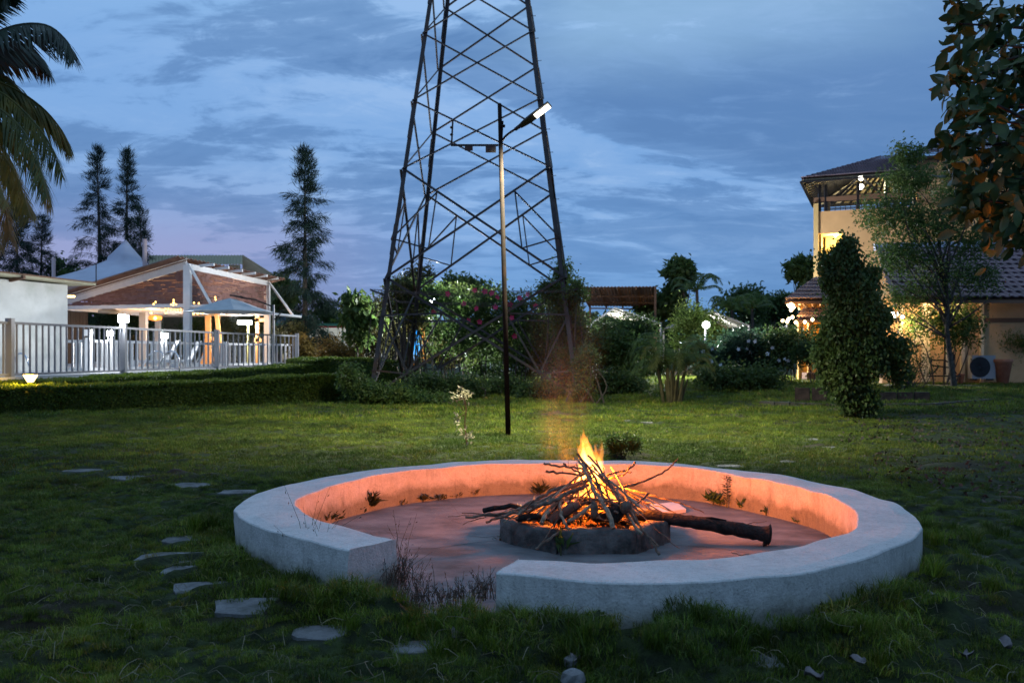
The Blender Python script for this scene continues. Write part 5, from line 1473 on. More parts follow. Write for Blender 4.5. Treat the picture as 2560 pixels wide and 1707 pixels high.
M_tan = mat('tan_render', (.42, .27, .14), (.50, .33, .18), scale=1.4, rough=.85)
zg = .32
m = MB(); m.box(((hx0 + hx1) / 2, HY + .15, (ea.z + zg) / 2 - .05), (hx1 - hx0, .3, ea.z - zg + .3)); m.build('wall', M_tan, house)
M_cream = mat('cream_pilaster', (.58, .50, .36), rough=.8)
for x, w in ((2250, .12), (2308, .16), (2366, .16), (2404, .14), (2452, .12), (2318, .09)):
    m = MB(); m.box((H(x, 0).x, HY - .06, (ea.z + zg) / 2 - .1), (w, .14, ea.z - zg)); m.build('pilaster', M_cream, house)
m = MB(); m.box(((hx0 + hx1) / 2, HY - .04, P(0, 800, HY).z), (hx1 - hx0, .1, .16)); m.build('string_course', M_rust, house)
m = MB(); m.box(((hx0 + hx1) / 2, HY - .7, zg - .16), (hx1 - hx0 + 1, 2.2, .30)); m.build('plinth', mat('plinth_stone', (.34, .30, .27), (.42, .38, .34), scale=3, rough=.8), house)
wx0, wx1 = H(2283, 0).x, H(2305, 0).x; wz0, wz1 = H(0, 862).z, H(0, 808).z
fr = MB(); fr.box(((wx0 + wx1) / 2, HY - .03, (wz0 + wz1) / 2), (wx1 - wx0, .08, wz1 - wz0)); fr = fr.build('window', mat('pale_frame', (.60, .55, .44), rough=.7), house)
for i in range(7): m = MB(); m.box(((wx0 + wx1) / 2, HY - .09, wz0 + .07 + i * .125), (wx1 - wx0 - .06, .04, .075)); m.build('louvre', M_cream, fr)
point('porch_light', H(2235, 810) - Vector((0, 1.0, 0)), 210, (1.0, .68, .34), .12, house)
point('porch_light', H(2330, 775) - Vector((0, 1.1, 0)), 230, (1.0, .66, .34), .12, house)
for (x, y_) in ((2213, 787), (2206, 794), (2224, 795), (2200, 786)):
    o = MB().lathe(H(x, y_) - Vector((0, 1.2, 0)), [(.02, -.06), (.08, 0), (.02, .06)], 8).build('porch_bulb', emat('porch_glass', (1, .86, .66), 12), house, smooth=True)
# air conditioner
ac = thing('air_conditioner', 'grey outdoor air conditioner unit standing by the tan wall', 'air conditioner', tuple(H(2430, 940)))
q0, q1 = H(2401, 888), H(2458, 945); w = q1.x - q0.x; hh = q0.z - q1.z; c = Vector(((q0.x + q1.x) / 2, HY - .75, (q0.z + q1.z) / 2))
m = MB(); m.box(c, (w, .34, hh)); m.build('casing', mat('grey_casing', (.26, .27, .29), rough=.5), ac)
g_ = Vector((c.x - w * .17, c.y - .19, c.z)); m = MB()
for i in range(24):
    a0_ = 2 * PI * i / 24
    m.bar(g_ + Vector((math.cos(a0_) * .06, 0, math.sin(a0_) * .06)), g_ + Vector((math.cos(a0_) * hh * .44, 0, math.sin(a0_) * hh * .44)), .012)
m.build('fan_grille', M_black, ac, kind='stuff'); m = MB(); m.tube([g_ + Vector((0, .005, 0)), g_ + Vector((0, .012, 0))], hh * .44, 24); m.build('fan_opening', mat('dark_fan', (.02, .02, .025), rough=.6), ac)
for s_ in (-1, 1): m = MB(); m.box((c.x + s_ * w * .35, c.y, c.z - hh / 2 - .03), (.1, .4, .06)); m.build('foot', M_black, ac)
# pots
M_terra = mat('terracotta_pot', (.26, .10, .06), (.34, .15, .09), scale=6, rough=.8)
for (x, s_, lab) in ((2476, 1.0, 'tall terracotta pot right of the air conditioner'), (2374, .42, 'small terracotta pot left of the tree trunk by the house')):
    p = H(x, 950); p.z = zg
    p.y = HY - .9
    m = MB(); m.lathe(p, [(.20 * s_, 0), (.34 * s_, .85 * s_), (.38 * s_, .88 * s_), (.38 * s_, 1.0 * s_)], 18); tag(m.build('plant_pot', M_terra, smooth=True), lab, 'plant pot')
# wrought iron chair-like stand
st2 = thing('iron_stand', 'bent dark iron garden stand in front of the tan wall', 'garden stand', tuple(H(2335, 940)))
for pts in ([(2297, 897), (2310, 900), (2330, 900), (2345, 905), (2352, 890)], [(2300, 900), (2298, 910), (2312, 914), (2330, 916), (2345, 917), (2352, 905), (2354, 886)], [(2332, 840), (2332, 880), (2333, 935)], [(2318, 912), (2305, 930), (2290, 933)], [(2347, 917), (2360, 932)], [(2290, 938), (2370, 938)], [(2338, 860), (2345, 875), (2354, 887)]):
    m = MB(); m.tube(interp([H(x, y_) - Vector((0, 1.0, 0)) for x, y_ in pts], 12), .032, 6); m.build('iron_bar', M_black, st2)

# ------------------------------------------------------------------ porch with orange light at the left of the house
PY = 40.0
por = thing('porch', 'small porch with two tiers of tiled roof lit orange from below', 'porch', tuple(P(2030, 880, PY)))
def Q(x, y_, dy=0): return P(x, y_, PY + dy)
M_por = mat('porch_plaster', (.50, .27, .07), (.56, .32, .09), scale=2, rough=.8)
for (x0, x1, ye, xr0, yr, nu, nv) in ((1962, 2140, 748, 2035, 695, 20, 6), (1990, 2140, 795, 2010, 770, 18, 3)):
    a_, b2 = Q(x0, ye, -1), Q(x1, ye, -1); c_, d_ = Q(x1, yr, 1.2), Q(xr0, yr, 1.2)
    rb_ = MB().add([a_ + dn, b2 + dn, c_ + dn, d_ + dn, a_ + dn * 2, b2 + dn * 2, c_ + dn * 2, d_ + dn * 2], [(0, 1, 2, 3), (7, 6, 5, 4), (0, 4, 5, 1), (0, 3, 7, 4)]).build('roof', M_rust, por)
    tile_slope(a_, b2, c_, d_, nu, nv, False, por, M_tile).build('roof_tiles', M_tile, por, kind='stuff')
for (x0, x1, y0, y1, dy) in ((1998, 2150, 745, 775, 1.2), (2002, 2150, 790, 945, 1.6)):
    m = MB(); a_, b2 = Q(x0, y0, dy), Q(x1, y1, dy); m.box(((a_.x + b2.x) / 2, PY + dy, (a_.z + b2.z) / 2), (b2.x - a_.x, .3, a_.z - b2.z)); m.build('wall', M_por, por)
for x in (2004, 2030): m = MB(); m.box((Q(x, 0).x, PY + .2, Q(0, 870).z - .1), (.22, .22, Q(0, 795).z - Q(0, 945).z)); m.build('post', M_por, por)
m = MB(); m.box((Q(2031, 0).x, PY - .3, .45), (.95, .7, .45)); m.build('planter', M_rust, por)
for i in range(4): m = MB(); m.bar(Q(1966, 750, -.8) + Vector((i * .55, 0, .05)), Q(2000, 768, .9) + Vector((i * .3, 0, 0)), .07); m.build('bracket', M_orange, por)
fl2 = Q(1976, 762, -.9)
o = MB().lathe(fl2, [(.05, -.15), (.17, 0), (.08, .12)], 10).build('porch_lamp', emat('porch_orange', (1, .62, .28), 16), por, smooth=True)
point('porch_light', fl2 + Vector((.3, -.1, -.25)), 130, (1.0, .50, .12), .12, por)
point('porch_light', Q(2020, 815, .3), 260, (1.0, .48, .07), .12, por)
sl2 = thing('porch_string_lights', 'string of big warm bulbs along the lower porch roof', 'string lights', tuple(Q(2000, 800, -1.3)))
bp_ = [(1957, 802), (1968, 804), (1972, 797), (1981, 793), (1990, 806), (2012, 805), (2031, 799), (1978, 775), (1984, 768)]
m = MB(); m.tube([Q(x, y_ - 2, -1.3) for x, y_ in bp_[:7]], .012, 4); m.build('wire', M_black, sl2)
for x, y_ in bp_: MB().lathe(Q(x, y_, -1.3), [(.02, -.08), (.085, 0), (.02, .08)], 8).build('bulb', emat('big_bulb', (1, .68, .34), 12) if x == 1957 else bpy.data.materials['big_bulb'], sl2, smooth=True)
m = MB(); m.tube([Q(1968, 810, -1.2), Vector((Q(1968, 0).x, PY - 1.2, .1))], .05, 6); m.build('pole', M_black, sl2)
# low kerbs round the flower beds
M_kerbb = mat('old_brick', (.03, .022, .018), (.07, .048, .038), scale=6, rough=.9, bump=.8, bscale=20)
def edging(pts, h, lab, mt=M_kerbb, ln=.42):
    t_ = thing('bed_edging', lab, 'kerb', (pts[0][0], pts[0][1], 0)); proto = None
    for a_, b2 in zip(pts, pts[1:]):
        a_, b2 = Vector(a_), Vector(b2); n = max(1, int((b2 - a_).length / ln))
        for i in range(n):
            p = a_.lerp(b2, (i + .5) / n); an = math.atan2((b2 - a_).y, (b2 - a_).x)
            if proto is None: proto = MB().box((0, 0, 0), (ln * .95, .16, h)).build('edging_block', mt, t_); o = proto
            else: o = proto.copy(); COL.objects.link(o)
            o.location = (p.x, p.y, p.z + h / 2 - .05); o.rotation_euler = (rng.uniform(-.03, .03), 0, an + rng.uniform(-.05, .05))
def gp(x, y_, z=.08): p = G(x, y_, z); return (p.x, p.y, z)
edging([gp(1985, 1012), gp(2070, 1014)], .55, 'dark low edging left of the ivy column')
edging([gp(2200, 1012), gp(2325, 1012)], .42, 'dark low edging right of the ivy column')
edging([gp(1900, 1018), gp(2100, 1026), gp(2330, 1024), gp(2490, 1010)], .22, 'long low curved kerb in the grass below the house', mat('mossy_kerb', (.045, .045, .036), (.08, .08, .065), scale=5, rough=.9, bump=.6))
# ------------------------------------------------------------------ foliage tools
def unit(v): return v / np.maximum(1e-9, np.linalg.norm(v, axis=-1, keepdims=True))
def leaf_mesh(C, L_, Wd, r, droop=.3, fold=.25, tip=None, D=None):
    """C: (n,3) leaf bases; returns V,F of folded leaves (two quads each sharing a midrib)"""
    n = len(C)
    if D is None:
        D = r.normal(0, 1, (n, 3)); D[:, 2] -= droop * 1.5; D = unit(D)
    U = unit(np.cross(D, r.normal(0, 1, (n, 3)))); Nn = np.cross(U, D)
    l = L_ * r.uniform(.65, 1.25, (n, 1)); w = Wd * r.uniform(.7, 1.2, (n, 1))
    a = C; m1 = C + D * l * .5 + Nn * w * .0; t_ = C + D * l - Nn * l * .15
    s1 = C + D * l * .45 + U * w * .5 + Nn * w * fold; s2 = C + D * l * .45 - U * w * .5 + Nn * w * fold
    V = np.stack([a, s1, t_, s2], 1).reshape(-1, 3)
    i = np.arange(n)[:, None] * 4
    Fq = (i + np.array([[0, 1, 2, 3]]))
    return V, Fq
def blob_points(blobs, n, r, clump=.16, per=14, shell=.55):
    """points gathered in little clumps spread through ellipsoids (cx,cy,cz,rx,ry,rz,weight)"""
    B = np.array(blobs, dtype=float)
    w = B[:, 6] / B[:, 6].sum(); nc = max(1, n // per)
    k = r.choice(len(B), nc, p=w)
    d = unit(r.normal(0, 1, (nc, 3))); rad = (shell + (1 - shell) * r.random((nc, 1))) * r.uniform(.82, 1.08, (nc, 1))
    cc = B[k, :3] + d * rad * B[k, 3:6]
    idx_ = np.repeat(np.arange(nc), per)
    P_ = cc[idx_] + r.normal(0, 1, (nc * per, 3)) * clump * r.uniform(.5, 1.3, (nc, 1))[idx_]
    return P_, cc
LM = {}
LM['dark'] = leafmat('dark_leaf', (.032, .064, .018), (.072, .125, .034), (.090, .135, .036))
LM['mid'] = leafmat('green_leaf', (.042, .085, .020), (.080, .145, .034), (.11, .15, .035))
LM['lime'] = leafmat('fresh_leaf', (.055, .105, .020), (.11, .17, .030), (.14, .19, .04))
LM['olive'] = leafmat('olive_leaf', (.040, .048, .016), (.095, .095, .028), (.13, .10, .02), s3=1.6)
LM['blue'] = leafmat('bluish_leaf', (.026, .060, .034), (.045, .095, .050))
LM['bronze'] = leafmat('bronze_leaf', (.10, .075, .02), (.20, .14, .03), (.26, .15, .03))
LM['dry'] = leafmat('dry_leaf', (.30, .28, .18), (.46, .43, .30))
LM['needle'] = leafmat('needle', (.012, .026, .020), (.026, .048, .034), rough=.8, transl=.1, spec=.1)
LM['palm'] = leafmat('palm_leaflet', (.055, .080, .018), (.115, .130, .026), (.20, .16, .02), s3=.6)
M_trunk = mat('tree_bark', (.035, .030, .026), (.085, .072, .060), scale=9, rough=.95, bump=1.0, bscale=30)
M_stem = mat('green_stem', (.05, .06, .025), (.09, .085, .04), scale=9, rough=.8)
def leaves_obj(name, C, L_, Wd, mt, parent, r, droop=.3, D=None, fold=.25):
    V, Fq = leaf_mesh(C, L_, Wd, r, droop, D=D, fold=fold)
    o = obj(name, mesh_np(name, V, Fq, mt), parent)
    if parent is not None and parent.type == 'EMPTY': o.matrix_parent_inverse = Matrix.Translation(parent.location).inverted()
    return o
seedc = [100]
def nr():
    seedc[0] += 1; return np.random.default_rng(seedc[0])
def tree(label, base, blobs, n, leaf, mt, trunk=.12, clump=.2, cat='tree', name='tree', droop=.35, limbs=9, per=14, shell=.5, lean=(0, 0), group=None, topz=None, kind=None):
    """blobs in metres relative to base: (dx,dy,dz,rx,ry,rz,weight)"""
    r = nr(); base = Vector(base)
    t_ = thing(name, label, cat, tuple(base), 0, group)
    B = [(base.x + b[0], base.y + b[1], base.z + b[2], b[3], b[4], b[5], b[6]) for b in blobs]
    C, cc = blob_points(B, n, r, clump, per, shell)
    ztop = max(b[2] + b[5] * .4 for b in blobs) if topz is None else topz
    m = MB(); pts = [base - Vector((0, 0, .15))]
    for i in range(1, 7):
        u = i / 6; pts.append(base + Vector((lean[0] * u + r.normal(0, .02 * ztop) * u, r.normal(0, .02 * ztop), ztop * u)))
    pts = interp(pts, 14); m.tube(pts, [trunk * (1 - .8 * i / 13) for i in range(14)], 8)
    for c in cc[r.choice(len(cc), min(limbs, len(cc)), replace=False)]:
        k = int(np.clip((c[2] - base.z) / max(.1, ztop) * 13 * .62, 2, 12)); p = pts[k]; c = Vector(c)
        mid = p.lerp(c, .5) + Vector(r.normal(0, .06, 3)) * (c - p).length + Vector((0, 0, .05))
        m.tube(interp([p, mid, c], 7), [trunk * .32 * (1 - .8 * i / 6) for i in range(7)], 5)
    m.build('trunk', M_trunk, t_, smooth=True)
    leaves_obj('crown', C, leaf[0], leaf[1], mt, t_, r, droop)
    return t_
def bush(label, base, w, h, n, leaf, mt, cat='bush', name='bush', blobs=None, clump=None, stems=7, d=None, droop=.1, flowers=None, group=None, shell=.35, low=.12, per=10):
    r = nr(); base = Vector(base); d = d or w * .7
    t_ = thing(name, label, cat, tuple(base), 0, group)
    if blobs is None:
        blobs = []
        for i in range(7):
            blobs.append((r.uniform(-.30, .30) * w, r.uniform(-.25, .25) * d, h * r.uniform(.3 + low, .78), w * r.uniform(.16, .28), d * r.uniform(.2, .3), h * r.uniform(.16, .26), 1))
    B = [(base.x + b[0], base.y + b[1], base.z + b[2], b[3], b[4], b[5], b[6]) for b in blobs]
    C, cc = blob_points(B, n, r, clump or w * .07, per, shell)
    C = C[C[:, 2] > base.z + .02]
    m = MB()
    for i in range(stems):
        c = Vector(cc[r.integers(len(cc))]); p = base + Vector((r.uniform(-.15, .15) * w, r.uniform(-.1, .1) * d, -.05))
        m.tube(interp([p, p.lerp(c, .5) + Vector(r.normal(0, .04 * h, 3)), c], 6), [.018 * h ** .5 * (1 - .7 * k / 5) for k in range(6)], 4)
    if stems: m.build('stems', M_trunk, t_, kind='stuff')
    leaves_obj('foliage', C, leaf[0], leaf[1], mt, t_, r, droop)
    return t_, C

# ------------------------------------------------------------------ clipped hedges
def hedge(name, label, line, width, z0, n, seed, mt=None, hfun=None):
    """line: list of (x,y,ztop) along the centre of the hedge"""
    r = np.random.default_rng(seed); t_ = thing('hedge', label, 'hedge', (line[0][0], line[0][1], 0))
    pts = interp([Vector(p) for p in line], 60)
    V = []; Fs = []; prof = [(-.5, 0), (-.52, .5), (-.46, .88), (-.2, 1.0), (.2, 1.0), (.46, .88), (.52, .5), (.5, 0)]
    C = []; Dn = []
    for i, p in enumerate(pts):
        d = (pts[min(i + 1, 59)] - pts[max(i - 1, 0)]); d.z = 0; d.normalize(); s_ = Vector((d.y, -d.x, 0))
        for (a, q) in prof:
            k = p + s_ * a * width * .9; V.append((k.x, k.y, z0 + (p.z - z0 - .06) * q))
    m_ = len(prof)
    Fs = [(i * m_ + j, i * m_ + j + 1, (i + 1) * m_ + j + 1, (i + 1) * m_ + j) for i in range(59) for j in range(m_ - 1)] + [tuple(range(m_)), tuple(59 * m_ + j for j in range(m_ - 1, -1, -1))]
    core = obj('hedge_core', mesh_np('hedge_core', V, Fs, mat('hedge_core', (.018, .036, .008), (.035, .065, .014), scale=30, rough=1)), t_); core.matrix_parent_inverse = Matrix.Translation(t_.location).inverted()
    u = r.random(n) * 58.99; i0 = u.astype(int); f = (u - i0)[:, None]
    A = np.array([tuple(p) for p in pts]); cen = A[i0] * (1 - f) + A[i0 + 1] * f
    T = A[i0 + 1] - A[i0]; T[:, 2] = 0; T = unit(T); S_ = np.stack([T[:, 1], -T[:, 0], T[:, 0] * 0], 1)
    q = r.random(n); a = np.where(q < .55, r.uniform(-.5, .5, n), np.where(r.random(n) < .75, -.5, .5))
    hq = np.where(q < .55, 1.0, r.random(n) ** .8)
    a = np.where((q < .55), a, a * (1.02 - .12 * hq ** 3))
    H_ = (cen[:, 2] - z0)
    bump_ = fbm(cen[:, 0] * 1.3 + a, cen[:, 1] * 1.3, seed, 3) * .09
    C = cen + S_ * (a * width)[:, None]; C[:, 2] = z0 + H_ * hq + np.where(q < .55, bump_, 0) + r.normal(0, .018, n); C += S_ * (r.normal(0, .02, n) + bump_ * .5)[:, None]
    D = r.normal(0, .6, (n, 3)); D[:, 2] += np.where(q < .55, .35, .1); D += S_ * np.where(q < .55, 0, np.sign(a))[:, None] * .9; D = unit(D)
    leaves_obj('foliage', C, .085, .045, mt or LM['mid'], t_, r, D=D)
LMh = leafmat('hedge_leaf', (.060, .108, .014), (.125, .180, .026), (.14, .175, .03), s3=1.2, scale=6)
def hp(px, pyt, Y): p = P(px, pyt, Y); return (p.x, p.y, p.z)
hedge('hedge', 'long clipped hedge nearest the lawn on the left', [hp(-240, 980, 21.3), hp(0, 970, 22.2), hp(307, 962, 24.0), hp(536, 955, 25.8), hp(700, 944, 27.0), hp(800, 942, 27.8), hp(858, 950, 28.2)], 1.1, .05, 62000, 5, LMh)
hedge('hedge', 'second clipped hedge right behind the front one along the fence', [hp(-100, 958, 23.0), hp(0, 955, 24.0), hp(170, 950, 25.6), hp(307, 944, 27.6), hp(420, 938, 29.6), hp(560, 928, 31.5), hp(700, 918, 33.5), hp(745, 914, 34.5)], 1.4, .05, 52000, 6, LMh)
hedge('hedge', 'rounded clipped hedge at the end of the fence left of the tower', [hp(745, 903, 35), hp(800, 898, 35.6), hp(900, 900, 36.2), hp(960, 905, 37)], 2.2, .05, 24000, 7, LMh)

# ------------------------------------------------------------------ tower creepers and hedge of climbers
def wall_blobs(spec, Y0, dY, r):
    """spec: (px, py_top, py_bottom, px_width, weight)"""
    out_ = []
    for (px, yt, yb, w, wt) in spec:
        Y = Y0 + r.uniform(-dY, dY); c = P(px, (yt + yb) / 2, Y); out_.append((c.x, c.y, c.z, w / F * Y * .5, .6, (yb - yt) / F * Y * .5, wt))
    return out_
r = np.random.default_rng(41)
def creeper(label, spec, Y0, dY, n, leaf, mt, stems=14, seed=1, name='creeper', clump=.16, shell=.35, per=10):
    r = np.random.default_rng(seed); B = wall_blobs(spec, Y0, dY, r); zb = .1
    cx = np.mean([b[0] for b in B]); t_ = thing(name, label, 'climbing plant' if name == 'creeper' else 'bush', (cx, Y0, .1))
    C, cc = blob_points(B, n, r, clump, per, shell); C = C[C[:, 2] > .12]
    m = MB()
    for i in range(stems):
        c = Vector(cc[r.integers(len(cc))]); p = Vector((c.x + r.uniform(-.5, .5), c.y + r.uniform(-.3, .3), .05))
        m.tube(interp([p, p.lerp(c, .5) + Vector(r.normal(0, .15, 3)), c], 7), [.03 * (1 - .6 * k / 6) for k in range(7)], 4)
    m.build('stems', M_trunk, t_, kind='stuff')
    leaves_obj('foliage', C, leaf[0], leaf[1], mt, t_, r, .2)
    return t_, C
ct, Cc = creeper('dense leafy creeper with dark pink flowers spread behind the tower legs',
    [(1020, 690, 780, 110, 1), (1075, 700, 800, 130, 1.3), (1150, 705, 820, 150, 1.8), (1230, 712, 830, 140, 1.8), (1310, 722, 840, 130, 1.5), (1380, 718, 850, 120, 1.3), (1180, 780, 900, 170, 2),
     (1100, 790, 900, 120, .8), (1280, 790, 910, 170, 2.2), (1360, 800, 920, 150, 2), (1010, 740, 800, 90, .6), (1450, 780, 900, 110, 1.2), (1420, 850, 960, 120, 1.4), (1320, 870, 960, 160, 1.6), (1220, 880, 955, 140, 1.0)], 38.6, 1.0, 30000, (.15, .075), LM['mid'], 40, 3)
flow = mat('pink_flower', (.45, .02, .08), (.60, .05, .16), scale=4, rough=.6, transl=.2)
fproto = None
rf_ = np.random.default_rng(5)
for (px, py) in [(1187, 725), (1230, 733), (1192, 771), (1085, 778), (1170, 802), (1275, 760), (1286, 840), (1280, 795), (1300, 745), (1245, 742), (1212, 728), (1340, 765), (1200, 804), (1372, 738), (1238, 768), (1120, 735), (1160, 760), (1318, 735)]:
    if fproto is None:
        m = MB()
        for i in range(5):
            a = 2 * PI * i / 5; u_ = Vector((math.cos(a), 0, math.sin(a))); v_ = Vector((-math.sin(a), 0, math.cos(a)))
            m.add([(0, 0, 0), u_ * .08 + v_ * .05 + Vector((0, -.03, 0)), u_ * .14 + Vector((0, -.05, 0)), u_ * .08 - v_ * .05 + Vector((0, -.03, 0))], [(0, 1, 2, 3)])
        fproto = m.build('flower', flow, ct); o = fproto
    else: o = fproto.copy(); COL.objects.link(o)
    o.location = P(px, py, 37.2); o.rotation_euler = tuple(rf_.uniform(-.6, .6, 3))
creeper('tall creeper wrapped round the right leg of the tower', [(1405, 650, 730, 46, 1), (1415, 720, 830, 80, 2), (1425, 780, 900, 100, 2.2), (1440, 700, 760, 60, 1), (1375, 700, 760, 70, .8), (1430, 860, 960, 110, 2), (1455, 930, 1010, 80, 1.2)], 30.8, .6, 15000, (.12, .06), LM['mid'], 26, 4, clump=.13)
creeper('slender bush standing in the smoke in front of the tower leg', [(1452, 880, 950, 60, 1), (1455, 930, 1010, 70, 1.2), (1470, 850, 930, 60, 1)], 26.5, .3, 3000, (.09, .045), LM['dark'], 14, 14, name='bush', clump=.10)
creeper('loose twiggy creeper at the left leg of the tower', [(1000, 690, 760, 100, 1), (960, 730, 790, 70, .6), (1040, 760, 830, 70, .7), (1000, 800, 870, 70, .5)], 37.5, .6, 3600, (.13, .06), LM['olive'], 40, 8, clump=.14)
creeper('yellow lit shrubs standing behind the left tower legs', [(930, 790, 900, 70, 1), (975, 800, 900, 60, .8), (1080, 830, 910, 60, .7), (1120, 840, 920, 90, 1.2)], 44, 1, 7000, (.17, .08), LM['olive'], 20, 9, name='bush')
creeper('leafy weeds round the foot of the left tower leg', [(890, 930, 1000, 80, 1.5), (940, 960, 1010, 90, 1.5), (905, 975, 1025, 110, 1.5), (1000, 965, 1020, 120, 1.4), (1090, 985, 1025, 110, 1.2), (870, 905, 980, 40, .6)], 26.5, .9, 16000, (.11, .06), LM['mid'], 12, 10, name='bush', clump=.10)
creeper('dark low shrubs under the middle of the tower', [(1150, 935, 1010, 160, 1.5), (1260, 940, 1015, 160, 1.5), (1350, 950, 1020, 150, 1.2), (1060, 930, 1000, 120, 1)], 29.5, 1.0, 12000, (.12, .06), LM['dark'], 20, 12, name='bush', clump=.12)

# ------------------------------------------------------------------ row of bushes right of the tower
for args in [
 ('rounded green bush right of the tower with lit lower leaves', (1500, 970, 32), 3.0, 2.3, 9000, 'mid'),
 ('tall loose bush behind the clump palm on its left', (1560, 955, 35), 3.2, 3.0, 8000, 'dark'),
 ('bright green low bush left of the clump palm', (1600, 952, 36.5), 2.2, 1.7, 5000, 'lime'),
 ('tall feathery light green bush lit by the floodlight', (1700, 945, 47), 3.6, 5.2, 11000, 'lime'),
 ('pale yellow-green bush right behind the floodlight', (1755, 945, 49), 3.4, 4.4, 9000, 'lime'),
 ('oleander bush with white flowers left of the yard', (1790, 945, 38), 3.2, 2.4, 9500, 'blue'),
 ('oleander bush with white flowers in front of the yard', (1875, 945, 37.5), 3.4, 2.5, 9500, 'blue'),
 ('dark leafy bush beside the orange porch', (1965, 948, 37), 2.8, 2.7, 8000, 'dark'),
 ('thin stemmed bush in front of the orange porch wall', (2040, 950, 35.5), 2.2, 2.5, 3600, 'dark'),
 ('low lime bush glowing beside the amber lamp', (1790, 935, 52), 2.0, 1.5, 3000, 'lime'),
 ('dark bush under the gabled tent', (1530, 940, 44), 3.6, 3.2, 7000, 'dark'),
 ('low dark spreading bush in the grass behind the clump palm', (1840, 965, 31), 3.0, .9, 7000, 'dark'),
 ('small round bush in the shade left of the clump palm', (1540, 972, 31), 2.6, .8, 5000, 'dark'),
 ('olive shrub glowing beside the pale wall left of the tower', (850, 905, 47), 3.2, 2.3, 6500, 'bronze'),
 ('golden shrub at the very end of the grey fence', (758, 920, 45), 1.6, 2.6, 4200, 'bronze'),
 ('golden shrub under the green frame arch', (800, 905, 50), 1.6, 1.5, 2600, 'bronze'),
 ('lit shrub behind the pool umbrella', (580, 900, 55), 4.5, 3.4, 8000, 'olive'),
 ('shrub behind the tall white pavilion post', (500, 900, 56), 3.6, 3.2, 6000, 'lime'),
 ('dark shrub behind the pavilion lanterns', (290, 900, 58), 6.0, 4.6, 8000, 'dark'),
 ('yellow shrub glimpsed through the railing under the pavilion', (335, 925, 52), 2.2, 1.6, 2600, 'bronze'),
 ('shrub right of the umbrella pole', (715, 900, 50), 2.6, 2.6, 4500, 'olive'),
 ('mounded grassy tuft on the lawn just behind the flames', (1555, 1160, 12.6), .50, .30, 4600, 'mid'),
]:
    lab, (px, py, Y), w, h, n, mk = args
    p = P(px, py, Y); p.z = .1 if Y < 48 or px > 1000 else .1
    if px < 720 and px > 200: p.z = DZ
    leaf = (.16, .07) if Y > 30 else (.07, .02)
    t_, C = bush(lab, p, w, h, int(n * .72), leaf, LM[mk])
    if 'white flowers' in lab:
        pr = None; rr_ = nr()
        for i in range(8):
            c = C[rr_.integers(len(C))]
            if pr is None:
                m = MB()
                for k in range(5):
                    a = 2 * PI * k / 5; u_ = Vector((math.cos(a), 0, math.sin(a))); v_ = Vector((-math.sin(a), 0, math.cos(a)))
                    m.add([(0, 0, 0), u_ * .05 + v_ * .035, u_ * .10 + Vector((0, -.02, 0)), u_ * .05 - v_ * .035], [(0, 1, 2, 3)])
                pr = m.build('flower', mat('white_flower', (.62, .66, .70), rough=.6), t_); o = pr
            else: o = pr.copy(); COL.objects.link(o)
            o.location = (c[0], p.y - w * .33 - rr_.uniform(0, .2), c[2]); o.rotation_euler = tuple(rr_.uniform(-.7, .7, 3))

# young broadleaf tree left of the tower
b0 = P(895, 905, 41); b0.z = .1
tree('young broadleaf tree with big drooping leaves left of the tower', b0, [(-.15, 0, 3.1, .75, .7, .75, 2), (.35, 0, 3.5, .65, .6, .55, 1.6), (-.25, 0, 3.95, .5, .5, .35, 1), (.9, 0, 3.2, .35, .3, .3, .6), (0, 0, 2.3, .6, .6, .5, 1)], 1900, (.34, .15), LM['mid'], .06, .16, droop=.9, limbs=14)

# ------------------------------------------------------------------ casuarinas
def casuarina(label, px, py_top, Y, width_px, base_z=.1, n=5200, bias=0.0, seed=1, dense=1.0, low=.1):
    r = np.random.default_rng(seed); top = P(px, py_top, Y); H_ = top.z - base_z
    t_ = thing('casuarina_tree', label, 'tree', (top.x, top.y, base_z)); Rm = width_px / F * Y * .5
    m = MB(); m.tube([Vector((top.x, top.y, base_z - .2)), Vector((top.x + r.normal(0, .1), top.y, base_z + H_ * .5)), top - Vector((0, 0, .3))], [H_ * .014, H_ * .009, .02], 7)
    C = []; D = []
    nb = int(92 * dense)
    for i in range(nb):
        u = low + (1 - low) * (i + r.random()) / nb; R = Rm * (1 - u) ** .85 * 1.15 * r.uniform(.40, 1.22) + .08
        a = r.uniform(0, 2 * PI); s_ = Vector((top.x, top.y, base_z + H_ * u)); d = Vector((math.cos(a), math.sin(a), r.uniform(.1, .55)))
        e_ = s_ + d * R; e_.z -= R * R * .16
        pts = interp([s_, s_.lerp(e_, .5) + Vector((0, 0, R * .18)), e_], 8)
        m.tube(pts, [.035 * (1 - .8 * k / 7) * (1 - u * .5) for k in range(8)], 4)
        q = int(n * 1.15 / nb * (.35 + R / Rm))
        tt = np.sqrt(r.random(q)) * 7 * .999; k0 = np.clip(tt.astype(int), 0, 6); f_ = (tt - k0)[:, None]
        A = np.array([tuple(p) for p in pts]); cc = A[k0] * (1 - f_) + A[k0 + 1] * f_
        C.append(cc + r.normal(0, .15, (q, 3)) * np.array([1, 1, .6]))
        dd = r.normal(0, .35, (q, 3)); dd[:, 2] -= 1.0 * (1 - u) + .1; dd[:, 0] += d.x * .5; dd[:, 1] += d.y * .5
        if u > .8: dd[:, 2] += .9
        D.append(dd)
    m.build('trunk', M_trunk, t_, smooth=True)
    C = np.concatenate(C); D = unit(np.concatenate(D))
    leaves_obj('crown', C, .52, .034, LM['needle'], t_, r, D=D, fold=.1)
casuarina('tall casuarina standing alone between pavilion and tower', 762, 378, 52, 195, n=15000, seed=2, dense=1.25)
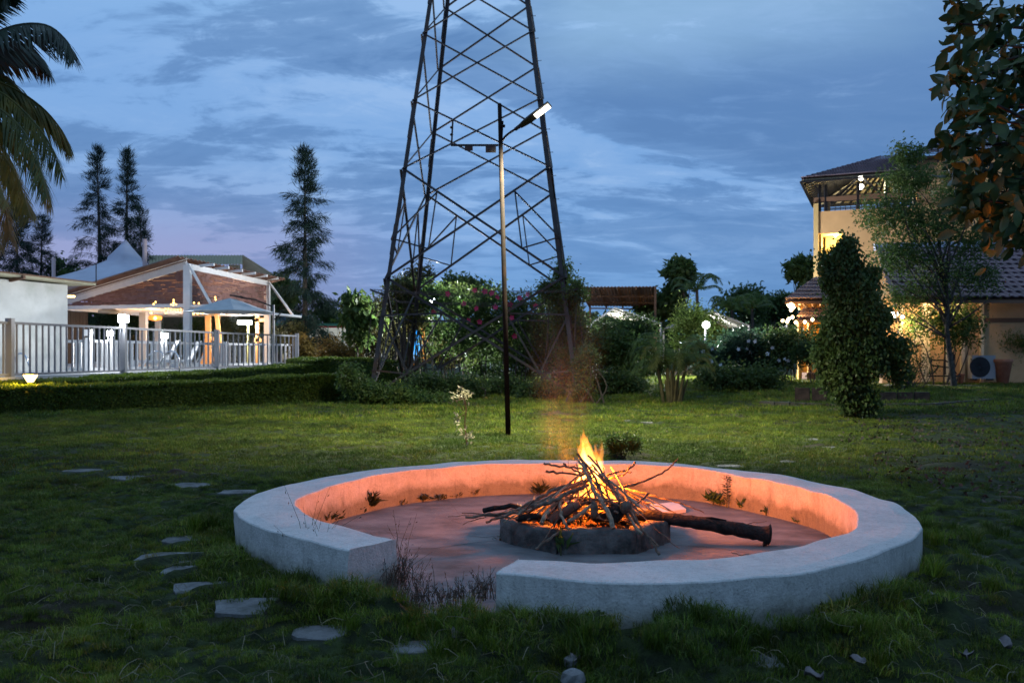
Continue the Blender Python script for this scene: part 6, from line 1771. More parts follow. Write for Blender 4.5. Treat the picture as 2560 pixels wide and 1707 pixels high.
casuarina('left tree of the close pair of casuarinas behind the tent', 243, 372, 66, 190, n=13000, seed=3, dense=1.3, low=.2)
casuarina('right tree of the close pair of casuarinas behind the tent', 318, 378, 64, 150, n=12000, seed=4, dense=1.3, low=.2)
casuarina('shorter casuarina at the right edge of the pair', 352, 525, 62, 110, n=5000, seed=5, low=.3)
casuarina('dark casuarina behind the coconut fronds at the left edge', 40, 500, 60, 270, n=15000, seed=6, dense=1.4, low=.3)
casuarina('second dark casuarina behind the coconut fronds', 105, 545, 62, 130, n=6000, seed=9, low=.3)

# ------------------------------------------------------------------ far trees along the skyline
def skytree(label, px, py_top, w_px, Y, mk='dark', n=2600, leafs=(.42, .22), trunk=.2, h_px=None):
    r = nr(); b = P(px, 0, Y); top = P(px, py_top, Y).z; R = w_px / F * Y / 2
    low_ = max(.8, top - (h_px / F * Y if h_px else 2.4 * R)) if True else 0
    bl = []
    for i in range(6):
        bl.append((r.uniform(-.5, .5) * R, r.uniform(-.4, .4) * R, r.uniform(low_ + (top - low_) * .25, top - R * .32), R * r.uniform(.35, .6), R * .45, min(R * .5, (top - low_) * .33), 1))
    bl.append((0, 0, top - R * .38, R * .42, R * .4, R * .36, 1))
    return tree(label, (b.x, Y, .1), bl, n, leafs, LM[mk], trunk, R * .11, limbs=10, droop=.2)
skytree('round dark tree just right of the brown canopy', 1708, 652, 108, 62, 'dark', 3000, (.5, .26), h_px=175)
skytree('round dark tree at the left side of the villa', 2010, 648, 110, 64, 'dark', 2600, (.5, .24), h_px=150)
skytree('low dark tree crown on the skyline left of the villa', 1862, 722, 150, 85, 'dark', 3600, (.42, .22), h_px=80)
skytree('low dark tree crown behind the palm', 1935, 738, 130, 88, 'dark', 3000, (.42, .22), h_px=80)
skytree('dark bushy tree rising behind the creepers of the tower', 1165, 694, 150, 58, 'dark', 5200, (.34, .18), h_px=90)
skytree('feathery tree behind the left legs of the tower', 1040, 668, 120, 60, 'olive', 2400, (.30, .12), h_px=100)
skytree('dark tree low behind the tall casuarina', 700, 690, 130, 60, 'dark', 3400, (.4, .2), h_px=120)
skytree('dark tree behind the gabled tents', 1640, 742, 120, 66, 'dark', 2600, (.42, .2), h_px=90)
for i, (px, pt, w, Y) in enumerate([(740, 778, 110, 90), (820, 770, 120, 95), (950, 765, 110, 95), (1010, 775, 90, 95), (880, 790, 120, 92), (1420, 770, 110, 90), (1560, 790, 140, 95), (2120, 760, 150, 90), (-40, 690, 200, 90), (160, 640, 130, 92), (620, 760, 130, 96), (1300, 770, 120, 92)]):
    skytree(['low tree on the far skyline just right of the tall casuarina', 'low tree on the far skyline left of the young broadleaf tree', 'low tree on the far skyline at the left tower leg', 'low tree on the far skyline between the left tower legs',
             'low tree behind the green garden frame', 'low tree far behind the right tower leg', 'low tree far behind the gabled tents', 'low tree far behind the ivy column', 'far tree behind the hut at the left edge', 'open branched far tree left of the casuarina pair', 'far tree behind the pool umbrella', 'far tree behind the street lamp pole'][i], px, pt, w, Y, 'dark', 1500, (.5, .28), .15, h_px=110)
# one continuous far wood closing the horizon
r = np.random.default_rng(77); n = 60000
a = r.uniform(-1.05, 1.05, n); Yw = r.uniform(118, 150, n); hx = 6.2 + 2.2 * fbm(a * 14, a * 0 + 3, 9, 4)
C = np.stack([np.tan(a) * Yw, Yw, r.random(n) ** .7 * hx], 1)
C[:, 2] = np.maximum(C[:, 2], .2)
n2 = 26000; a2 = r.uniform(1.15, 2 * PI - 1.15, n2); R2 = r.uniform(15, 24, n2); h2 = 4.6 + 2.4 * fbm(a2 * 6, a2 * 0 + 8, 19, 4)
C2 = np.stack([np.sin(a2) * R2, np.cos(a2) * R2, .3 + r.random(n2) ** .8 * h2], 1)
V, Fq = leaf_mesh(C, 1.5, .9, r, .2); V2, F2q = leaf_mesh(C2, .7, .4, r, .2); Fq = np.concatenate([Fq, F2q + len(V)]); V = np.concatenate([V, V2])
o = obj('far_wood', mesh_np('far_wood', V, Fq, LM['dark'])); o['kind'] = 'stuff'; tag(o, 'far dark line of trees along the horizon', 'wood')

# ------------------------------------------------------------------ palms
def frond(pts, L_, r, mt, hang=.7, wl=.045, n=70, name='frond', parent=None, both=True, rachis=.03, stiff=0.0):
    pts = interp(pts, 24); A = np.array([tuple(p) for p in pts]); m = MB(); m.tube(pts, [rachis * (1 - .8 * i / 23) for i in range(24)], 5)
    V = list(m.v); Fs = list(m.f)
    for i in range(n):
        u = .12 + .86 * i / n; k = min(int(u * 23), 22); p = Vector(A[k] * (1 - (u * 23 - k)) + A[k + 1] * (u * 23 - k)); d = Vector(A[k + 1] - A[k]).normalized()
        s_ = d.cross(Vector((0, 0, 1)));
        if s_.length < .1: s_ = Vector((1, 0, 0))
        s_.normalize(); ln = L_ * math.sin(PI * min(1, (u * .85 + .13))) ** .6 * r.uniform(.85, 1.08)
        for sg in ((-1, 1) if both else (1,)):
            dd = (s_ * sg * (1 - hang * .6) + d * (.55 + .3 * u) + Vector((0, 0, -hang + stiff))).normalized(); dd += Vector(r.normal(0, .07, 3)); dd.normalize()
            mid = p + dd * ln * .5; e_ = p + dd * ln + Vector((0, 0, -hang * ln * .22)); w = d * wl * .5
            b = len(V); V += [tuple(p - w * .6), tuple(p + w * .6), tuple(mid + w), tuple(e_), tuple(mid - w)]
            Fs += [(b, b + 1, b + 2, b + 4), (b + 4, b + 2, b + 3)]
    o = obj(name, mesh_np(name, V, Fs, mt), parent)
    if parent is not None: o.matrix_parent_inverse = Matrix.Translation(parent.location).inverted()
    return o
PYY = 12.5
cpb = P(-190, 250, PYY)
coco = thing('coconut_palm', 'coconut palm whose drooping fronds hang in at the left edge', 'palm tree', (cpb.x - .4, PYY, 0))
m = MB(); m.tube([Vector((cpb.x - .5, PYY, -.1)), Vector((cpb.x - .3, PYY, 2.4)), cpb], [.20, .16, .13], 12); m.build('trunk', M_trunk, coco, smooth=True)
M_frond_painted_lit = leafmat('palm_painted_lit', (.15, .125, .018), (.27, .20, .030), (.30, .20, .03), s3=1.0)  # warm light from below painted into the lower fronds' leaf colour
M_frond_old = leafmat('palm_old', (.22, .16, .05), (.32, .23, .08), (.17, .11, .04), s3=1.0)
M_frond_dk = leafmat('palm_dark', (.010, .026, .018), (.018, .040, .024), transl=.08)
rp_ = np.random.default_rng(12)
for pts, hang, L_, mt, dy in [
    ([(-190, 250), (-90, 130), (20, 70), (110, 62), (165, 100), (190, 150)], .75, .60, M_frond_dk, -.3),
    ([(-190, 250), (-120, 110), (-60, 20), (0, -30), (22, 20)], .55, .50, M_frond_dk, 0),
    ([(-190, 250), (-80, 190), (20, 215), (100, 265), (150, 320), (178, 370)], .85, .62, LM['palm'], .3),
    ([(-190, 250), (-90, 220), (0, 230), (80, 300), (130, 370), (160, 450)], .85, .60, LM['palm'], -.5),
    ([(-190, 250), (-100, 260), (-10, 300), (70, 370), (110, 450), (130, 520)], .85, .60, M_frond_painted_lit, 0),
    ([(-190, 250), (-120, 280), (-40, 340), (30, 420), (62, 500), (75, 545)], .8, .58, M_frond_painted_lit, -.6),
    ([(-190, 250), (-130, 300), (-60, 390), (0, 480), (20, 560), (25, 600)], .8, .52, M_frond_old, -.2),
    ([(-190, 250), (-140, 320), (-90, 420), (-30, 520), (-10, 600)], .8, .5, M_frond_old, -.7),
    ([(-190, 250), (-110, 290), (-30, 370), (40, 460), (90, 540)], .8, .52, M_frond_painted_lit, .5),
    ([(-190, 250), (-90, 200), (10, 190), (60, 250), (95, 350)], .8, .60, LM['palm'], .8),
    ([(-190, 250), (-130, 270), (-50, 310), (20, 390), (50, 470), (60, 540)], .85, .60, M_frond_painted_lit, .9), ([(-190, 250), (-150, 330), (-80, 450), (-30, 560), (0, 610)], .8, .55, M_frond_old, .3),
    ([(-190, 250), (-120, 240), (-20, 260), (60, 330), (100, 420), (118, 500)], .85, .62, LM['palm'], -.9), ([(-190, 250), (-140, 290), (-70, 360), (-10, 450), (20, 520)], .8, .55, M_frond_painted_lit, -1.1),
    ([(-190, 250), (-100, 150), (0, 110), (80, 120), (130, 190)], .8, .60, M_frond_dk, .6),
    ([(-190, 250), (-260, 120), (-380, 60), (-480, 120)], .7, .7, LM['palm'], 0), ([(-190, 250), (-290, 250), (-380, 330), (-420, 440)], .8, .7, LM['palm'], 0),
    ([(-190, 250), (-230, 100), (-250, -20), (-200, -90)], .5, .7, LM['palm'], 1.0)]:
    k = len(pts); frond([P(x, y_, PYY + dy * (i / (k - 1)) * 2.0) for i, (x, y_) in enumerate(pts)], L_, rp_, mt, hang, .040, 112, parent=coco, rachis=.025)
# no lamp stands under the palm; the lower fronds' golden light is in their colour
# distant palm among the skyline trees
def small_palm(label, px, py, Y, R_px, nf, trunk_h, seed, mt='palm', up=.6, cat='palm tree'):
    r = np.random.default_rng(seed); c = P(px, py, Y); t_ = thing('palm_tree', label, cat, (c.x, Y, .1)); R = R_px / F * Y
    m = MB(); m.tube([Vector((c.x, Y, -.1)), Vector((c.x + .1, Y, c.z * .5)), c], [.16, .13, .10], 8); m.build('trunk', M_trunk, t_, smooth=True)
    for i in range(nf):
        a = 2 * PI * i / nf + r.uniform(-.2, .2); e_ = r.uniform(.1, 1.1) * up; d = Vector((math.cos(a), math.sin(a), 0))
        frond([c, c + d * R * .45 + Vector((0, 0, R * .55 * e_)), c + d * R * .85 + Vector((0, 0, R * .6 * e_)), c + d * R * 1.1 + Vector((0, 0, R * (.5 * e_ - .25)))], R * .34, r, LM[mt], .35, .07, 26, parent=t_, rachis=.04)
small_palm('palm with upswept fronds in front of the dark tree on the skyline', 1742, 725, 58, 62, 11, 5, 21, 'dark', 1.3)
small_palm('small palm on the skyline right of the first one', 1880, 772, 66, 60, 12, 4, 22, 'mid', 1.0)
small_palm('pale green small palm nearer the villa', 1830, 775, 60, 55, 12, 4, 23, 'mid', 1.1)
# clump palm on the lawn
cp = G(1678, 1008, .05); ar = thing('clump_palm', 'bushy clump palm with arching fronds standing on the lawn', 'palm', (cp.x, cp.y, .05)); r = np.random.default_rng(31)
m = MB()
for i in range(26):
    a = 2 * PI * i / 26; q = Vector((math.cos(a), math.sin(a) * .8, 0)) * r.uniform(.1, .42); h = r.uniform(.7, 1.25)
    m.tube([cp + q * .7 + Vector((0, 0, -.05)), cp + q + Vector((0, 0, h * .5)), cp + q * 1.3 + Vector((0, 0, h))], [.045, .038, .028], 6)
m.build('canes', mat('cane', (.05, .045, .02), (.10, .085, .035), scale=5, rough=.7), ar, kind='stuff')
for i in range(38):
    a = r.uniform(0, 2 * PI); q = Vector((math.cos(a), math.sin(a), 0)); s_ = cp + q * r.uniform(.1, .4) + Vector((0, 0, r.uniform(.7, 1.2))); R = r.uniform(.7, 1.35); e_ = r.uniform(.25, 1.5)
    frond([s_, s_ + q * R * .35 + Vector((0, 0, R * .6 * e_)), s_ + q * R * .8 + Vector((0, 0, R * .75 * e_)), s_ + q * R * 1.1 + Vector((0, 0, R * (.55 * e_ - .3)))], .34, r, LM['dark'] if i % 3 else LM['palm'], .4, .028, 26, parent=ar, rachis=.014)

# ------------------------------------------------------------------ ivy column, slender tree, right side growth
b0 = G(2138, 1056, .05)
def px2(b, lst, dY=0):
    out_ = []
    for (px, py, wx, wy, wt) in lst:
        c = P(px, py, b.y + dY); out_.append((c.x - b.x, dY, c.z - b.z, wx / F * b.y * .5, wx / F * b.y * .42, wy / F * b.y * .5, wt))
    return out_
ivt = tree('tall column of glossy ivy leaves leaning over the lawn', b0, px2(b0, [(2115, 655, 70, 90, 1.2), (2095, 700, 80, 90, 1.2), (2130, 730, 120, 120, 2.2), (2150, 790, 140, 130, 2.4), (2105, 820, 110, 130, 2.0), (2140, 880, 160, 150, 3.0), (2110, 940, 120, 110, 1.8), (2225, 875, 110, 110, .8), (2245, 925, 70, 70, .35), (2140, 1000, 80, 80, .8), (2070, 650, 45, 45, .25), (2118, 612, 36, 50, .35), (2060, 880, 50, 110, .5), (2180, 690, 50, 60, .3), (2200, 790, 60, 60, .4), (2170, 1000, 50, 60, .3)]),
     36000, (.095, .062), LM['dark'], .10, .085, cat='ivy column', name='ivy_column', droop=1.2, limbs=10, shell=.55, per=12)
LM['glossy'] = leafmat('glossy_leaf', (.018, .050, .016), (.034, .080, .026), rough=.32, spec=.6)
ivt.children[1].data.materials[0] = LM['glossy'] if ivt.children[1].name.startswith('crown') else ivt.children[1].data.materials[0]
b0 = G(2388, 978, .10)
tree('slender dark tree with an open leafy crown in front of the villa', b0, px2(b0, [(2268, 385, 90, 60, .9), (2275, 450, 150, 90, 1.6), (2230, 540, 190, 120, 2.2), (2330, 560, 200, 130, 2.0), (2400, 480, 150, 130, 1.6), (2440, 600, 150, 120, 1.2), (2250, 640, 190, 120, 1.6), (2360, 690, 220, 110, 1.2), (2270, 740, 150, 80, .6), (2460, 690, 110, 90, .6), (2390, 420, 70, 70, .4)]),
     20000, (.14, .06), LM['mid'], .13, .15, droop=.4, limbs=44, shell=.35, per=14, lean=(-.6, 0), topz=5.2)
b0 = G(2262, 985, .10)
bush('small crooked tree with thin bare stems in front of the tan wall', b0, 2.6, 2.2, 1500, (.10, .05), LM['dark'], cat='tree', name='small_tree', stems=26)
b0 = G(2560, 970, .10)
bush('yellow-green feathery shrub at the right edge below the house', (b0.x + .2, b0.y, .1), 4.4, 2.6, 12000, (.15, .03), LM['lime'], clump=.16, droop=-.6)
b0 = G(2540, 960, .10)
bush('tall dark shrub at the right edge in front of the tiled roof', (b0.x + .5, b0.y + 1.5, .1), 4.0, 5.6, 11000, (.14, .07), LM['dark'], clump=.22)
b0 = G(2440, 985, .1)
bush('green shrub hanging over the air conditioner', (b0.x + .3, b0.y + 3, .1), 3.4, 3.8, 4200, (.14, .07), LM['mid'], clump=.2, low=.3)

# near tree overhanging the top right corner: big leathery leaves
nt_ = thing('overhanging_tree', 'near tree with big leathery leaves overhanging the top right corner', 'tree', (6.6, 7.4, 0)); r = np.random.default_rng(91)
m = MB(); tr = [Vector((6.6, 7.4, -.1)), Vector((6.5, 7.3, 1.6)), Vector((6.2, 7.4, 3.2)), Vector((5.9, 7.4, 5.2)), Vector((5.6, 7.3, 6.6))]
m.tube(interp(tr, 16), [.20, .19, .18, .17, .16, .15, .14, .13, .12, .11, .10, .09, .08, .07, .05, .04], 10)
tips = []
for (px, py, dY) in [(2400, 60, 0), (2430, 30, .5), (2480, 110, -.4), (2410, 120, .3), (2450, 170, 0), (2395, 205, .2), (2370, 212, .5), (2440, 240, -.3), (2500, 200, .4), (2400, 265, 0), (2420, 310, .5), (2470, 300, -.5), (2520, 260, 0), (2540, 120, .2), (2510, 40, 0), (2390, 350, .3),
                     (2345, 352, .6), (2440, 370, 0), (2500, 380, .3), (2550, 340, -.3), (2460, 430, .5), (2520, 450, 0), (2420, 470, .4), (2550, 520, -.2), (2480, 520, .3), (2410, 530, .5), (2530, 560, 0), (2375, 365, .2), (2500, 555, .2), (2450, 500, .1), (2560, 600, .1), (2400, 420, .6), (2600, 300, 0), (2620, 450, .3), (2600, 150, 0), (2640, 600, .2), (2400, 5, 0), (2450, -60, 0), (2560, 60, -.6), (2570, 430, .5), (2500, 480, .8), (2545, 230, .6), (2570, 180, 0), (2530, 320, .6)]:
    tips.append(P(px, py, 6.6 + dY))
for i in range(46):
    a = r.uniform(0, 2 * PI); tips.append(Vector((6.9 + math.cos(a) * r.uniform(.5, 2.6), 6.2 + math.sin(a) * r.uniform(.5, 2.6), r.uniform(3.0, 6.6))))
M_big = leafmat('leathery_leaf', (.022, .052, .013), (.046, .085, .020), (.060, .088, .02), s3=1.3, scale=7, rough=.5, transl=.10)
LV = []; LF = []
def bigleaf(p, d, L_, r):
    s_ = d.cross(Vector(r.normal(0, 1, 3))).normalized(); n_ = s_.cross(d); b = len(LV); W = L_ * r.uniform(.23, .30); bend = r.uniform(.1, .35)
    mid_ = []
    for j, (u, w) in enumerate(((0, .05), (.2, .62), (.45, 1.0), (.7, .82), (.88, .42), (1.0, .02))):
        c = p + d * L_ * u - n_ * L_ * bend * u * u + Vector((0, 0, -L_ * .12 * u * u)); wv = math.sin(u * 9 + r.uniform(0, 1)) * .03 * L_
        LV.extend([tuple(c + s_ * W * w + n_ * (W * .28 * w + wv)), tuple(c), tuple(c - s_ * W * w + n_ * (W * .28 * w - wv))])
    for j in range(5):
        q = b + j * 3; LF.extend([(q, q + 1, q + 4, q + 3), (q + 1, q + 2, q + 5, q + 4)])
NT = len(tips) - 46
for k, tp_ in enumerate(tips):
    s_ = Vector(tr[3 if tp_.z > 3.6 else 2]).lerp(Vector((6.4, 7.0, max(2.8, tp_.z - .3))), .5)
    bp2 = interp([s_, s_.lerp(tp_, .55) + Vector(r.normal(0, .12, 3)), tp_], 9)
    m.tube(bp2, [.045 * (1 - .85 * i / 8) for i in range(9)], 5)
    for j in range(46 if k < NT else 22):
        u = r.uniform(.35, 1.0) if r.random() < .5 else 1.0; p = bp2[min(8, int(u * 8))] + Vector(r.normal(0, .05, 3)) * (1 + 1.2 * (r.random() < .4))
        if k < NT and (CX + p.x / max(p.y, .1) * F) < 2362 + 22 * r.normal(): continue
        d = (tp_ - s_).normalized() * .5 + Vector(r.normal(0, .75, 3)) + Vector((-.1, 0, -.45)); d.normalize(); bigleaf(p, d, r.uniform(.08, .17), r)
m.build('trunk', M_trunk, nt_, smooth=True)
o = obj('crown', mesh_np('crown', np.array(LV), np.array(LF), M_big, smooth=True), nt_); o.matrix_parent_inverse = Matrix.Translation(nt_.location).inverted()

# dying shrub in its tuft of grass on the lawn
b0 = G(1168, 1118, .08); dr = thing('dry_sapling', 'pale dried sapling standing alone on the lawn left of the lamp pole', 'sapling', tuple(b0)); r = np.random.default_rng(8)
m = MB(); sp = interp([b0, P(1162, 1060, b0.y), P(1166, 1020, b0.y), P(1158, 985, b0.y)], 10); m.tube(sp, [.012, .011, .010, .010, .009, .009, .008, .007, .006, .005], 6)
C = []
for (px, py, w, h, n) in [(1158, 985, 34, 30, 90), (1145, 1045, 24, 34, 26), (1150, 1072, 20, 14, 10), (1172, 1088, 30, 24, 22), (1135, 997, 12, 8, 6)]:
    c = P(px, py, b0.y); k = r.normal(0, .5, (n, 3)) * np.array([w / F * b0.y * .5, .1, h / F * b0.y * .5]); C.append(k + np.array(c))
    m.tube([sp[5] if py < 1050 else sp[1], c], .004, 4)
m.build('stem', mat('dry_stem', (.20, .12, .07), rough=.9), dr); leaves_obj('leaves', np.concatenate(C), .065, .035, LM['dry'], dr, r, .5)

# ------------------------------------------------------------------ weeds at the seat wall
def weed(px, py, h, n, label, mk='olive', z=0.0, tall=False, seed=0, spread=.5):
    r = np.random.default_rng(500 + seed); b = G(px, py, z); t_ = thing('weed', label, 'weed', tuple(b))
    m = MB(); C = []; D = []
    if tall:
        m.tube([b, b + Vector((.005, 0, h * .5)), b + Vector((0, 0, h))], [.006, .005, .002], 5)
        for i in range(n):
            u = .12 + .85 * i / n; a = i * 2.4; d = Vector((math.cos(a), math.sin(a), r.uniform(.1, .6))).normalized(); C.append(b + Vector((0, 0, h * u))); D.append(d)
        L_, W2 = h * .20, h * .035
    else:
        for i in range(n):
            a = r.uniform(0, 2 * PI); e_ = r.uniform(.25, 1.2); d = Vector((math.cos(a) * spread * 2, math.sin(a) * spread * 1.4, e_)).normalized(); C.append(b + Vector((r.normal(0, .03), r.normal(0, .02), 0)) + Vector((0, 0, .01 + r.uniform(0, h * .4)))); D.append(d)
        m.tube([b, b + Vector((0, 0, h * .4))], .006, 4); L_, W2 = h * .85, h * .20
    m.build('stem', M_stem, t_)
    leaves_obj('leaves', np.array([tuple(c) for c in C]), L_, W2, LM[mk], t_, r, D=np.array([tuple(d) for d in D]))
wl = [(815, 1306, .13, 60, 'dense weed tuft in the left curve of the seat wall'), (836, 1302, .10, 34, 'weed tuft second from the left curve of the wall'), (850, 1296, .08, 22, 'small weed third from the left curve of the wall'), (884, 1284, .10, 34, 'low weed beside the tallest left weed'),
      (918, 1276, .19, 70, 'tallest bushy weed against the orange wall on the left'), (1005, 1262, .06, 16, 'tiny lone weed at the foot of the rear wall'), (1058, 1254, .10, 26, 'star shaped weed at the foot of the rear wall'), (1096, 1251, .08, 30, 'spreading weed right of the star shaped one'),
      (1141, 1245, .06, 20, 'flat weed at the rear wall'), (1182, 1241, .09, 24, 'spiky weed at the rear wall left of the fire'), (1351, 1236, .15, 36, 'spiky weed at the wall just left of the flames'), (1648, 1240, .10, 18, 'dark weed behind the sticks right of the fire'),
      (1783, 1262, .15, 34, 'spiky weed left of the tall thin weed'), (1800, 1264, .08, 24, 'low weed at the foot of the tall thin weed'), (1861, 1274, .13, 34, 'spiky weed right of the tall thin weed'), (1915, 1288, .10, 14, 'sparse weed on the right part of the wall'), (1995, 1308, .06, 16, 'small weed near the right end of the orange wall'), (1250, 1351, .05, 10, 'speck of weed at the left foot of the hearth')]
for i, (px, py, h, n, lab) in enumerate(wl): weed(px, py, h, n, lab, seed=i, mk='mid' if px > 1700 else 'olive')
weed(1817, 1268, .34, 60, 'tall thin feathery weed against the right orange wall', tall=True, seed=30, mk='olive')
weed(1402, 1388, .19, 9, 'green weed with broad leaves growing on the front of the hearth', mk='mid', seed=31, spread=.25)

# dry grasses and weeds at the opening
r = np.random.default_rng(63)
def stalks(label, spots, mt, cat='dry grass', name='dry_grass', heads=True):
    b = G(*spots[0][:2], .03); t_ = thing(name, label, cat, tuple(b)); m = MB(); C = []; D = []
    for (px, py, h, n, sx) in spots:
        c = G(px, py, .03)
        for i in range(n):
            p = c + Vector((r.normal(0, sx), r.normal(0, sx * .5), 0)); hh = h * r.uniform(.5, 1.1); q = Vector((r.normal(0, .25), r.normal(0, .18), 1)); q.normalize()
            e_ = p + q * hh; mid = p.lerp(e_, .5) + Vector((0, 0, hh * .06)); e_ = e_ + Vector((q.x, q.y, 0)) * hh * .4
            m.tube([p, mid, e_], [.0022, .0018, .0008], 3, cap=False)
            for k in range(5): u = .35 + .13 * k; C.append(tuple(p.lerp(e_, u) + Vector(r.normal(0, .004, 3)))); D.append(tuple((Vector(r.normal(0, .7, 3)) + q).normalized()))
    m.build('stalks', mt, t_, kind='stuff')
    if heads: leaves_obj('leaflets', np.array(C), .028, .006, mt, t_, r, D=np.array(D))
M_dryst = mat('dry_stalk', (.055, .035, .028), (.13, .09, .06), scale=30, rough=.9)
M_grst = mat('green_stalk', (.03, .045, .015), (.07, .08, .03), scale=30, rough=.9)
stalks('tangle of dark dry weeds at the left end of the opening in the seat wall', [(985, 1455, .26, 46, .07), (960, 1470, .20, 50, .10), (1010, 1475, .22, 34, .08), (1000, 1435, .42, 8, .03)], M_dryst)
stalks('low reddish dry weeds across the opening of the seat wall', [(1060, 1505, .11, 50, .12), (1120, 1505, .10, 44, .10), (1190, 1500, .16, 34, .06), (1215, 1495, .20, 20, .03), (940, 1520, .14, 60, .14), (1040, 1540, .12, 60, .16)], M_dryst)
stalks('tall thin weeds growing up the outside of the left seat wall', [(775, 1440, .42, 9, .03), (770, 1435, .62, 5, .015), (750, 1425, .5, 4, .02), (815, 1450, .45, 4, .02), (870, 1470, .28, 10, .03), (600, 1352, .22, 6, .02), (722, 1420, .3, 6, .03)], M_grst, cat='tall weeds', name='tall_weeds')
stalks('pale dry grass wisps left of the low kerb below the house', [(1880, 985, .8, 70, .6), (1930, 990, .6, 50, .5)], mat('pale_straw', (.20, .18, .13), rough=.9), heads=False)

# fallen leaves and scraps on the grass
M_dead = mat('dead_leaf', (.13, .115, .12), (.24, .215, .22), scale=14, rough=.8)
def dleaf(px, py, L_, label, z=.10, curl=.5):
    r = nr(); p = G(px, py, z); V = []; a0 = r.uniform(0, 6.28); R = Matrix.Rotation(a0, 3, 'Z') @ Matrix.Rotation(r.uniform(-.5, .5), 3, 'X')
    for u, w in ((0, .04), (.2, .45), (.45, .6), (.7, .5), (.9, .22), (1.0, .03)):
        for s_ in (-1, -.4, 0, .4, 1):
            V.append(tuple(p + R @ Vector(((u - .5) * L_ * .8, s_ * w * L_ * .5, L_ * (curl * abs(s_) ** 1.5 * .35 + .12 * math.sin(u * 6)) + r.uniform(-.012, .012)))))
    Fs = [(j * 5 + i, j * 5 + i + 1, (j + 1) * 5 + i + 1, (j + 1) * 5 + i) for j in range(5) for i in range(4)]
    o = obj('dead_leaf', mesh_np('dead_leaf', V, Fs, M_dead, smooth=True)); tag(o, label, 'leaf'); return o
for i, (px, py, L_, lab) in enumerate([(1146, 1595, .17, 'long curled pale dead leaf in the grass below the opening'), (1326, 1608, .15, 'crumpled grey dead leaf in the dark hollow before the wall'), (1420, 1605, .10, 'thin pale dead leaf right of the hollow'), (1432, 1652, .10, 'small dark pebble-like leaf near the bottom middle'),
     (1655, 1640, .12, 'crumpled leaf beside the small stone at the bottom'), (2112, 1606, .09, 'small pale leaf at the bottom right of the seat wall'), (2140, 1612, .09, 'curled leaf right beside another pale leaf'), (2144, 1650, .10, 'pale leaf lowest of three near the bottom right'), (2325, 1500, .16, 'big grey leaf folded upright right of the seat wall'),
     (2515, 1610, .10, 'pale leaf near the bottom right corner'), (2420, 1640, .12, 'flat dark leaf at the bottom right'), (2255, 1612, .10, 'dull leaf lying half hidden at the bottom right'), (2035, 1690, .12, 'pale leaf cut by the bottom edge of the picture')]):
    dleaf(px, py, L_, lab)
hunk_ = MB()
p = G(1432, 1690, .08)
for (px, py, s_, lab) in ((1432, 1695, .055, 'small grey stone at the very bottom of the grass'), (1428, 1655, .04, 'smaller grey stone just above the bottom one')):
    c = G(px, py, .09); V = []; k = 8
    for (z, q) in ((-.8, .6), (-.2, 1), (.5, .8), (.8, .3)):
        for i in range(k): a = 2 * PI * i / k; V.append((c.x + math.cos(a) * s_ * q * rng.uniform(.8, 1.2), c.y + math.sin(a) * s_ * q * rng.uniform(.8, 1.2), c.z + z * s_))
    Fs = [(j * k + i, j * k + (i + 1) % k, (j + 1) * k + (i + 1) % k, (j + 1) * k + i) for j in range(3) for i in range(k)] + [tuple(range(3 * k, 4 * k))]
    o = obj('stone', mesh_np('stone', V, Fs, M_stone)); tag(o, lab, 'stone')

# ------------------------------------------------------------------ grass
def clump(seed, n, size, L_, W2, lean, wide):
    r = np.random.default_rng(seed); V = []; T = []
    b = np.stack([r.uniform(-size / 2, size / 2, n), r.uniform(-size / 2, size / 2, n), np.full(n, -.012)], 1)
    l = L_ * r.uniform(.5, 1.25, n)[:, None]; a = r.uniform(0, 2 * PI, n); le = r.uniform(.2, 1, n)[:, None] * lean
    h = np.stack([np.cos(a), np.sin(a), np.zeros(n)], 1); u = np.stack([np.zeros(n), np.zeros(n), np.ones(n)], 1)
    s_ = np.stack([-np.sin(a + r.normal(0, .8, n)), np.cos(a + r.normal(0, .8, n)), np.zeros(n)], 1) * W2 * r.uniform(.7, 1.3, n)[:, None] * .5
    m1 = b + (u * .9 + h * le * .5) * l * .55; t_ = b + (u * (1.25 - .45 * le) + h * le * 1.1) * l * .85
    V = np.stack([b - s_, b + s_, m1 + s_ * .8, m1 - s_ * .8, t_], 1).reshape(-1, 3)
    i = np.arange(n)[:, None] * 5
    F1 = (i + np.array([[0, 1, 2]])); F2_ = i + np.array([[0, 2, 3]]); F3 = i + np.array([[3, 2, 4]])
    Fq = np.concatenate([F1, F2_, F3]); tone = np.repeat(r.random(n), 5)
    return V, Fq, tone
M_grass = bpy.data.materials.new('grass_blade'); M_grass.use_nodes = True; t = M_grass.node_tree; b = t.nodes['Principled BSDF']; L = t.links
def gn(ty): return t.nodes.new(ty)
at = gn('ShaderNodeAttribute'); at.attribute_name = 'tone'
r1 = gn('ShaderNodeValToRGB'); cr = r1.color_ramp
for _ in range(3): cr.elements.new(.5)
for e, (p_, c) in zip(cr.elements, [(0.0, (.040, .074, .008)), (.40, (.085, .142, .012)), (.78, (.135, .190, .018)), (.93, (.165, .170, .030)), (1.0, (.28, .23, .10))]): e.position = p_; e.color = (*c, 1)
L.new(at.outputs['Fac'], r1.inputs[0])
gp_ = gn('ShaderNodeNewGeometry'); nz1 = gn('ShaderNodeTexNoise'); nz1.inputs['Scale'].default_value = .55; nz1.inputs['Detail'].default_value = 5; L.new(gp_.outputs['Position'], nz1.inputs['Vector'])
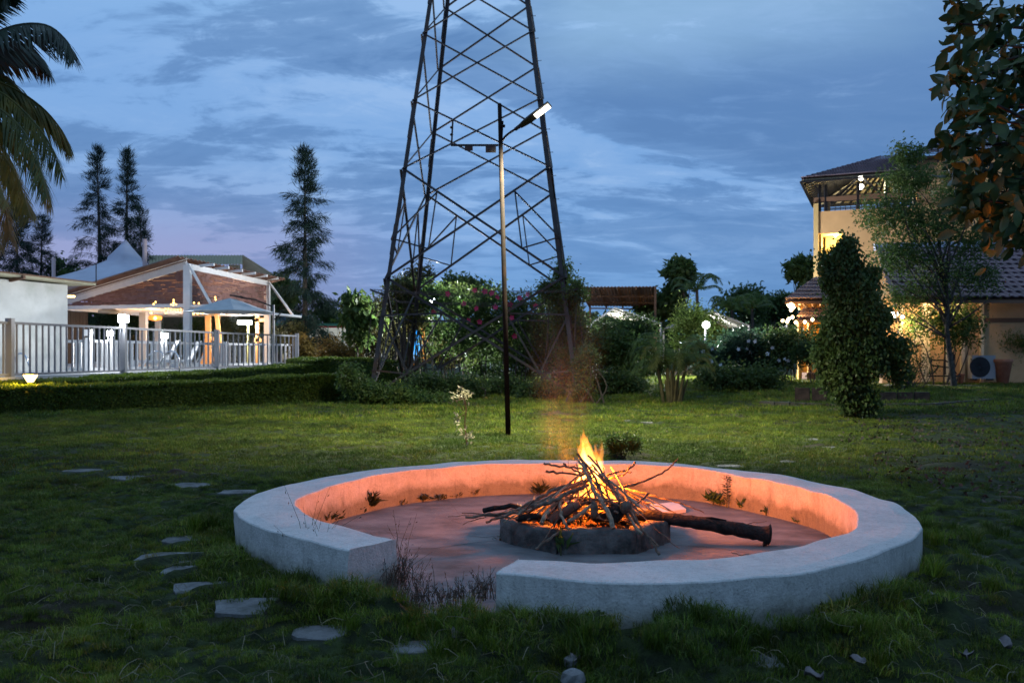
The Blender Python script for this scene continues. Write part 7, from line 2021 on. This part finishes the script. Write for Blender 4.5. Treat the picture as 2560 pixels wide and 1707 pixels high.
r2 = gn('ShaderNodeValToRGB'); r2.color_ramp.elements[0].position = .36; r2.color_ramp.elements[0].color = (.50, .64, .52, 1); r2.color_ramp.elements[1].position = .64; r2.color_ramp.elements[1].color = (1.40, 1.28, 1.0, 1); L.new(nz1.outputs[0], r2.inputs[0])
mx = gn('ShaderNodeMix'); mx.data_type = 'RGBA'; mx.blend_type = 'MULTIPLY'; mx.inputs[0].default_value = 1; L.new(r1.outputs[0], mx.inputs[6]); L.new(r2.outputs[0], mx.inputs[7])
nz2 = gn('ShaderNodeTexNoise'); nz2.inputs['Scale'].default_value = 3.2; nz2.inputs['Detail'].default_value = 3; L.new(gp_.outputs['Position'], nz2.inputs['Vector'])
r3 = gn('ShaderNodeValToRGB'); r3.color_ramp.elements[0].position = .56; r3.color_ramp.elements[0].color = (1, 1, 1, 1); r3.color_ramp.elements[1].position = .74; r3.color_ramp.elements[1].color = (1.25, .80, .75, 1); L.new(nz2.outputs[0], r3.inputs[0])
mx2 = gn('ShaderNodeMix'); mx2.data_type = 'RGBA'; mx2.blend_type = 'MULTIPLY'; mx2.inputs[0].default_value = 1; L.new(mx.outputs[2], mx2.inputs[6]); L.new(r3.outputs[0], mx2.inputs[7])
oi = gn('ShaderNodeObjectInfo'); mr = gn('ShaderNodeMapRange'); mr.inputs['To Min'].default_value = .50; mr.inputs['To Max'].default_value = 1.40; L.new(oi.outputs['Random'], mr.inputs['Value'])
vm_ = gn('ShaderNodeVectorMath'); vm_.operation = 'SCALE'; L.new(mx2.outputs[2], vm_.inputs[0]); L.new(mr.outputs[0], vm_.inputs['Scale'])
mx2 = vm_; L.new(mx2.outputs[0], b.inputs['Base Color']); b.inputs['Roughness'].default_value = .55; b.inputs['Specular IOR Level'].default_value = .3
tr_ = gn('ShaderNodeBsdfTranslucent'); L.new(mx2.outputs[0], tr_.inputs[0]); ms = gn('ShaderNodeMixShader'); ms.inputs[0].default_value = .25; L.new(b.outputs[0], ms.inputs[1]); L.new(tr_.outputs[0], ms.inputs[2]); L.new(ms.outputs[0], t.nodes['Material Output'].inputs['Surface'])

def grass_zone(name, label, variants, pts, scl, seed):
    r = np.random.default_rng(seed)
    coll = bpy.data.collections.new(name + '_clumps')
    for k, (V, Fq, T) in enumerate(variants):
        o = bpy.data.objects.new('grass_clump', mesh_np('grass_clump', V, Fq, M_grass, col=T)); coll.objects.link(o)
    me = bpy.data.meshes.new(name); me.vertices.add(len(pts)); me.vertices.foreach_set('co', pts.astype(np.float32).ravel())
    a = me.attributes.new('scl', 'FLOAT', 'POINT'); a.data.foreach_set('value', scl.astype(np.float32))
    a = me.attributes.new('rot', 'FLOAT_VECTOR', 'POINT'); rot = np.stack([r.normal(0, .12, len(pts)), r.normal(0, .12, len(pts)), r.uniform(0, 6.28, len(pts))], 1); a.data.foreach_set('vector', rot.astype(np.float32).ravel())
    a = me.attributes.new('idx', 'INT', 'POINT'); a.data.foreach_set('value', r.integers(0, len(variants), len(pts)).astype(np.int32))
    o = obj(name, me); o['kind'] = 'stuff'; tag(o, label, 'grass')
    ng = bpy.data.node_groups.new(name, 'GeometryNodeTree'); ng.interface.new_socket('Geometry', in_out='INPUT', socket_type='NodeSocketGeometry'); ng.interface.new_socket('Geometry', in_out='OUTPUT', socket_type='NodeSocketGeometry')
    gi = ng.nodes.new('NodeGroupInput'); go = ng.nodes.new('NodeGroupOutput'); ip = ng.nodes.new('GeometryNodeInstanceOnPoints'); ci = ng.nodes.new('GeometryNodeCollectionInfo'); ci.inputs['Collection'].default_value = coll; ci.inputs['Separate Children'].default_value = True; ci.inputs['Reset Children'].default_value = True
    mp2 = ng.nodes.new('GeometryNodeMeshToPoints')
    def na(nm, ty): n = ng.nodes.new('GeometryNodeInputNamedAttribute'); n.data_type = ty; n.inputs['Name'].default_value = nm; return n.outputs['Attribute']
    ng.links.new(gi.outputs[0], mp2.inputs[0]); ng.links.new(mp2.outputs[0], ip.inputs['Points']); ng.links.new(ci.outputs[0], ip.inputs['Instance']); ip.inputs['Pick Instance'].default_value = True
    ng.links.new(na('idx', 'INT'), ip.inputs['Instance Index']); ng.links.new(na('rot', 'FLOAT_VECTOR'), ip.inputs['Rotation']); ng.links.new(na('scl', 'FLOAT'), ip.inputs['Scale']); ng.links.new(ip.outputs[0], go.inputs[0])
    md = o.modifiers.new('grass', 'NODES'); md.node_group = ng
    return o
def scatter(y0, y1, step, seed, jitter=.9):
    r = np.random.default_rng(seed); out_ = []
    y = y0
    while y < y1:
        w = .66 * y + 1.2; xs = np.arange(-w, w, step) + r.uniform(0, step)
        out_.append(np.stack([xs + r.uniform(-.5, .5, len(xs)) * step * jitter, y + r.uniform(-.5, .5, len(xs)) * step * jitter], 1)); y += step
    return np.concatenate(out_)
def keep(p, r, margin=.02):
    d = ring_d(p[:, 0], p[:, 1]); k = d > margin
    a = np.arctan2(p[:, 1] - CEN.y, p[:, 0] - CEN.x)
    for s_, w, hh in ST:
        rr = w / F * s_.y * .5 * 1.15; fr_ = .03 + .012 * s_.y; k &= ~((np.abs((p[:, 0] - s_.x) / rr) ** 2.4 + np.abs((p[:, 1] - s_.y + fr_ * .5) / (max(rr * .62, .11) * .92 + fr_ * .5)) ** 2.4 < 1.0) & (r.random(len(p)) < .96))
    return k
r = np.random.default_rng(1)
vn = [clump(s_, 210, .15, .042, .0030, 1.0, 0) for s_ in (1, 2, 3, 4)] + [clump(9, 120, .14, .075, .0032, 1.5, 0)]
p = scatter(3.2, 10.5, .078, 11); p = p[keep(p, r)]
z = ground_h(p[:, 0], p[:, 1]); d_ = ring_d(p[:, 0], p[:, 1])
bare = fbm(p[:, 0] * .8, p[:, 1] * .8, 51, 3) + .25 * np.clip((p[:, 0] - 3.2) / 2, 0, 1)
c1 = fbm(p[:, 0] * 1.9, p[:, 1] * 2.6, 131, 3); k = ((p[:, 0] < .40 * p[:, 1]) | (r.random(len(p)) < np.clip(1 - (p[:, 0] / p[:, 1] - .40) * 6, .4, 1))) & ((bare < .60) | (r.random(len(p)) < .55)) & ((np.abs(c1) > .022) | (r.random(len(p)) < .6)); p, z, d_ = p[k], z[k], d_[k]
s_ = (.8 + .55 * fbm(p[:, 0] * 2.1, p[:, 1] * 2.1, 61, 2)) * r.uniform(.8, 1.2, len(p)) * np.where((d_ < .5) & (p[:, 1] < 8), 1.35, 1.0)
grass_zone('near_grass', 'thick matted green grass in the foreground', vn, np.column_stack([p, z]), s_, 21)
vt = [clump(s_, 150, .10, .13, .0034, .9, 0) for s_ in (31, 32, 33)]
rt = np.random.default_rng(44); tp = []
for i in range(620):
    y_ = rt.uniform(3.9, 8.5); tp.append((rt.uniform(-.62, .66) * y_, y_))
tp = np.array(tp); dd = ring_d(tp[:, 0], tp[:, 1]); kk = (dd > .06) & ((dd < .55) | (fbm(tp[:, 0] * 1.4, tp[:, 1] * 1.4, 91, 2) > .18)); tp = tp[kk]; tp = tp[keep(tp, rt)]
grass_zone('grass_tufts', 'longer grass tufts crowding the foot of the seat wall', vt, np.column_stack([tp, ground_h(tp[:, 0], tp[:, 1])]), rt.uniform(.6, 1.25, len(tp)), 24)
vm = [clump(s_, 170, .30, .055, .0055, 1.0, 0) for s_ in (11, 12, 13, 14)]
p = scatter(10.4, 21, .17, 12); p = p[keep(p, r)]; p = p[(p[:, 0] < .40 * p[:, 1]) | (r.random(len(p)) < np.clip(1 - (p[:, 0] / p[:, 1] - .40) * 9, .3, 1))]; z = ground_h(p[:, 0], p[:, 1])
grass_zone('lawn_grass', 'short mown grass of the middle lawn', vm, np.column_stack([p, z]), (.9 + .45 * fbm(p[:, 0] * 1.5, p[:, 1] * 1.5, 62, 2)) * r.uniform(.8, 1.2, len(p)), 22)
vf = [clump(s_, 150, .55, .085, .011, 1.0, 0) for s_ in (21, 22, 23)]
p = scatter(20.5, 47, .36, 13); p = p[(keep(p, r)) & ~((p[:, 0] < -7.5) & (p[:, 1] > 27))]; z = ground_h(p[:, 0], p[:, 1])
grass_zone('far_grass', 'rougher grass of the far lawn', vf, np.column_stack([p, z]), (.95 + .6 * fbm(p[:, 0] * .8, p[:, 1] * .8, 63, 2)) * r.uniform(.8, 1.25, len(p)), 23)
# dry curling blades lying over the foreground grass
r = np.random.default_rng(71); m = MB()
for i in range(520):
    y_ = r.uniform(3.9, 6.4) if r.random() < .8 else r.uniform(6.4, 10); x = r.uniform(-.62, .62) * y_
    if ring_d(x, y_) < .05: continue
    z0 = float(ground_h(x, y_)) + .03; a = r.uniform(0, 6.28); L_ = r.uniform(.05, .20); b0 = Vector((x, y_, z0)); d = Vector((math.cos(a), math.sin(a), 0)); s2 = Vector((-d.y, d.x, 0))
    m.tube(interp([b0, b0 + d * L_ * .4 + Vector((0, 0, r.uniform(.015, .06))), b0 + d * L_ * .8 + s2 * r.normal(0, .03) + Vector((0, 0, r.uniform(0, .04))), b0 + d * L_ + s2 * r.normal(0, .05)], 6), [.0016, .0018, .0016, .0014, .001, .0006], 3, cap=False)
o = m.build('dry_grass_blades', mat('straw', (.16, .14, .09), (.26, .23, .16), scale=20, rough=.8), kind='stuff'); tag(o, 'thin dry curling blades lying over the foreground grass', 'dry grass')
# leaf litter in the shade at the right
r = np.random.default_rng(72); n = 1300; y_ = r.uniform(8, 26, n); x = (.34 + .26 * r.random(n)) * y_ + .5
k = (fbm(x * .5, y_ * .5, 81, 3) > -.12) & (ring_d(x, y_) > .2); x, y_ = x[k], y_[k]
o = leaves_obj('leaf_litter', np.stack([x, y_, ground_h(x, y_) + .05], 1), .07, .045, mat('litter', (.04, .032, .026), (.11, .09, .075), scale=3, coords='World', rough=.9), None, r, .0); o['kind'] = 'stuff'; tag(o, 'brown fallen leaves littering the shaded ground at the right', 'leaf litter')
